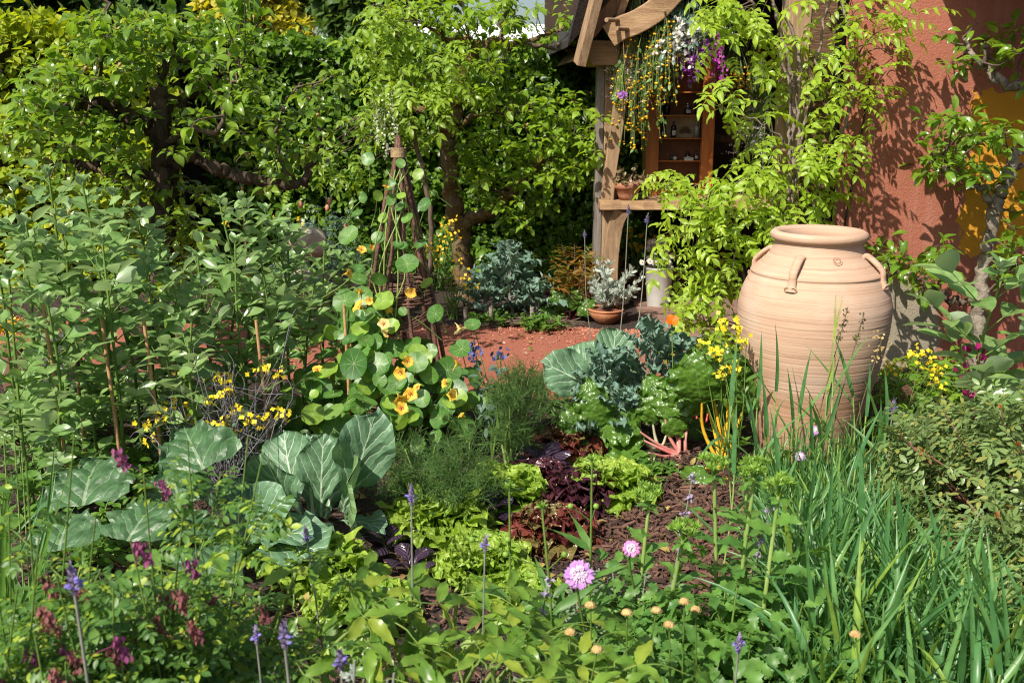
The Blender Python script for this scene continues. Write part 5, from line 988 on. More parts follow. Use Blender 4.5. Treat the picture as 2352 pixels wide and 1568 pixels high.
beans = [(30, 440, 4.0), (112, 405, 4.25), (190, 428, 4.0), (262, 455, 4.2), (318, 500, 4.3), (60, 520, 3.85), (150, 540, 3.85), (235, 560, 3.8), (330, 600, 3.9), (395, 640, 4.1), (455, 600, 4.3), (505, 470, 4.45), (555, 462, 4.5), (610, 490, 4.6), (660, 545, 4.75), (540, 560, 4.2), (600, 600, 4.3), (-15, 520, 3.9), (20, 640, 3.6),
         (110, 700, 3.55), (440, 740, 3.75), (690, 600, 5.1), (745, 575, 5.2), (800, 600, 5.25), (835, 640, 5.3), (720, 660, 5.0), (365, 560, 4.35)]
for i, (x, y, Y) in enumerate(beans):
    lb = 'grey-green broad bean plant by the obelisk, at the far end of the bean row' if x > 670 else ('tall grey-green broad bean plant in the thicket of beans on the left' if y < 560 else 'shorter grey-green broad bean plant at the front of the bean thicket')
    bean_plant(lb, x, y, Y, 100 + i, ls=1.22, group='broad bean plants by the obelisk' if x > 670 else ('tall broad bean plants' if y < 560 else 'short broad bean plants'), pods=None if Y < 4.6 else 1)
bean_plant('stout broad bean plant with magenta flowers along its stem, right side', 2305, 628, 3.35, 150, None, mag=True, ls=1.6, pods=0)
bean_plant('broad bean plant cut off by the right edge, beside the magenta-flowered one', 2375, 700, 3.4, 151, None, ls=1.7, pods=0)
for i, (x, y, Y, lx) in enumerate(((98, 700, 3.7, 14), (232, 725, 3.75, 12), (330, 735, 3.8, 14), (588, 735, 4.1, 12), (800, 690, 4.7, 5), (850, 770, 4.6, -3), (610, 830, 4.2, 6), (790, 700, 4.35, 2), (158, 720, 4.2, 3))):
    p = at(x, y, Y); q = at(x + lx, y, Y); a = Acc(); tube(a, [(q[0], Y, -.02), (q[0]*.5 + p[0]*.5 + .004, Y, p[2]*.5), p], [.0085, .007], 7); tag(a.build('bean_cane', M['cane']), 'upright bamboo cane standing among the broad bean stems', 'cane', 'bamboo canes among the beans')
a = Acc(); p = at(556, 430, 6.6); tube(a, [(p[0], 6.6, 0), p], .008, 6); tag(a.build('wooden_stake', M['cane']), 'thin pale wooden stake under the low pear branch', 'stake')

# ------------------------------------------------------------------ nasturtiums on the obelisk
ND = [disc_leaf(18, .10, .05, s, 9, .06, 3) for s in range(4)]
nas = thing('nasturtium_plant', 'climbing nasturtium with round leaves and yellow flowers, covering the willow obelisk', 'plant', ob); rg = np.random.default_rng(50)
def nast_leaf(acc, st, px, py, Y, rpx, tilt=None, src=None):
    p = at(px, py, Y); r = rpx*mpp(p)*(.72 if py < 600 else .86); n_ = nrm(np.array([-.12, -.7, .65]) + rg.normal(0, .36, 3)) if tilt is None else nrm(tilt); f_ = nrm(np.cross(n_, rg.normal(0, 1, 3))); scatter(acc, ND[rg.integers(4)], p[None], f_[None], n_[None], r)
    s = src if src is not None else p + np.array([rg.normal(0, .07), .12, -.16]); tube(st, spline([s, (s + p)/2 + rg.normal(0, .015, 3), p - n_*.012], 4), .0022, 4, cap=False)
f, st = Acc(), Acc()
big = [(935, 605, 4.35, 32), (868, 835, 4.2, 33), (812, 835, 4.15, 42), (840, 918, 4.0, 33), (932, 965, 3.95, 36), (765, 905, 4.25, 28), (985, 860, 4.2, 28), (1028, 850, 4.3, 38), (1060, 800, 4.4, 35), (1045, 915, 4.15, 34), (745, 1000, 4.2, 30), (905, 800, 4.35, 32), (948, 790, 4.35, 28), (715, 890, 4.3, 36), (690, 940, 4.3, 38), (1010, 960, 4.1, 33),
       (870, 640, 4.4, 22), (880, 690, 4.4, 34), (808, 760, 4.35, 33), (790, 690, 4.5, 36), (800, 540, 4.55, 36), (845, 570, 4.45, 20), (925, 715, 4.3, 14), (1000, 720, 4.4, 30), (1085, 745, 4.45, 24), (960, 400, 4.5, 20), (920, 375, 4.5, 18), (845, 365, 4.55, 24), (900, 420, 4.5, 14), (975, 470, 4.5, 26), (880, 500, 4.5, 20), (935, 500, 4.45, 22), (820, 490, 4.6, 22), (868, 545, 4.5, 24),
       (910, 880, 4.15, 30), (970, 915, 4.1, 26), (880, 970, 4.05, 28), (830, 985, 4.1, 32), (1070, 980, 4.15, 28), (960, 1020, 4.0, 26), (1000, 1000, 4.0, 22), (1040, 1030, 4.1, 22), (780, 960, 4.2, 34), (1090, 870, 4.3, 26), (1110, 930, 4.3, 26), (750, 850, 4.35, 34), (690, 870, 4.4, 28), (860, 760, 4.35, 26), (980, 650, 4.45, 20), (825, 640, 4.5, 24), (765, 730, 4.5, 28), (965, 560, 4.5, 20)]
for x, y, Y, r in big: nast_leaf(f, st, x, y, Y, r)
for _ in range(330):
    y = rg.triangular(660, 960, 1030); w = 30 + max(0, y - 660)*.62; x = 882 + rg.normal(0, 1)*w*.5 - (45 if y < 790 else 0); Y = 4.62 - .1 - rg.uniform(-.25, .5)*(y - 500)/500
    nast_leaf(f, st, x, y, Y, rg.uniform(14, 34), src=at(x + rg.normal(0, 20), y + rg.uniform(20, 60), Y + .1))
for _ in range(9): y = rg.uniform(380, 620); nast_leaf(f, st, 905 + rg.normal(0, 1)*(12 + (y - 350)*.14) - 12, y, 4.5 - rg.uniform(0, .1), rg.uniform(9, 20))
for _ in range(5):
    x0 = 890 + rg.normal(0, 50); tube(st, spline([at(x0, 1000, 4.5), at(x0 - rg.uniform(-40, 40), 820, 4.45), at(905 + rg.normal(0, 40), 640, 4.45), at(912 + rg.normal(0, 18), 470, 4.5), at(915 + rg.normal(0, 14), 390, 4.52)], 6), .0034, 5)
st.build('stem', M['stem_pale'], nas); f.build('foliage', M['nastleaf'], nas)
NP = leaf(.95, 'obovate', 5, 5, .7, rise=.5, wave=.12, wf=2, seed=4)
def nflower(px, py, Y, r, m_, face=None):
    c = at(px, py, Y); r *= rg.uniform(.72, .95); n_ = nrm(np.array([-.1, -.8, .3]) + rg.normal(0, .55, 3)) if face is None else nrm(face); x = nrm(np.cross(n_, [.2, .1, 1])); y = np.cross(x, n_)*-1; R0 = r*mpp(c); a, b = Acc(), Acc()
    for i in range(5):
        an = 2*pi*i/5 + pi/2; F = cos(an)*x + sin(an)*y; scatter(a, NP, (c + F*R0*.06)[None], (F + n_*.25)[None], n_[None], R0*(1.02 if i in (0, 1, 4) else .95)); leaf_to(b, LT['lance'][0], c + F*R0*.1 + n_*.012, c + F*R0*.5 + n_*R0*.24, n_)
    tube(a, spline([c, c - n_*R0*.45, c - n_*R0*1.0 - UP*R0*.25], 4), [R0*.22, R0*.06, .001], 6); o = a.build('flower', m_, nas); ball(b, c + n_*R0*.05, R0*.12, 7, 4); b.build('throat', M['throat'], o)
for x, y, Y, r, m_ in ((945, 670, 4.25, 21, 'nast'), (828, 705, 4.3, 22, 'nast'), (850, 690, 4.32, 16, 'nast'), (882, 745, 4.3, 17, 'cream'), (888, 762, 4.28, 16, 'cream'), (1053, 752, 4.2, 24, 'cream'), (922, 855, 4.05, 22, 'nast'), (935, 830, 4.1, 18, 'nast'), (917, 912, 3.9, 22, 'nast'), (944, 905, 3.92, 22, 'nast'), (922, 938, 3.88, 20, 'nast'), (1025, 880, 4.05, 19, 'nast'), (1035, 905, 4.08, 18, 'nast'), (1048, 838, 4.1, 17, 'nast'),
                       (830, 575, 4.4, 16, 'nast'), (852, 568, 4.42, 10, 'nast'), (797, 628, 4.4, 15, 'nast'), (825, 672, 4.4, 12, 'nast'), (886, 432, 4.4, 14, 'nast'), (730, 850, 4.2, 16, 'nast'), (1062, 955, 4.1, 12, 'nast'), (897, 715, 4.4, 12, 'nast'), (960, 890, 3.95, 12, 'nast')): nflower(x, y, Y, r, M[m_])

# ------------------------------------------------------------------ rosette vegetables
FR = [leaf(.80, 'spoon', 16, 13, .7, wave=.11, wf=6.3, noise=.030, seed=s, fold=.15, rise=.2, cup=.4) for s in range(5)]
FRR = [leaf(.85, 'spoon', 16, 13, .9, wave=.13, wf=6.7, noise=.036, seed=s + 20, fold=.1, rise=.2) for s in range(5)]
OAK = [leaf(.30, 'spoon', 9, 5, .3, wave=.03, wf=3.3, lobes=4, ld=.3, seed=s) for s in range(2)]
PAK = [leaf(.66, 'spoon', 9, 9, 1.3, wave=.02, wf=2, seed=s, cup=1.6, rise=.3) for s in range(4)]
CAB = [leaf(.66, 'spoon', 14, 11, .45, wave=.05, wf=2.6, seed=s, noise=.006, fold=.05, cup=-.3, rise=.1) for s in range(5)]
KAL = [leaf(.62, 'spoon', 16, 11, .9, wave=.11, wf=6.3, lobes=5, ld=.45, noise=.032, seed=s, rise=.35) for s in range(5)]
CHD = [leaf(.74, 'ovate', 16, 13, 1.3, wave=.10, wf=4.6, noise=.026, seed=s, fold=.08, rise=.5, cup=.7) for s in range(5)]
def rosette(acc, c, n, L, rg, tpls, el0=.15, el1=1.35, inner=.5, a0=0, mi=0):
    for i in range(n):
        k_ = i/(n - 1); an = a0 + i*2.39996; el = el0 + (el1 - el0)*k_**.9 + rg.normal(0, .08); F = np.array([cos(an)*cos(el), sin(an)*cos(el), sin(el)]); U = np.array([-cos(an)*sin(el), -sin(an)*sin(el), cos(el)]) + rg.normal(0, .15, 3)
        scatter(acc, tpls[rg.integers(len(tpls))], (np.array(c) + [cos(an)*.012, sin(an)*.012, .01 + .02*k_])[None], F[None], U[None], L*(1 - (1 - inner)*k_)*rg.uniform(.88, 1.1), mi)
def lettuce(label, px, py, rpx, seed, m_, tpls=FR, name='lettuce', n=34, group=None, cat='lettuce', z=.0, el0=.15, inner=.5, loose=None):
    rg = np.random.default_rng(seed); c = gr(px, py); c[2] = z; L = rpx*mpp(c)*1.18; t = thing(name, label, cat, c, group); a = Acc(); rosette(a, c, n, L, rg, tpls, el0=el0, inner=inner)
    if loose: rosette(a, c, 10, L*1.15, rg, loose, .3, 1.0, .9)
    a.build('foliage', m_, t); return t
lettuce('bright lime green frilly lettuce, in front of the dill and left of the purple leaves', 1005, 1225, 118, 1, M['lettuce'], loose=OAK, n=40)
lettuce('bright green frilly lettuce behind the left purple leaf clump', 1165, 1155, 112, 2, M['lettuce'], n=40)
lettuce('bright green frilly lettuce right of the red lettuces, by the bare bark', 1390, 1140, 108, 3, M['lettuce'], n=40)
lettuce('yellow-green frilly lettuce in front of the red lettuces', 1110, 1330, 118, 4, M['lettuce'], n=40)
lettuce('low green frilly lettuce nearest the lowest cabbage leaves', 735, 1330, 115, 5, M['lettuce'], loose=OAK, n=38)
lettuce('glossy green lettuce under the angelica leaves, lowest of its row', 830, 1425, 120, 6, M['lettuce'], n=34)
lettuce('small green lettuce half hidden under the grey-green catmint', 1215, 1400, 90, 16, M['lettuce'], n=30)
lettuce('frilly red lettuce in the middle of the bed, largest of the red ones', 1265, 1235, 100, 7, M['redlettuce'], FRR, n=44)
lettuce('dark crimson frilly lettuce between the red one and the right green lettuce', 1330, 1155, 105, 8, M['darklettuce'], FRR, n=40)
lettuce('reddish brown lettuce farther back, in front of the beetroot leaves', 1300, 1045, 85, 9, M['redlettuce'], FRR, n=34)
lettuce('almost black frilly lettuce in front of the kale', 1225, 1010, 75, 10, M['darklettuce'], FRR, n=34)
lettuce('dark lettuce between the far purple leaves and the middle red lettuce', 1235, 1120, 80, 11, M['darklettuce'], FRR, n=34)
for (lb, x, y, r, s, n_) in (('rosette of round purple leaves between the two left lime lettuces', 1120, 1200, 85, 1, 9), ('single cupped purple leaf clump by the largest cabbage', 890, 1270, 88, 2, 7), ('round purple leaf rosette in front of the black lettuce', 1245, 1080, 78, 3, 9), ('purple leaf pair peeping over the dark crimson lettuce', 1355, 1130, 85, 4, 6), ('low purple leaves under the nearest yellow-green lettuce', 945, 1320, 70, 5, 7)):
    rg = np.random.default_rng(60 + s); c = gr(x, y); L = r*mpp(c); t = thing('purple_pak_choi', lb, 'vegetable', c); a = Acc(); rosette(a, c, n_, L*1.15, rg, PAK, .55, 1.2, .7, a0=s); a.build('foliage', M['pakchoi'], t)
# cabbages: big leaves set one by one
def lf(acc, tpl, b, tp, up=(0, -1, .5), sx=1.0, mi=0): leaf_to(acc, tpl, at(*b), at(*tp), up, mi, sx)
cab1 = thing('cabbage', 'large blue-green cabbage with upright pale veined leaves, in front of the obelisk', 'cabbage', gr(740, 1195))
for b, tp, up, sx, k_ in (((785, 1175, 3.45), (865, 960, 3.35), (.3, -.9, .3), .8, 0), ((738, 1185, 3.45), (738, 1005, 3.4), (0, -.95, .3), .85, 1), ((690, 1180, 3.5), (640, 985, 3.6), (-.3, -.6, .7), 1.0, 2), ((700, 1190, 3.4), (590, 1060, 3.25), (-.5, -.7, .6), 1.1, 3), ((720, 1190, 3.55), (700, 985, 3.75), (0, -.5, .8), 1.0, 4), ((790, 1185, 3.5), (830, 1110, 3.2), (.5, -.7, .6), 1.1, 2), ((760, 1200, 3.4), (690, 1250, 3.1), (0, -.2, 1), 1.0, 3), ((780, 1195, 3.4), (880, 1200, 3.25), (.2, -.3, 1), .8, 0), ((745, 1190, 3.5), (800, 1000, 3.6), (.1, -.7, .7), 1.0, 1)):
    a = Acc(); lf(a, CAB[k_], b, tp, up, sx); a.build('leaf', M['cabbage'], cab1)
cab2 = thing('cabbage', 'low cabbage with a folded pale leaf, between the squash and the tall cabbage', 'cabbage', gr(560, 1245))
for b, tp, up, sx, k_ in (((550, 1245, 3.25), (640, 1140, 3.1), (.4, -.5, .7), 1.0, 0), ((560, 1245, 3.2), (705, 1205, 3.05), (.1, -.4, .9), .8, 1), ((560, 1245, 3.25), (740, 1240, 3.0), (0, -.3, 1), .9, 4), ((550, 1240, 3.3), (545, 1090, 3.4), (0, -.8, .5), 1.1, 2), ((545, 1245, 3.2), (470, 1150, 3.1), (-.5, -.5, .7), 1.0, 3), ((560, 1240, 3.3), (610, 1085, 3.4), (.1, -.8, .5), .9, 4)):
    a = Acc(); lf(a, CAB[k_], b, tp, up, sx); a.build('leaf', M['cabbage'], cab2)
cab3 = thing('cabbage', 'big cabbage leaves at the edge of the gravel path, behind the kale', 'cabbage', gr(1370, 915))
for b, tp, up, sx, k_ in (((1385, 905, 4.7), (1255, 830, 4.6), (-.3, -.7, .6), 1.1, 0), ((1390, 905, 4.75), (1300, 790, 4.9), (-.3, -.8, .5), .95, 1), ((1395, 900, 4.8), (1420, 745, 5.0), (.1, -.95, .2), .9, 2), ((1390, 900, 4.85), (1350, 775, 5.1), (0, -.8, .6), 1.0, 3), ((1400, 905, 4.7), (1470, 840, 4.8), (.4, -.6, .6), 1.0, 4)):
    a = Acc(); lf(a, CAB[k_], b, tp, up, sx); a.build('leaf', M['cabbage'], cab3)
# squash leaves
SQ = [leaf(1.2, 'heart', 20, 17, .8, wave=.09, wf=3.3, lobes=4, ld=.2, noise=.016, fold=.22, cup=.5, seed=s, rise=.15) for s in range(4)]
def squash(label, base, lv, seed):
    rg = np.random.default_rng(seed); c = gr(*base); t = thing('squash_plant', label, 'squash plant', c)
    for (x, y, Y, r, up) in lv:
        p = at(x, y, Y); a = Acc(); n_ = nrm(np.array(up)); q_ = nrm(np.cross(n_, nrm(np.array([.8, 0, .25]) + rg.normal(0, .5, 3)))); scatter(a, SQ[rg.integers(4)], (p - q_*r*mpp(p)*.9)[None], q_[None], n_[None], 2.0*r*mpp(p)); a.build('leaf', SQM, t); a = Acc(); tube(a, spline([c, (c + p)/2 + [0, 0, -.03], p], 5), [.009, .006], 6); a.build('stalk', M['stem'], t)
SQM = leafmat('squash_leaf_radial', (0.042, 0.105, 0.042), (0.066, 0.14, 0.05), 0.2, (0.2, 0.36, 0.05), 0.42, back=(0.15, 0.24, 0.1), vein='pinnate', vcol=(0.28, 0.36, 0.22), vn=4, vk=1.3, vw=.06, bump=.6, vamt=.6)
squash('squash plant with broad dull green leaves, left of the tall cabbage', (430, 1230), [(440, 1020, 3.2, 88, (0, -.6, .8)), (205, 1095, 3.1, 92, (-.1, -.5, .85)), (400, 1105, 3.25, 70, (0, -.7, .6))], 1)
squash('squash plant with mottled lobed leaves lying low under the vetch', (400, 1330), [(330, 1185, 2.9, 80, (-.1, -.45, .9)), (430, 1200, 2.95, 62, (.1, -.5, .9)), (485, 1285, 2.75, 78, (.1, -.4, .9)), (440, 1330, 2.7, 60, (0, -.5, .9)), (150, 1210, 2.9, 80, (-.1, -.4, .9))], 2)
# kales
def kale(label, px, py, top, seed, n=22, L=.2, Y=None, wid=.06):
    rg = np.random.default_rng(seed); c = gr(px, py); t = thing('kale_plant', label, 'kale', c, None); tp = at(top[0], top[1], c[1]); a, st = Acc(), Acc(); S = spline([c, (c + tp)/2 + rg.normal(0, .02, 3), tp], 8); tube(st, S, [.014, .009], 7)
    for i in range(n):
        k_ = i/(n - 1); an = i*2.39996 + seed; P = S[int((.25 + .7*k_)*(len(S) - 1))]; el = .35 + .9*k_ + rg.normal(0, .12); d = np.array([cos(an)*cos(el), sin(an)*cos(el), sin(el)]); B = P + d*L*.45*(1 - .4*k_); tube(st, [P, B], [.005, .0035], 5); U = np.array([-cos(an)*sin(el), -sin(an)*sin(el), cos(el)]) + rg.normal(0, .2, 3); scatter(a, KAL[rg.integers(5)], B[None], d[None], U[None], L*rg.uniform(.8, 1.15)*(1 - .25*k_))
    st.build('stem', M['stem_grey'], t); a.build('foliage', M['kale'], t)
kale('tall blue-green curly kale beside the wisteria, back of the vegetable bed', 1500, 985, (1490, 800), 1, 26, .22)
kale('curly kale left of the tallest kale, in front of the big cabbage leaves', 1385, 985, (1385, 860), 2, 22, .19)
kale('blue-green curly kale right of the tallest kale, under the wisteria', 1570, 960, (1560, 830), 3, 20, .2)
kale('small curly kale with drooping leaves in front of the beetroot', 1400, 1030, (1410, 950), 4, 14, .17)
kale('grey-green curly kale bush across the path, left of the ferns', 1180, 725, (1170, 620), 5, 30, .27)
kale('curly kale behind the path, nearest the mossy tree trunk', 1110, 728, (1110, 660), 6, 20, .22)
kale('low curly kale right of the grey-green kale bush across the path', 1235, 735, (1230, 690), 7, 18, .2)
# chard
def chard(label, base, lv, colr, colr2, seed):
    rg = np.random.default_rng(seed); c = gr(*base); t = thing('chard_plant', label, 'chard', c); cm = plain('chard_stalk', colr, .35, colr2, 12, tr=.15)
    for (x, y, dY, tx, ty, dY2, up, w) in lv:
        p, q = at(x, y, c[1] + dY), at(tx, ty, c[1] + dY2); q = p + (q - p)*1.85; a = Acc(); S = spline([c + rg.normal(0, .015, 3)*[1, 1, 0], (c + p)/2 + rg.normal(0, .012, 3), p], 6); tube(a, S, [.0095, .0075, .005], 7); o = a.build('stalk', cm, t); a = Acc(); leaf_to(a, CHD[rg.integers(5)], p, q, up, 0, w); a.build('leaf', M['chard'], t)
chard('chard with pink and cream stalks sprawling over the bark', (1560, 1045), [(1528, 960, 0, 1538, 905, .04, (-.4, -.8, .5), 1.2), (1470, 992, -.05, 1405, 985, 0, (-.2, -.4, .9), 1.0), (1490, 1040, -.12, 1455, 1070, -.14, (-.5, -.4, .8), 1.3), (1545, 1062, -.15, 1540, 1100, -.2, (0, -.5, .9), 1.4), (1566, 945, 0, 1572, 885, 0, (0, -1, .4), 1.2), (1595, 940, .05, 1612, 885, .1, (.3, -.8, .5), 1.2), (1480, 1012, -.05, 1425, 1030, 0, (-.3, -.4, .9), 1.1), (1540, 955, .08, 1505, 900, .12, (-.4, -.8, .5), 1.2)], (.60, .12, .13), (.68, .42, .34), 1)
chard('chard with pale stalks and dark crinkled drooping leaves, left of the pink one', (1505, 1035), [(1470, 985, 0, 1430, 960, 0, (-.3, -.7, .6), 1.1), (1500, 975, 0, 1500, 925, 0, (0, -.9, .5), 1.1), (1465, 1030, -.1, 1425, 1055, -.15, (-.4, -.5, .8), 1.2), (1500, 1060, -.15, 1490, 1095, -.2, (-.1, -.6, .8), 1.2), (1530, 1000, -.05, 1560, 960, -.05, (.3, -.8, .5), 1.0)], (.60, .55, .40), (.5, .5, .3), 7)
chard('chard with golden yellow stalks and dark puckered leaves, beside the jar', (1655, 1075), [(1612, 925, -.02, 1600, 855, -.05, (-.3, -.9, .5), 1.3), (1640, 915, .05, 1640, 840, .1, (0, -.9, .5), 1.3), (1672, 915, 0, 1668, 845, 0, (0, -.9, .5), 1.3), (1705, 945, 0, 1735, 890, 0, (.4, -.8, .5), 1.2), (1688, 930, .05, 1705, 860, .1, (.2, -.9, .3), 1.1), (1620, 1075, -.15, 1590, 1105, -.18, (-.3, -.5, .8), 1.3), (1672, 1100, -.15, 1690, 1150, -.2, (.1, -.6, .8), 1.3), (1625, 935, .1, 1580, 900, .1, (-.5, -.7, .6), 1.2)], (.78, .40, .02), (.82, .50, .03), 2)
chard('red stalked chard between the pink and the yellow one', (1615, 1000), [(1600, 950, .05, 1590, 890, .1, (-.2, -.9, .5), 1.0), (1625, 950, .05, 1640, 880, .1, (.2, -.9, .5), 1.0), (1610, 960, 0, 1600, 1000, -.05, (0, -.8, .5), 1.0), (1640, 965, 0, 1690, 930, .05, (.4, -.8, .5), 1.0)], (.50, .06, .03), (.42, .03, .02), 3)
chard('dark red beetroot leaves in front of the kale', (1390, 1040), [(1360, 1000, 0, 1310, 960, 0, (-.3, -.6, .7), 1.0), (1380, 990, 0, 1360, 920, 0, (-.1, -.9, .5), .9), (1350, 1030, 0, 1290, 1040, 0, (-.3, -.4, .9), .9), (1400, 1010, -.05, 1440, 1060, -.1, (.3, -.5, .8), .9), (1345, 1010, -.05, 1330, 1060, -.1, (-.1, -.5, .8), 1.0)], (.25, .03, .05), (.3, .06, .05), 4)
chard('red stalked chard low behind the bean thicket, at the left', (100, 1010), [(80, 960, 0, 40, 920, 0, (-.3, -.7, .6), 1.2), (110, 960, 0, 130, 910, .1, (.1, -.8, .5), 1.2), (60, 990, -.05, 0, 980, 0, (-.3, -.5, .8), 1.2), (150, 990, 0, 210, 960, 0, (.3, -.6, .7), 1.2)], (.30, .03, .03), (.2, .02, .02), 5)
chard('small red stalked beetroot at the path edge, left of the bowl pot', (1305, 740), [(1295, 715, 0, 1280, 685, 0, (-.3, -.8, .5), 1.0), (1310, 712, 0, 1315, 680, 0, (.1, -.8, .5), 1.0), (1325, 720, 0, 1350, 700, 0, (.3, -.7, .5), 1.0), (1290, 728, 0, 1262, 715, 0, (-.3, -.6, .7), 1.0)], (.32, .05, .07), (.25, .04, .05), 6)
# ------------------------------------------------------------------ leafy fillers and small plants
def bushy(name, label, base, h, w, tpls, size, n, m_, seed, cat='plant', stems=9, stemm=None, hollow=.25, droop=.1, lean=(0, 0), group=None, flat=1.0):
    rg = np.random.default_rng(seed); b = np.array(base, float); t = thing(name, label, cat, b, group); st, f = Acc(), Acc(); tips = []
    for i in range(stems):
        an = i*2.4 + rg.normal(0, .3); r = w*math.sqrt((i + .5)/stems)*rg.uniform(.8, 1.1); e = b + [r*cos(an) + lean[0], r*sin(an)*flat + lean[1], h*rg.uniform(.62, 1.0)*(1 - .35*(r/w)**2)]; S = spline([b + rg.normal(0, .02, 3)*[1, 1, 0], (b + e)/2 + [r*cos(an)*.12, r*sin(an)*.12, h*.08], e], 8); tube(st, S, [.0055, .002], 5); tips.append(S)
    for S in tips:
        k_ = max(2, n//stems); s = hollow + (1 - hollow)*rg.random(k_)**.7; P = S[(s*(len(S) - 1)).astype(int)] + rg.normal(0, size*.25, (k_, 3)); an = rg.uniform(0, 6.28, k_); F = np.stack([np.cos(an), np.sin(an), rg.normal(.35 - droop, .35, k_)], -1)
        mscatter(f, tpls, rg, P, F, UP + .2*TO_SUN + rg.normal(0, .3, (k_, 3)), size*rg.uniform(.6, 1.2, k_)*(1.15 - .4*s))
    st.build('stem', stemm or M['stem'], t); f.build('foliage', m_, t); return t
def G(px, py): return gr(px, py)
PV = [pinnate(5, LT['tiny'], .26, dr, s, 65, rise=.3, rw=.008) for s, dr in enumerate((.5, .9, 1.2))]
SER = [leaf(.62, 'ovate', 12, 5, .6, wave=.04, wf=2, lobes=6, ld=.35, seed=s, fold=.2, rise=.2) for s in range(3)]
PS = [pinnate(3, SER, .42, dr, s + 4, 55, rise=.4, rw=.012) for s, dr in enumerate((.9, 1.3, 1.6))]
ROUNDS = LT['round']
# behind the path
bushy('columbine', 'blue-green columbine foliage below the hedge, behind the obelisk', (at(760, 700, 7.3)[0], 7.3, 0), .62, .38, PV, .16, 130, M['bluegrey'], 1, stems=14)
rb_ = bushy('rose_bush', 'rose bush with pale pink buds against the hedge, left of the obelisk top', (at(740, 660, 7.6)[0], 7.6, 0), .95, .35, PV, .15, 120, M['bluegrey'], 2, 'shrub', 12)
rg = np.random.default_rng(1)
for x, y in ((757, 462), (752, 478), (690, 470), (795, 520)): a = Acc(); p = at(x, y, 7.3); ball(a, p, .022, 8, 6, sq=(.8, .8, 1.25)); a.build('flower_bud', M['rose'], rb_)
bushy('shrub', 'low green plants under the hedge, between the two old fruit trees', (at(880, 640, 8.3)[0], 8.3, 0), .75, .6, LT['ell'], .085, 380, M['greenleaf'], 3, stems=20)
bushy('shrub', 'leafy green plant at the foot of the mossy trunk', (at(1000, 660, 8.2)[0], 8.2, 0), .5, .4, LT['ell'], .07, 220, M['greenleaf'], 4, stems=14)
bushy('shrub', 'dark leafy plant under the hedge, left of the hut post', (at(1290, 620, 8.3)[0], 8.3, 0), .7, .6, LT['ell'], .075, 320, M['hornbeam'], 5, stems=18)
for i, (x, y, h, w, s, m_, lb) in enumerate(((30, 850, .35, .45, .06, 'lime', 'bright lime green herb mound at the left edge, beside the clay pots'), (130, 900, .25, .35, .05, 'lime', 'low lime green herb mound in front of the clay pots'), (-60, 760, .5, .5, .07, 'beech', 'sunlit yellow-green bush at the far left edge, under the hedge'), (220, 740, .45, .4, .07, 'greenleaf', 'green bush at the foot of the sunny hedge, left of the pear trunk'), (470, 735, .5, .4, .07, 'greenleaf', 'green bush under the pear tree, right of its trunk'), (600, 720, .45, .4, .07, 'greenleaf', 'green bush across the path under the long low pear branch'), (1290, 700, .16, .16, .05, 'darklettuce', 'dark purple heuchera clump left of the bowl pot'), (1340, 690, .14, .16, .05, 'darklettuce', 'dark purple heuchera clump nearest the bowl pot'), (1240, 760, .13, .2, .05, 'greenleaf', 'low green leaves at the path edge under the far kale'), (1130, 750, .12, .2, .05, 'greenleaf', 'low green leaves at the path edge near the mossy trunk'))):
    bushy('bush' if h > .3 else 'low_plant', lb, G(x, y), h, w, LT['round'] if 'heuchera' in lb else LT['ell'], s, 260, M[m_], 20 + i, stems=14)
# twigs laid as an edging by the path
a = Acc(); rg = np.random.default_rng(14)
for i in range(60): x = rg.uniform(1095, 1290); p = gr(x, 752 + rg.normal(0, 3)); d = np.array([1, rg.normal(0, .12), rg.normal(0, .06)])*rg.uniform(.1, .25); tube(a, [p + [0, 0, .01 + rg.uniform(0, .05)], p + d + [0, 0, .015 + rg.uniform(0, .05)]], .005, 4)
tag(a.build('twig_edging', M['twig'], None), 'bundle of pale twigs laid along the path edge below the far kale', 'edging')
for x in (1370*0+1128, 1070, 1222): a = Acc(); p = gr(x, 750); tube(a, [p, p + [0, 0, .14]], .016, 7); tag(a.build('edging_stake', M['bark_grey']), 'short round wooden stake holding the twig edging', 'stake', 'stakes of the twig edging')
# ferns by the hut post
def fern(label, base, tips, seed):
    rg = np.random.default_rng(seed); t = thing('fern', label, 'fern', base); f, st = Acc(), Acc(); b = np.array(base)
    for e in tips:
        S = spline([b, (b + e)/2 + [0, 0, .08], e], 10); tube(st, S, [.004, .0012], 4, cap=False); n = len(S); L_ = np.linalg.norm(e - b)
        for i in range(2, n):
            s = i/n; d = nrm(S[i] - S[i-1]); x = nrm(np.cross(d, UP) + rg.normal(0, .1, 3)); l = L_*.26*math.sin(pi*min(1, s**.8*1.05))**.7 + .012
            for sd in (-1, 1): scatter(f, LT['lance'][i % 3], S[i][None], (x*sd + d*.6 + [0, 0, -.15])[None], (UP + rg.normal(0, .25, 3))[None], l, sx=.75)
    st.build('stem', M['twig'], t); f.build('foliage', M['fern'], t)
fb = at(1320, 690, 7.1); fb[2] = 0; fern('bronze and green fern beside the oak post, left of the bowl pot', fb, [at(x, y, 7.1 + d) for x, y, d in ((1265, 590, 0), (1290, 560, .1), (1320, 560, .15), (1355, 565, .1), (1250, 630, -.1), (1375, 600, 0), (1300, 615, -.2), (1340, 620, -.2), (1275, 660, -.2), (1372, 575, .2))], 1)
fb = at(1400, 690, 7.75); fb[2] = 0; fern('bronze fern behind the oak post', fb, [at(x, y, 7.75 + d) for x, y, d in ((1440, 585, 0), (1460, 610, -.1), (1420, 570, .1), (1450, 640, -.1))], 2)
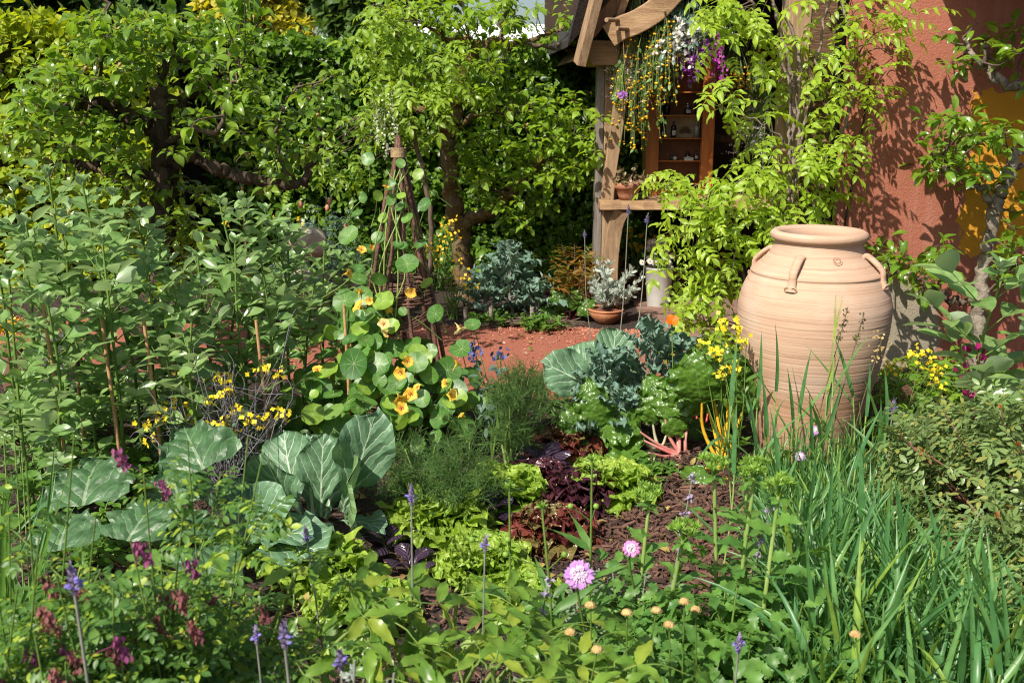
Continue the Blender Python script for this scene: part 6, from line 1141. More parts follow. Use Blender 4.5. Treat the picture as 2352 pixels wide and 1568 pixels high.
# yellow crucifer flowers
def mustard(label, base, heads, seed, m_='lemon', fr=.011, per=14, tw=None, twm=None, leaves=40, lm='greenleaf', name='mustard_plant', sprd=.02):
    rg = np.random.default_rng(seed); b = np.array(base, float); t = thing(name, label, 'plant', b); st, f, lv = Acc(), Acc(), Acc(); allS = []
    for e in heads:
        S = spline([b + rg.normal(0, .02, 3)*[1, 1, 0], (b + e)/2 + rg.normal(0, .04, 3), e], 8); tube(st, S, [.0036, .0016], 4, cap=False); allS.append(S); c = e + rg.normal(0, 1, (per, 3))*[sprd, sprd, sprd*.8]; ribbons(st, np.broadcast_to(e - [0, 0, .03], (per, 3)), c, .0009)
        f = Acc()
        for q in c:
            n_ = nrm(np.array([0, -.6, .6]) + rg.normal(0, .5, 3)); x = nrm(np.cross(n_, rg.normal(0, 1, 3))); y = np.cross(n_, x); F = np.stack([x, y, -x, -y]) + n_*.2; scatter(f, ROUNDS[0], np.broadcast_to(q, (4, 3)), F, np.broadcast_to(n_, (4, 3)), fr)
        f.build('flower_cluster', M[m_], t)
    if tw:
        for _ in range(tw):
            S0 = allS[rg.integers(len(allS))]; p = S0[rg.integers(2, len(S0))]; q = p + rg.normal(0, .09, 3) + [0, 0, .05]; r_ = q + rg.normal(0, .06, 3); tube(st, spline([p, q, r_], 4), [.0019, .0008], 3, cap=False)
    for _ in range(leaves):
        S0 = allS[rg.integers(len(allS))]; p = S0[int(rg.uniform(.1, .75)*len(S0))]; scatter(lv, LT['lance'][rg.integers(3)], p[None], (rg.normal(0, 1, 3) + [0, 0, .3])[None], (UP + rg.normal(0, .3, 3))[None], rg.uniform(.04, .10))
    st.build('stem', twm or M['stem'], t)
    if leaves: lv.build('foliage', M[lm], t)
    return t
rg = np.random.default_rng(77)
b = at(520, 1100, 3.75); b[2] = 0
mustard('wiry grey-stemmed plant with small bright yellow flowers, between the beans and the obelisk', b, [at(x, y, 3.75 + rg.uniform(-.15, .15)) for x, y in ((500, 868), (520, 862), (515, 885), (535, 893), (505, 905), (545, 940), (535, 950), (565, 955), (585, 968), (615, 845), (550, 980), (520, 968), (500, 972), (480, 920), (415, 930), (435, 955), (400, 850), (645, 945), (655, 960), (605, 960), (325, 968), (345, 1010), (378, 935), (372, 960), (590, 850), (640, 860), (500, 985))], 1, per=7, tw=170, twm=plain('grey_twig', (.20, .19, .20), .8, (.13, .12, .13)), leaves=30, lm='kale', sprd=.017)
b = at(1690, 1000, 4.05); b[2] = 0
mustard('yellow flowering brassica left of the terracotta jar', b, [at(x, y, 4.0 + rg.uniform(-.05, .05)) for x, y in ((1662, 738), (1668, 750), (1690, 742), (1715, 775), (1705, 790), (1655, 805), (1640, 808), (1612, 788), (1690, 840), (1690, 852), (1665, 855))], 2, per=8, leaves=40)
b = at(2010, 940, 4.4); b[2] = .0
mustard('yellow flowering plant right of the terracotta jar, at the foot of the red wall', b, [at(x, y, 4.35 + rg.uniform(-.08, .08)) for x, y in ((2108, 806), (2095, 815), (2120, 820), (2112, 835), (2140, 845), (2150, 855), (2160, 850), (2148, 880), (2160, 882), (2050, 835), (2065, 845), (2035, 848), (2130, 858))], 3, per=8, leaves=26)
b = at(1040, 700, 7.1); b[2] = 0
mustard('yellow flowering plant beside the mossy trunk, behind the obelisk', b, [at(x, y, 7.1 + rg.uniform(-.2, .2)) for x, y in ((1018, 512), (1030, 520), (1040, 510), (1022, 548), (1045, 545), (985, 565), (975, 555), (1000, 575), (1015, 568), (1010, 600), (1045, 595), (1075, 660), (1068, 640), (1080, 655), (1055, 650))], 4, 'yellow', per=7, fr=.012, leaves=40, sprd=.03)
b = at(640, 660, 7.6); b[2] = 0
mustard('small yellow flowers under the hedge near the limestone rock', b, [at(x, y, 7.5) for x, y in ((632, 500), (640, 505), (690, 512), (520, 512))], 5, 'yellow', per=8, leaves=20)
b = at(20, 830, 4.6); b[2] = 0
mustard('golden daisies at the left edge beside the leaning clay pot', b, [at(x, y, 4.6) for x, y in ((5, 745), (18, 752), (35, 748), (-10, 755))], 6, 'yellow', per=9, leaves=20, fr=.016)
# orange poppy by the kale, blue honeywort, white spires behind
def poppy(px, py, Y):
    p = at(px, py, Y); t = thing('orange_poppy', 'single orange poppy above the tallest kale', 'flower', (p[0], Y, 0)); a = Acc(); n_ = nrm(np.array([0, -.5, .6])); x = np.array([1., 0, 0]); y = np.cross(n_, x)
    for i in range(4): an = i*pi/2 + .4; F = cos(an)*x + sin(an)*y + n_*.5; scatter(a, NP, p[None], F[None], n_[None], .042)
    a.build('petals', M['orange'], t); a = Acc(); tube(a, spline([(p[0] + .05, Y, 0), (p[0] + .02, Y, p[2]*.5), p], 6), .003, 5); a.build('stem', M['stem'], t)
poppy(1543, 742, 4.35)
t = thing('honeywort', 'honeywort with dusky blue nodding flowers, right of the obelisk', 'plant', (at(1130, 990, 4.2)[0], 4.2, 0)); st, f, lv = Acc(), Acc(), Acc(); rg = np.random.default_rng(9); b = np.array(t.location)
for x, y in ((1085, 795), (1100, 800), (1092, 812), (1140, 815), (1148, 810)): 
    e = at(x, y, 4.2); tube(st, spline([b, (b + e)/2 + [.02, 0, .03], e], 6), [.004, .002], 5); k_ = 14; scatter(f, LT['round'][0], e + rg.normal(0, .013, (k_, 3)), rg.normal(0, .5, (k_, 3)) - UP, rg.normal(0, 1, (k_, 3)) - [0, 1, 0], .02); k_ = 12; scatter(lv, LT['ell'][0], b + (e - b)*rg.uniform(.3, .95, (k_, 1)), rg.normal(0, 1, (k_, 3)), UP + rg.normal(0, .4, (k_, 3)), .05)
st.build('stem', M['stem'], t); f.build('blossoms', M['blue'], t); lv.build('foliage', M['bluegrey'], t)

# dill and fennel
def fennel(label, base, tips, seed, dens=16, spread=.10, name='fennel'):
    rg = np.random.default_rng(seed); b = np.array(base, float); t = thing(name, label, 'herb', b); st, f = Acc(), Acc()
    for e in tips:
        S = spline([b + rg.normal(0, .015, 3)*[1, 1, 0], (b + e)/2 + rg.normal(0, .02, 3), e], 10); tube(st, S, [.0065, .002], 5, cap=False); n = dens
        s = rg.uniform(.25, 1, n); P = S[(s*(len(S) - 1)).astype(int)]; d = nrm(nrm(e - b) + sphere_dirs(rg, n)*1.0); E = P + d*spread*rg.uniform(.6, 1.3, (n, 1)); ribbons(f, P, E, .0016)
        for _ in range(2):
            k_ = 7; q = P[:, None, :] + (E - P)[:, None, :]*rg.uniform(.25, 1, (n, k_, 1)); d2 = nrm((E - P))[:, None, :]*.8 + sphere_dirs(rg, n*k_).reshape(n, k_, 3)*.9; q2 = q + nrm(d2)*spread*.42*rg.uniform(.5, 1.2, (n, k_, 1)); A_, B_ = q.reshape(-1, 3), q2.reshape(-1, 3); ribbons(f, A_, B_, .0011)
            q3 = A_ + (B_ - A_)*rg.uniform(.3, .9, (len(A_), 1)); ribbons(f, q3, q3 + nrm(nrm(B_ - A_) + sphere_dirs(rg, len(A_))*.8)*spread*.22, .0009)
    st.build('stem', M['stem_pale'], t); f.build('foliage', M['fennel'], t)
b = gr(1010, 1175); fennel('feathery dill mound right of the largest cabbage', b, [at(x, y, b[1] + d) for x, y, d in ((1000, 1020, 0), (1060, 1045, -.1), (1110, 1085, -.15), (930, 1030, .1), (960, 1090, -.2), (1040, 1100, -.25), (1120, 1120, -.1), (900, 1080, 0), (1000, 1060, .2), (1080, 1010, .1), (880, 1120, -.1), (1060, 1140, -.25))], 1, 18, .12, 'dill')
b = gr(1165, 1085); fennel('tall feathery fennel between the obelisk and the kale', b, [at(x, y, b[1] + d) for x, y, d in ((1175, 850, 0), (1200, 870, .1), (1230, 890, .1), (1150, 880, -.05), (1190, 910, -.1), (1215, 860, .2), (1250, 900, .15), (1170, 930, -.1), (1140, 930, 0))], 2, 20, .10)
b = gr(850, 990); fennel('fennel fronds rising behind the largest cabbage', b, [at(x, y, b[1] - .1 + d) for x, y, d in ((760, 960, 0), (800, 980, 0), (840, 990, -.1), (700, 1000, 0), (780, 1010, -.1))], 3, 18, .11)
b = gr(1240, 960); fennel('wispy fennel at the near edge of the gravel path, left of the big cabbage leaves', b, [at(x, y, b[1] + d) for x, y, d in ((1200, 900, 0), (1240, 880, 0), (1280, 915, -.1), (1225, 930, -.1))], 4, 18, .10)

# ------------------------------------------------------------------ the grass on the right: barley
BL = [leaf(.055, 'strap', 9, 3, bd, fold=.6, seed=s, twist=tw_, rise=.0) for s, (bd, tw_) in enumerate(((.15, .3), (.4, .8), (.7, .4), (1.3, 1.0), (.25, -.6), (2.0, .3)))]
def grass_xy(rg, n):
    Y = 1.9 + 1.75*rg.random(n)**1.0; u = rg.random(n); x0 = np.interp(Y, [1.9, 2.6, 3.4, 4.05], [.62, .76, .93, 1.12]); x1 = np.interp(Y, [1.9, 2.6, 3.2, 4.05], [1.25, 1.12, 1.22, 1.6]); return x0 + (x1 - x0)*u, Y
rg = np.random.default_rng(90); a = Acc(); n = 3900; x, Y = grass_xy(rg, n); B = np.stack([x, Y, np.zeros(n)], -1); hgt = rg.uniform(0, .34, n)*np.where(rg.random(n) < .7, 1, .3); an = rg.uniform(0, 6.28, n); hgt *= np.interp(Y, [2.4, 3.2], [1, .55]); el = rg.uniform(1.05, 1.53, n); F = np.stack([np.cos(an)*np.cos(el), np.sin(an)*np.cos(el), np.sin(el)], -1); B[:, 2] += hgt
mscatter(a, BL, rg, B, F, np.stack([-np.cos(an)*np.sin(el), -np.sin(an)*np.sin(el), np.cos(el)], -1) + rg.normal(0, .25, (n, 3)), rg.uniform(.18, .36, n)*np.interp(Y, [2.4, 3.2], [1, .75]))
for i in range(700): p = np.array([x[i], Y[i], 0]); ribbons(a, p[None], (p + rg.normal(0, .03, 3)*[1, 1, 0] + [0, 0, rg.uniform(.2, .45)])[None], .0026)
tag(a.build('barley_grass', M['blade'], None), 'dense mass of young barley leaves filling the lower right, in front of the jar', 'grass', kind='stuff')
EAR = leaf(.36, 'lance', 3, 3, .2, fold=.5)
def barley(label, px, py, Y, seed, ear=False, group=None, flag=True):
    rg = np.random.default_rng(seed); e = at(px, py, Y); b = np.array([e[0] + rg.normal(0, .035), Y + rg.normal(0, .05), 0]); t = thing('barley_stalk', label, 'barley', b, group); st, f = Acc(), Acc(); S = spline([b, (b + e)/2 + rg.normal(0, .012, 3), e], 8); 
    if ear: S = S[:-2]
    tube(st, S[:max(4, int(len(S)*(.75 if not ear else 1)))], [.0036, .0026], 5); a0 = rg.uniform(0, 6.28)
    for k_, s in enumerate((.28, .48, .68) if not ear else (.3, .52, .74)):
        p = S[int(s*(len(S) - 1))]; an = a0 + k_*2.7 + rg.normal(0, .4); el = rg.uniform(.75, 1.3); F = np.array([cos(an)*cos(el), sin(an)*cos(el), sin(el)]); U = np.array([-cos(an)*sin(el), -sin(an)*sin(el), cos(el)]) + rg.normal(0, .3, 3); scatter(f, BL[rg.integers(6)], p[None], F[None], U[None], rg.uniform(.2, .32), sx=1.15)
        j = Acc()
    if not ear:
        p = S[int(.7*(len(S) - 1))]; scatter(f, BL[rg.integers(2)*4], p[None], (e - p + rg.normal(0, .02, 3))[None], rg.normal(0, 1, (1, 3)) - [0, 1, 0], np.linalg.norm(e - p)*1.25, sx=1.4)
    st.build('stem', M['stem_pale'], t); f.build('blades', M['blade'], t)
    if ear:
        a = Acc(); d = nrm(e - S[-1]) + [.1, 0, 0]; n = 14; x = nrm(np.cross(d, [0, 1, 0]))
        for i in range(n):
            q = S[-1] + d*.006*i; F = d + x*(.45 if i % 2 else -.45); scatter(a, EAR, q[None], F[None], np.array([[0, -1., 0]]), .016); ribbons(a, q[None] + d*.01, (q + nrm(d + x*(.12 if i % 2 else -.12))*rg.uniform(.09, .13))[None], .0006)
        a.build('ear', M['ear'], t)
tips = [(1748, 790, 3.7), (1792, 770, 3.75), (1700, 805, 3.6), (1855, 830, 3.6), (1915, 840, 3.6), (1950, 790, 3.65), (2000, 850, 3.55), (1830, 870, 3.5), (1770, 880, 3.3), (2060, 870, 3.5), (2100, 910, 3.5), (2030, 930, 3.3), (1730, 920, 3.2), (1880, 930, 3.2), (1980, 960, 3.1), (1800, 970, 3.0), (1935, 900, 3.3), (1690, 960, 3.0), (2080, 1010, 3.1), (2120, 980, 3.3),
        (1840, 1060, 2.6), (1920, 1080, 2.5), (1995, 1060, 2.6), (2070, 1120, 2.5), (2110, 1180, 2.4), (2180, 1230, 2.3), (2290, 1250, 2.2), (1960, 1150, 2.3), (1780, 1080, 2.6), (2040, 1200, 2.2), (1880, 1200, 2.2), (2240, 1340, 2.0), (2330, 1380, 1.9), (2150, 1330, 2.0)]
for i, (x_, y_, Y_) in enumerate(tips): barley('young barley stalk with long upright blades, standing before the jar' if Y_ > 2.8 else 'young barley stalk with broad blades at the front of the grass', x_, y_, Y_, 300 + i, group='barley stalks before the jar' if Y_ > 2.8 else 'barley stalks at the front')
barley('barley stalk with the tallest bristly pale ear, in front of the jar', 1916, 720, 3.6, 400, True); barley('barley stalk with a shorter bristly ear, in front of the jar', 1903, 860, 3.6, 401, True)
for i, (x_, y_, Y_, lb, m_) in enumerate(((1948, 705, 3.6, 'dark thin seed spike rising left in front of the jar belly', 'stem_dark'), (1985, 720, 3.6, 'dark thin seed spike leaning right in front of the jar', 'stem_dark'), (2030, 765, 3.6, 'dry tan seed head in front of the right side of the jar', 'button'))):
    e = at(x_, y_, Y_); b = np.array([e[0] - .12, Y_, 0]); t = thing('seed_spike', lb, 'plant', b); rg = np.random.default_rng(i); st, f = Acc(), Acc(); S = spline([b, (b*.5 + e*.5) + [-.015, 0, 0], e], 10); tube(st, S, [.0028, .0016], 5); st.build('stem', M['stem_dark'], t); k_ = 46; s = rg.uniform(.8, 1, k_); P = S[(s*(len(S) - 1)).astype(int)]
    w = .006 if i < 2 else .016; P = S[-1] + (S[-4] - S[-1])*rg.random((k_, 1)) + rg.normal(0, w, (k_, 3))*[1, 1, .6]; scatter(f, LT['round'][0], P, sphere_dirs(rg, k_), sphere_dirs(rg, k_), .011); f.build('seeds', M[m_], t)

# ------------------------------------------------------------------ evergreen shrub, lower right
PL = [pinnate(4, [leaf(.40, 'elliptic', 4, 3, .2, fold=.15, seed=s) for s in range(2)], .36, dr, s, 60, rise=.2, rw=.02) for s, dr in enumerate((.3, .6, .9))]
sh = thing('evergreen_shrub', 'dense evergreen shrub with small oval leaves and reddish twigs, lower right', 'shrub', (1.72, 2.85, 0)); rg = np.random.default_rng(61); tw, f, ng = Acc(), Acc(), Acc(); c = np.array([1.78, 2.85, .28])
for i in range(150):
    d = sphere_dirs(rg, 1)[0]; d[2] = abs(d[2])*.9 - .25*(rg.random() < .5); d = nrm(d); rr = np.array([.62, .72, .44]); e = c + d*rr*rg.uniform(.78, 1.06); b = np.array([1.75, 2.85, .04]) + rg.normal(0, .06, 3)*[1, 1, .2]; S = spline([b, b*.45 + e*.55 + rg.normal(0, .05, 3), e], 8); tube(tw, S, [.008, .0025], 5)
    for k_ in range(24):
        s = rg.uniform(.45, 1)**.6; p = S[int(s*(len(S) - 1))]; F = nrm(nrm(e - c)*.6 + rg.normal(0, .6, 3) + [0, 0, .15]); q = p + F*.05*rg.random(); scatter(f, PL[rg.integers(3)], q[None], F[None], (UP*.7 + nrm(e - c)*.6 + rg.normal(0, .3, 3))[None], rg.uniform(.075, .115))
    if rg.random() < .5:
        k_ = 6; scatter(ng, LT['tiny'][0], np.broadcast_to(e, (k_, 3)), nrm(e - c)*.7 + rg.normal(0, .5, (k_, 3)) + UP*.5, rg.normal(0, 1, (k_, 3)), rg.uniform(.012, .026, k_))
tw.build('branch', M['twig_red'], sh); f.build('foliage', M['lentisk'], sh); ng.build('new_leaves', M['newgrowth'], sh)
for i, (x_, y_, Y_, h, w, lb) in enumerate(((2090, 960, 4.6, .34, .3, 'dark glossy low plant at the foot of the red wall, right of the jar'), (2170, 900, 5.0, .3, .3, 'leafy green plant under the espalier tree'), (2260, 930, 4.8, .35, .3, 'leafy green plant between the magenta bean and the espalier trunk'), (2080, 1000, 4.2, .25, .2, 'small deep green plant behind the barley, next to the jar'))):
    p = at(x_, y_, Y_); bushy('low_plant', lb, (p[0], Y_, 0), h, w, LT['citrus'], .09, 130, M['quince'], 500 + i, stems=10)
a = Acc(); p = at(2010, 975, 4.9); box(a, (p[0] + .5, 4.95, .04), (1.3, .05, .22)); tag(a.build('timber_edging', M['oak_dark'], None, False, .004), 'dark timber board edging the bed at the foot of the red wall', 'edging')

# ------------------------------------------------------------------ foreground plants
def angelica(label, base, lv, seed, stalks=()):
    rg = np.random.default_rng(seed); b = np.array(base, float); t = thing('angelica_plant', label, 'herb', b); f, st = Acc(), Acc()
    for (x, y, Y, L, dx, dz) in lv:
        p = at(x, y, Y); tube(st, spline([b, (b + p)/2 + [0, 0, .06], p], 6), [.011, .0035], 7); F = np.array([dx, rg.normal(-.1, .3), dz]); scatter(f, PA[rg.integers(len(PA))], p[None], F[None], (UP + [0, -.35, 0] + rg.normal(0, .22, 3))[None], L)
        for sd in (-1, 1):
            F2 = nrm(F) + nrm(np.cross(F, UP))*sd*.9 + rg.normal(0, .12, 3); q = p - nrm(F)*.01; scatter(f, PA[rg.integers(len(PA))], q[None], F2[None], (UP + [0, -.35, 0] + rg.normal(0, .22, 3))[None], L*.8)
    for (x0, y0, x1, y1, Y0, Y1, r) in stalks: tube(st, spline([at(x0, y0, Y0), (at(x0, y0, Y0) + at(x1, y1, Y1))/2 + [0, 0, .03], at(x1, y1, Y1)], 6), [r, r*.7], 9)
    st.build('stem', M['stem_pale'], t); f.build('foliage', M['angelica'], t)
AL = [leaf(.40, 'ovate', 14, 5, .7, wave=.03, wf=2, lobes=9, ld=.16, seed=s, fold=.25, rise=.25, twist=.2*(s - 1)) for s in range(4)]
PA = [pinnate(2, AL, .46, dr, s + 9, 58, rise=.35, rw=.014, taper=.1) for s, dr in enumerate((.8, 1.1, 1.4, .5))]
angelica('angelica with mottled yellow-green leaves in front of the left lime lettuces', (at(520, 1600, 2.0)[0], 2.05, 0), [(560, 1330, 1.95, .20, -.6, 0), (690, 1290, 1.9, .20, .4, 0), (640, 1400, 1.8, .20, -.2, -.1), (790, 1330, 1.85, .19, .6, -.1), (540, 1460, 1.75, .19, -.5, -.1), (800, 1450, 1.75, .20, .3, -.1), (450, 1370, 1.9, .18, -.7, 0), (690, 1520, 1.65, .19, .2, -.1), (860, 1390, 1.8, .19, .6, -.1), (600, 1550, 1.65, .18, -.4, 0)], 1, [(420, 1600, 355, 1430, 2.0, 2.25, .014), (455, 1600, 440, 1400, 2.0, 2.2, .018), (520, 1590, 640, 1490, 1.8, 1.8, .013)])
angelica('angelica with fresh green leaves at the bottom centre, under the large scabious', (at(1010, 1560, 2.0)[0], 2.05, 0), [(960, 1390, 1.9, .19, -.4, 0), (1050, 1370, 1.95, .18, .3, 0), (1120, 1430, 1.85, .19, .5, 0), (1010, 1480, 1.8, .20, -.3, -.1), (1180, 1490, 1.8, .20, .6, 0), (1250, 1460, 1.85, .18, .6, 0), (1090, 1530, 1.7, .19, .2, 0), (1230, 1560, 1.65, .18, .4, 0), (910, 1530, 1.7, .18, -.5, -.1), (1310, 1530, 1.7, .18, .5, 0)], 2, [(1010, 1540, 960, 1450, 1.95, 2.0, .016), (1015, 1540, 1220, 1415, 1.95, 1.95, .015), (1000, 1540, 1000, 1440, 1.95, 2.1, .016)])
angelica('angelica leaves with broad leaflets at the bottom edge, right of the centre', (at(1180, 1640, 1.7)[0], 1.8, 0), [(1130, 1530, 1.6, .18, .3, 0), (1200, 1560, 1.55, .18, .6, 0), (1050, 1570, 1.55, .17, -.4, 0), (1420, 1550, 1.65, .18, .5, 0), (1350, 1570, 1.6, .17, 0, 0)], 3)
# serrate-leaved mass with bud-topped stems (right of centre)
def budstem(label, px, py, Y, seed, r=.036):
    rg = np.random.default_rng(seed); e = at(px, py, Y); b = np.array([e[0] + rg.normal(0, .03), Y + rg.normal(0, .03), 0]); t = thing('budding_flower_stem', label, 'flower stem', b, 'leafy stems topped with green buds'); st, f, h = Acc(), Acc(), Acc(); S = spline([b, (b + e)/2 + rg.normal(0, .015, 3), e - [0, 0, .03]], 10); tube(st, S, [.0065, .0048], 7)
    for i in range(15):
        s = .12 + .055*i + rg.uniform(0, .02); p = S[int(s*(len(S) - 1))]; an = i*2.6 + rg.normal(0, .3); F = np.array([cos(an), sin(an), .35]); scatter(f, SER[rg.integers(3)], p[None], F[None], (UP + rg.normal(0, .25, 3))[None], rg.uniform(.08, .125)*(1.15 - .5*s))
    for q in range(7):
        c = e + np.array([cos(q*1.05), sin(q*1.05), 0])*r*(.62 if q < 6 else 0)*rg.uniform(.8, 1.2) + UP*rg.uniform(-.35, .25)*r; n = 46; d = sphere_dirs(rg, n); d[:, 2] = np.abs(d[:, 2]) - .2
        tube(h, [e - [0, 0, .035], c], .0022, 4); scatter(h, SP, c + d*r*.22*rg.random((n, 1)), d + UP*.6, rg.normal(0, 1, (n, 3)), r*rg.uniform(.25, .5, n))
    k_ = 5; an = np.arange(k_)*1.3; scatter(f, SER[0], np.broadcast_to(e - [0, 0, .04], (k_, 3)), np.stack([np.cos(an), np.sin(an), np.full(k_, -.1)], -1), UP + rg.normal(0, .3, (k_, 3)), r*rg.uniform(.7, 1.2, k_))
    st.build('stem', M['stem_pale'], t); f.build('foliage', M['serrate'], t); h.build('flower_buds', M['budgreen'], t)
SP = leaf(.34, 'lance', 4, 3, .5, fold=.4); M['budgreen'] = leafmat('bud_leaf', (.17, .30, .05), (.25, .40, .07), .35, (.4, .6, .05), .45)
for i, (x, y, Y, lb) in enumerate(((1492, 1130, 2.45, 'leafy stem with a spiky green bud head, leftmost of the bud stems'), (1642, 1062, 2.35, 'leafy stem with a wide green bud head level with the golden chard'), (1735, 1068, 2.3, 'tall leafy stem with a wide green bud head left of the barley'), (1790, 1110, 2.2, 'leafy stem with a green bud head at the edge of the barley'), (1570, 1212, 2.2, 'shorter leafy stem with a green bud head, lowest of the bud stems'), (1715, 1085, 2.5, 'leafy stem with a small green bud head behind the tallest two'))): budstem(lb, x, y, Y, 600 + i, .04 if i != 5 else .03)
for i, (x, y, Y, h, w, lb) in enumerate(((1500, 1480, 2.2, .44, .26, 'leafy serrate green clump below the small scabious flower'), (1640, 1500, 2.1, .5, .26, 'leafy serrate green clump at the foot of the bud stems'), (1760, 1440, 2.2, .54, .24, 'leafy serrate green clump between the bud stems and the barley'), (1420, 1560, 1.9, .42, .24, 'leafy serrate green clump at the bottom edge, left of the bud stems'), (1620, 1560, 1.75, .3, .25, 'leafy serrate green clump at the bottom edge under the seed buttons'), (1800, 1570, 1.8, .3, .2, 'leafy serrate green clump at the bottom edge beside the barley'))):
    p = at(x, y, Y); bushy('leafy_plant', lb, (p[0], Y, 0), h, w, PS, .17, 120, M['serrate'], 620 + i, stems=14)
for i, (x, y, Y, h, w, lb) in enumerate(((1370, 1400, 2.45, .34, .2, 'grey-green catmint with small soft leaves below the red lettuces'), (1450, 1360, 2.4, .40, .22, 'grey-green catmint around the small scabious flower'), (1300, 1450, 2.3, .32, .18, 'grey-green catmint right of the small green lettuce'))):
    p = at(x, y, Y); bushy('catmint', lb, (p[0], Y, 0), h, w, LT['round'], .028, 800, M['catmint'], 640 + i, 'herb', 18, M['stem_grey'], hollow=.1)
# scabious
SCP = leaf(.5, 'obovate', 4, 5, .4, wave=.1, wf=1.5, noise=.02)
def scabious(label, px, py, Y, r, m_out, m_in, seed, face=(-.05, -.75, .6), arms=()):
    rg = np.random.default_rng(seed); e = at(px, py, Y); b = np.array([e[0] + .05, Y + .12, 0]); t = thing('scabious', label, 'flower', b); st, f, lv = Acc(), Acc(), Acc(); tube(st, spline([b, (b + e)/2 + [.015, .04, 0], e - [0, -.02, .05], e], 8), [.004, .0022], 6); n_ = nrm(np.array(face)); x = nrm(np.cross(n_, UP)); y = np.cross(n_, x)
    fo, fi, pin = Acc(), Acc(), Acc(); k_ = 70; an = rg.uniform(0, 6.28, k_); el = rg.uniform(-.1, .45, k_); F = np.cos(an)[:, None]*x + np.sin(an)[:, None]*y + n_*el[:, None]; scatter(fo, SCP, e + F*r*.42, F, n_ + rg.normal(0, .25, (k_, 3)), r*.62*rg.uniform(.8, 1.15, k_))
    k_ = 120; an = rg.uniform(0, 6.28, k_); q = np.sqrt(rg.random(k_)); F = (np.cos(an)*q)[:, None]*x + (np.sin(an)*q)[:, None]*y; P = e + F*r*.46 + n_*(r*.45*np.sqrt(np.maximum(0, 1 - q**2)))[:, None]; scatter(fi, SCP, P, F*.9 + n_*.25 + rg.normal(0, .2, (k_, 3)), n_ + rg.normal(0, .3, (k_, 3)), r*.30); 
    E = e + F*r*.55 + n_*(r*(.12 + .45*np.sqrt(np.maximum(0, 1 - q**2))))[:, None]; ball(fi, e + n_*r*.02, r*.44, 14, 8, sq=(1, 1, .8)); 
    for q_ in E: ball(pin, q_, .0013, 5, 3)
    st.build('stem', M['stem'], t); fo.build('outer_petals', m_out, t); fi.build('inner_florets', m_in, t); pin.build('stamens', M['white'], t)
scabious('large pale mauve scabious flower in the foreground, bottom centre', 1330, 1320, 1.85, .029, M['lilac'], M['lilac_pale'], 1)
pk = plain('pink_petal', (.66, .30, .58), .6, (.55, .2, .48), 40, tr=.35); scabious('smaller pink scabious flower in front of the bark, right of the large one', 1450, 1260, 2.2, .020, pk, M['lilac_pale'], 2)
for i, (x, y, Y, lb) in enumerate(((1872, 988, 3.3, 'small mauve scabious flower in the barley before the jar'), (1838, 1048, 3.2, 'pale mauve scabious flower low in the barley'))): scabious(lb, x, y, Y, .017, M['lilac'], M['lilac_pale'], 5 + i)
def scab_leaves(px, py, Y, seed, label, bud):
    rg = np.random.default_rng(seed); e = at(px, py, Y); b = np.array([e[0], Y + .05, 0]); t = thing('scabious_bud_stem', label, 'flower stem', b); st, f, h = Acc(), Acc(), Acc(); S = spline([b, (b + e)/2 + rg.normal(0, .012, 3), e], 8); tube(st, S, [.0045, .0028], 6)
    for i in range(10):
        p = S[int(rg.uniform(.2, .7)*(len(S) - 1))]; an = rg.uniform(0, 6.28); scatter(f, LT['lance'][i % 3], p[None], np.array([[cos(an), sin(an)*.6, .75]]), (UP + rg.normal(0, .3, 3) - [0, .3, 0])[None], rg.uniform(.10, .16), sx=.62)
    for k_ in range(2): q = S[int(.8*(len(S) - 1))]; d = q + np.array([rg.normal(0, .05), -.02, .05]); tube(st, [q, d], .0016, 4); ball(h, d, .008, 8, 5); 
    n = 26; d = sphere_dirs(rg, n); d[:, 2] = np.abs(d[:, 2]); scatter(h, SP, np.broadcast_to(e, (n, 3)), d, rg.normal(0, 1, (n, 3)), .018); st.build('stem', M['stem'], t); f.build('foliage', M['serrate'], t); h.build('flower_buds', M['budgreen'], t)
scab_leaves(1360, 1055, 2.35, 1, 'scabious stem with a closed green bud in front of the right green lettuce', 1); scab_leaves(1170, 1120, 2.2, 2, 'scabious stem with nodding green buds left of the middle red lettuce', 1)
scab_leaves(1245, 1165, 2.2, 3, 'grey-leaved scabious stem before the middle red lettuce', 1)
for i, (x, y, Y, lb) in enumerate(((1440, 1405, 1.75, 'left orange'), (1572, 1380, 1.8, 'upper pale'), (1508, 1400, 1.8, 'middle'), (1537, 1433, 1.75, 'lower'), (1310, 1450, 1.7, 'far left'), (1598, 1398, 1.85, 'right'), (1356, 1388, 1.8, 'small'), (1372, 1490, 1.6, 'blurred'), (1965, 1455, 1.7, 'lone'))):
    rg = np.random.default_rng(700 + i); e = at(x, y, Y); b = np.array([e[0] + rg.normal(.03, .05), Y + .1, 0]); lbl = 'dry yellowish seed button on a thin stem, alone in the barley' if i == 8 else 'dry yellowish seed button on a thin stem at the bottom, below the pink scabious'
    t = thing('seed_button_stem', lbl, 'seed head', b, None if i == 8 else 'dry seed buttons on thin stems'); a = Acc(); tube(a, spline([b, (b + e)/2 + rg.normal(0, .015, 3), e], 8), [.0028, .0017], 5); a.build('stem', M['stem'], t); a = Acc(); ball(a, e, .0105, 12, 6, sq=(1, 1, .62)); n = 16; an = np.arange(n)*2*pi/n; scatter(a, LT['tiny'][0], np.broadcast_to(e - [0, 0, .003], (n, 3)), np.stack([np.cos(an), np.sin(an), np.full(n, .2)], -1), np.broadcast_to(UP, (n, 3)), .013); a.build('seed_button', M['button'], t)
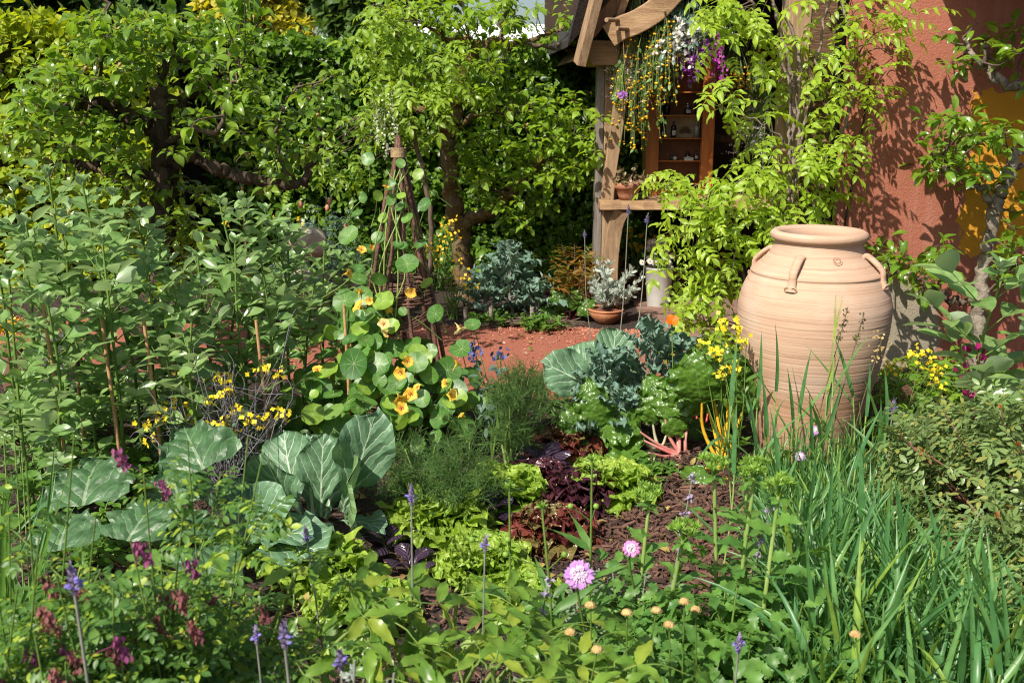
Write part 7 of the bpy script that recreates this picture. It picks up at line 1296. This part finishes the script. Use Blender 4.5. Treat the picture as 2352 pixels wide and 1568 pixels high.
# lavender
def lavender(label, px, py, Y, seed, s=1.0, dx=.02, dark=False):
    rg = np.random.default_rng(seed); e = at(px, py, Y); b = np.array([e[0] - dx*4, Y + .05, 0]); t = thing('lavender_stem', label, 'lavender', b); st, h, pt_ = Acc(), Acc(), Acc(); S = spline([b, (b + e)/2 + [dx, 0, 0], e], 10); tube(st, S, [.0030*s, .0022*s], 6); d = nrm(S[-1] - S[-4]); L_ = .040*s
    for i in range(8):
        for k_ in range(5): an = k_*1.257 + i*.6; o = np.array([cos(an), sin(an), 0])*.0062*s*math.sin(pi*(i + 1.5)/10.5)**.6; scatter(h, LT['round'][0], (e + d*L_*i/8 + o*.6)[None], (o*90 + UP*.7)[None], o[None]*100 + UP*.2, .0085*s)
    scatter(h, LT['lance'][0], np.broadcast_to(e + d*L_*.9, (4, 3)), d + rg.normal(0, .18, (4, 3)), rg.normal(0, 1, (4, 3)), .02*s)
    k_ = 12; an = rg.uniform(0, 6.28, k_); scatter(pt_, LT['round'][1], e + d*(L_*rg.uniform(.25, .75, (k_, 1))) + np.stack([np.cos(an), np.sin(an), an*0], -1)*.006*s, np.stack([np.cos(an), np.sin(an), np.full(k_, .2)], -1), rg.normal(0, .3, (k_, 3)) + UP, .009*s); st.build('stem', M['stem_grey'], t); h.build('flower_spike', M['lav'], t); pt_.build('petals', M['lavblue'], t)
for i, (x, y, Y, s, dx, lb) in enumerate(((945, 1160, 1.85, .9, .01, 'lavender stem in front of the dark dill, tallest in the middle'), (1114, 1268, 1.8, .75, .015, 'lavender stem leaning right before the yellow-green lettuce'), (706, 1245, 1.85, .75, -.03, 'lavender stem leaning left before the low cabbage leaves'), (172, 1365, 1.3, 1.0, 0, 'blurred lavender stem in the vetch, at the lower left'), (655, 1490, 1.35, 1.0, -.01, 'thick grey lavender head at the bottom, left of the blue one'), (590, 1480, 1.5, .7, -.005, 'small blue lavender head at the bottom, among the angelica'), (783, 1540, 1.45, .9, -.01, 'blue lavender head at the bottom edge, in front of silver leaves'), (1695, 1500, 1.75, .9, .0, 'lavender spike at the bottom beside the barley'), (1443, 495, 5.6, 1.2, .01, 'tall lavender stem before the counter, left one'), (1486, 515, 5.6, 1.2, .015, 'tall lavender stem before the counter, right one'), (1343, 548, 5.8, 1.0, -.02, 'lavender stem in front of the dark hedge, left of the oak post'), (2050, 950, 3.2, 1.1, 0, 'lavender spike at the back of the barley, right of the jar'))): lavender(lb, x, y, Y, 800 + i, s, dx)
for i, (x, y, Y, lb) in enumerate(((1590, 1100, 2.3, 'catmint spire in front of the sprawling chard'), (1765, 1170, 2.3, 'catmint spire at the left edge of the barley'), (1260, 1330, 2.0, 'catmint spire below the middle red lettuce'))):
    rg = np.random.default_rng(830 + i); e = at(x, y, Y); b = np.array([e[0] - .08, Y + .05, 0]); t = thing('catmint_spire', lb, 'flower stem', b); st, f, lv = Acc(), Acc(), Acc(); S = spline([b, (b + e)/2, e], 14); tube(st, S, [.0026, .0015], 5); n = 60; k_ = (len(S) - 1 - (rg.random(n)**1.5*8).astype(int)); k_ = k_ - k_ % 2; scatter(f, LT['round'][0], S[k_] + rg.normal(0, .005, (n, 3)), sphere_dirs(rg, n), sphere_dirs(rg, n), .009)
    for q in (3, 6, 8, 10): scatter(lv, LT['round'][1], S[[q, q]], np.array([[1, 0, .3], [-1, -.2, .3]]), np.broadcast_to(UP, (2, 3)), .022)
    st.build('stem', M['stem_grey'], t); f.build('blossoms', M['lav'], t); lv.build('foliage', M['catmint'], t)
# silver feather leaves at the bottom edge
b = np.array([at(810, 1600, 1.45)[0], 1.5, .2]); feather_plant('silver_plant', 'feathery silver-blue leaves poking up at the bottom edge, left of centre', b, [at(x, y, 1.4) for x, y in ((815, 1515), (800, 1550), (835, 1560), (890, 1560), (905, 1545))], M['silver'], 5, 'plant', .03, 16)

# ------------------------------------------------------------------ vetch, lower left
rgv = np.random.default_rng(44)
def vetch(label, px, py, Y, seed, heads, group):
    rg = np.random.default_rng(seed); e = at(px, py, Y); b = np.array([e[0] + rg.normal(-.12, .10), Y + rg.normal(.08, .05), 0]); t = thing('vetch_plant', label, 'wildflower', b, group); st, f = Acc(), Acc(); S = spline([b, b*.6 + e*.4 + rg.normal(0, .03, 3), e], 12); tube(st, S, [.0032, .0014], 5); allS = [S]
    for k_ in range(5): p = S[rg.integers(len(S)//3, len(S) - 4)]; q = p + np.array([rg.normal(0, .11), rg.normal(0, .06), rg.uniform(.05, .18)]); B = spline([p, (p + q)/2 + rg.normal(0, .012, 3), q], 6); tube(st, B, [.0022, .001], 4); allS.append(B)
    for B in allS:
        m_ = len(B); n = 11 if m_ > 12 else 5
        for i in range(n): p = B[int((.12 + .86*i/n)*(m_ - 1))]; an = i*2.4 + rg.normal(0, .4); scatter(f, PVT[rg.integers(3)], p[None], np.array([[cos(an), sin(an), .4]]), (UP + rg.normal(0, .3, 3) - [0, .2, 0])[None], rg.uniform(.075, .12)*(1.1 - .4*i/n))
    st.build('stem', M['stem'], t); f.build('foliage', M['vetchleaf'], t)
    for k_ in range(heads):
        B = allS[rg.integers(len(allS))]; p = B[rg.integers(len(B)*2//5, len(B))]; q = p + np.array([rg.normal(0, .03), -.015, .035]); a = Acc(); n = 48; s = np.arange(n)/n; P = q + np.stack([rg.normal(0, .0045, n) + .012*s, rg.normal(0, .0045, n), -.036*s + .016], -1); an = rg.uniform(0, 6.28, n); scatter(a, LT['ell'][0], P, np.stack([np.cos(an)*.5, np.sin(an)*.5, np.full(n, -.8)], -1), np.stack([np.cos(an), np.sin(an), np.full(n, .5)], -1), rg.uniform(.008, .013, n)); ribbons(a, p[None], q[None], .0011); a.build('flower_head', M['vetch' if rg.random() < .55 else 'vetch_faded'], t)
PVT = [pinnate(6, LT['ell'], .23, dr, s + 30, 68, rise=.3, rw=.007, taper=.15) for s, dr in enumerate((.3, .7, 1.1))]
vt = [(60, 1060, 1.45), (170, 1000, 1.5), (330, 1090, 1.5), (20, 1180, 1.4), (90, 1230, 1.35), (220, 1180, 1.45), (300, 1240, 1.45), (420, 1180, 1.55), (130, 1320, 1.35), (40, 1350, 1.3), (260, 1350, 1.4), (370, 1300, 1.5), (460, 1260, 1.6), (200, 1440, 1.35), (80, 1460, 1.3), (330, 1420, 1.45), (150, 1520, 1.3), (10, 1500, 1.3), (280, 1510, 1.35), (400, 1400, 1.55), (430, 1010, 1.7), (-20, 1280, 1.35), (570, 1000, 1.75), (600, 1060, 1.7)]
for i, (x, y, Y) in enumerate(vt): vetch('purple flowered vetch straggling across the lower left foreground' if x < 415 else 'vetch stem with bright yellow-green tips leaning over the squash leaves', x, y, Y, 900 + i, int(rgv.integers(6, 10)) if x < 415 else 2, 'purple vetch in the foreground' if x < 415 else 'vetch stems leaning over the squash leaves')
for i, (x, y, Y, h, w, lb) in enumerate(((60, 1560, 1.75, .28, .25, 'leafy green undergrowth at the lower left corner'), (230, 1420, 2.1, .25, .25, 'leafy green undergrowth behind the vetch, lower left'), (60, 1300, 2.4, .35, .3, 'leafy green undergrowth at the left edge, under the chard'))):
    p = at(x, y, Y); bushy('low_plant', lb, (p[0], Y, 0), h*1.2, w*1.25, PVT if i != 2 else LT['ell'], .11 if i != 2 else .075, 300, M['vetchleaf'] if i != 2 else M['greenleaf'], 950 + i, stems=18)
for i, (x, y, Y) in enumerate(((8, 1000, 2.3), (30, 960, 2.4), (-12, 980, 2.3), (50, 1040, 2.3))): 
    rg = np.random.default_rng(970 + i); e = at(x, y, Y); b = np.array([e[0] - .05, Y, 0]); t = thing('grass_stalk', 'tall pale green grass stalk at the left edge', 'grass', b, 'grass stalks at the left edge'); a = Acc()
    for k_ in range(4): p = b + [0, 0, .1 + .12*k_]; an = rg.uniform(0, 6.28); leaf_to(a, BL[k_], p, e + np.array([cos(an)*.12, sin(an)*.08, rg.uniform(-.25, 0)]), (sin(an), -.3, .8), 0, .55)
    a.build('blades', M['blade'], t); a = Acc(); tube(a, spline([b, (b + e)/2, e], 4), [.003, .0015], 4); a.build('stem', M['stem_pale'], t)
# fillers among the vegetables
for i, (x, y, h, w, s, tp, m_, lb) in enumerate(((700, 1010, .16, .3, .07, 'ell', 'greenleaf', 'low leafy greens between the obelisk and the large cabbage'), (560, 1060, .22, .3, .07, 'ell', 'greenleaf', 'low leafy greens under the small yellow flowers'), (280, 960, .28, .35, .075, 'ell', 'bean', 'leafy bean shoots at the foot of the bean thicket'), (400, 990, .26, .3, .075, 'ell', 'bean', 'leafy bean shoots behind the squash leaves'), (160, 1010, .28, .3, .075, 'ell', 'bean', 'leafy bean shoots beside the red stalked chard'), (1300, 1000, .12, .2, .05, 'ell', 'greenleaf', 'low greens between the fennel and the small kale'), (1450, 960, .15, .2, .06, 'ell', 'greenleaf', 'low greens at the foot of the tallest kale'), (1740, 940, .3, .2, .07, 'ell', 'chard', 'dark leaves between the golden chard and the jar'), (1640, 870, .35, .25, .09, 'ell', 'wist', 'leafy suckers at the foot of the big wisteria'), (90, 1080, .3, .3, .075, 'ell', 'bean', 'leafy bean shoots between the chard and the vetch, at the left edge'), (260, 1110, .22, .28, .07, 'ell', 'greenleaf', 'low greens under the left squash leaf'), (340, 1130, .2, .25, .07, 'ell', 'greenleaf', 'low greens between the two squash plants'), (60, 1210, .3, .3, .075, 'ell', 'greenleaf', 'leafy greens behind the vetch at the left edge'), (200, 1290, .2, .28, .07, 'ell', 'greenleaf', 'low greens in front of the left squash leaves'), (610, 1290, .14, .22, .06, 'ell', 'greenleaf', 'small weeds in front of the low cabbage'), (1340, 960, .14, .2, .06, 'ell', 'chard', 'dark low leaves in front of the big cabbage leaves'), (1480, 1090, .07, .14, .05, 'ell', 'greenleaf', 'small seedlings on the bark beside the sprawling chard'))):
    bushy('low_plant', lb, gr(x, y), h, w, LT[tp], s, 170, M[m_], 1000 + i, stems=14)
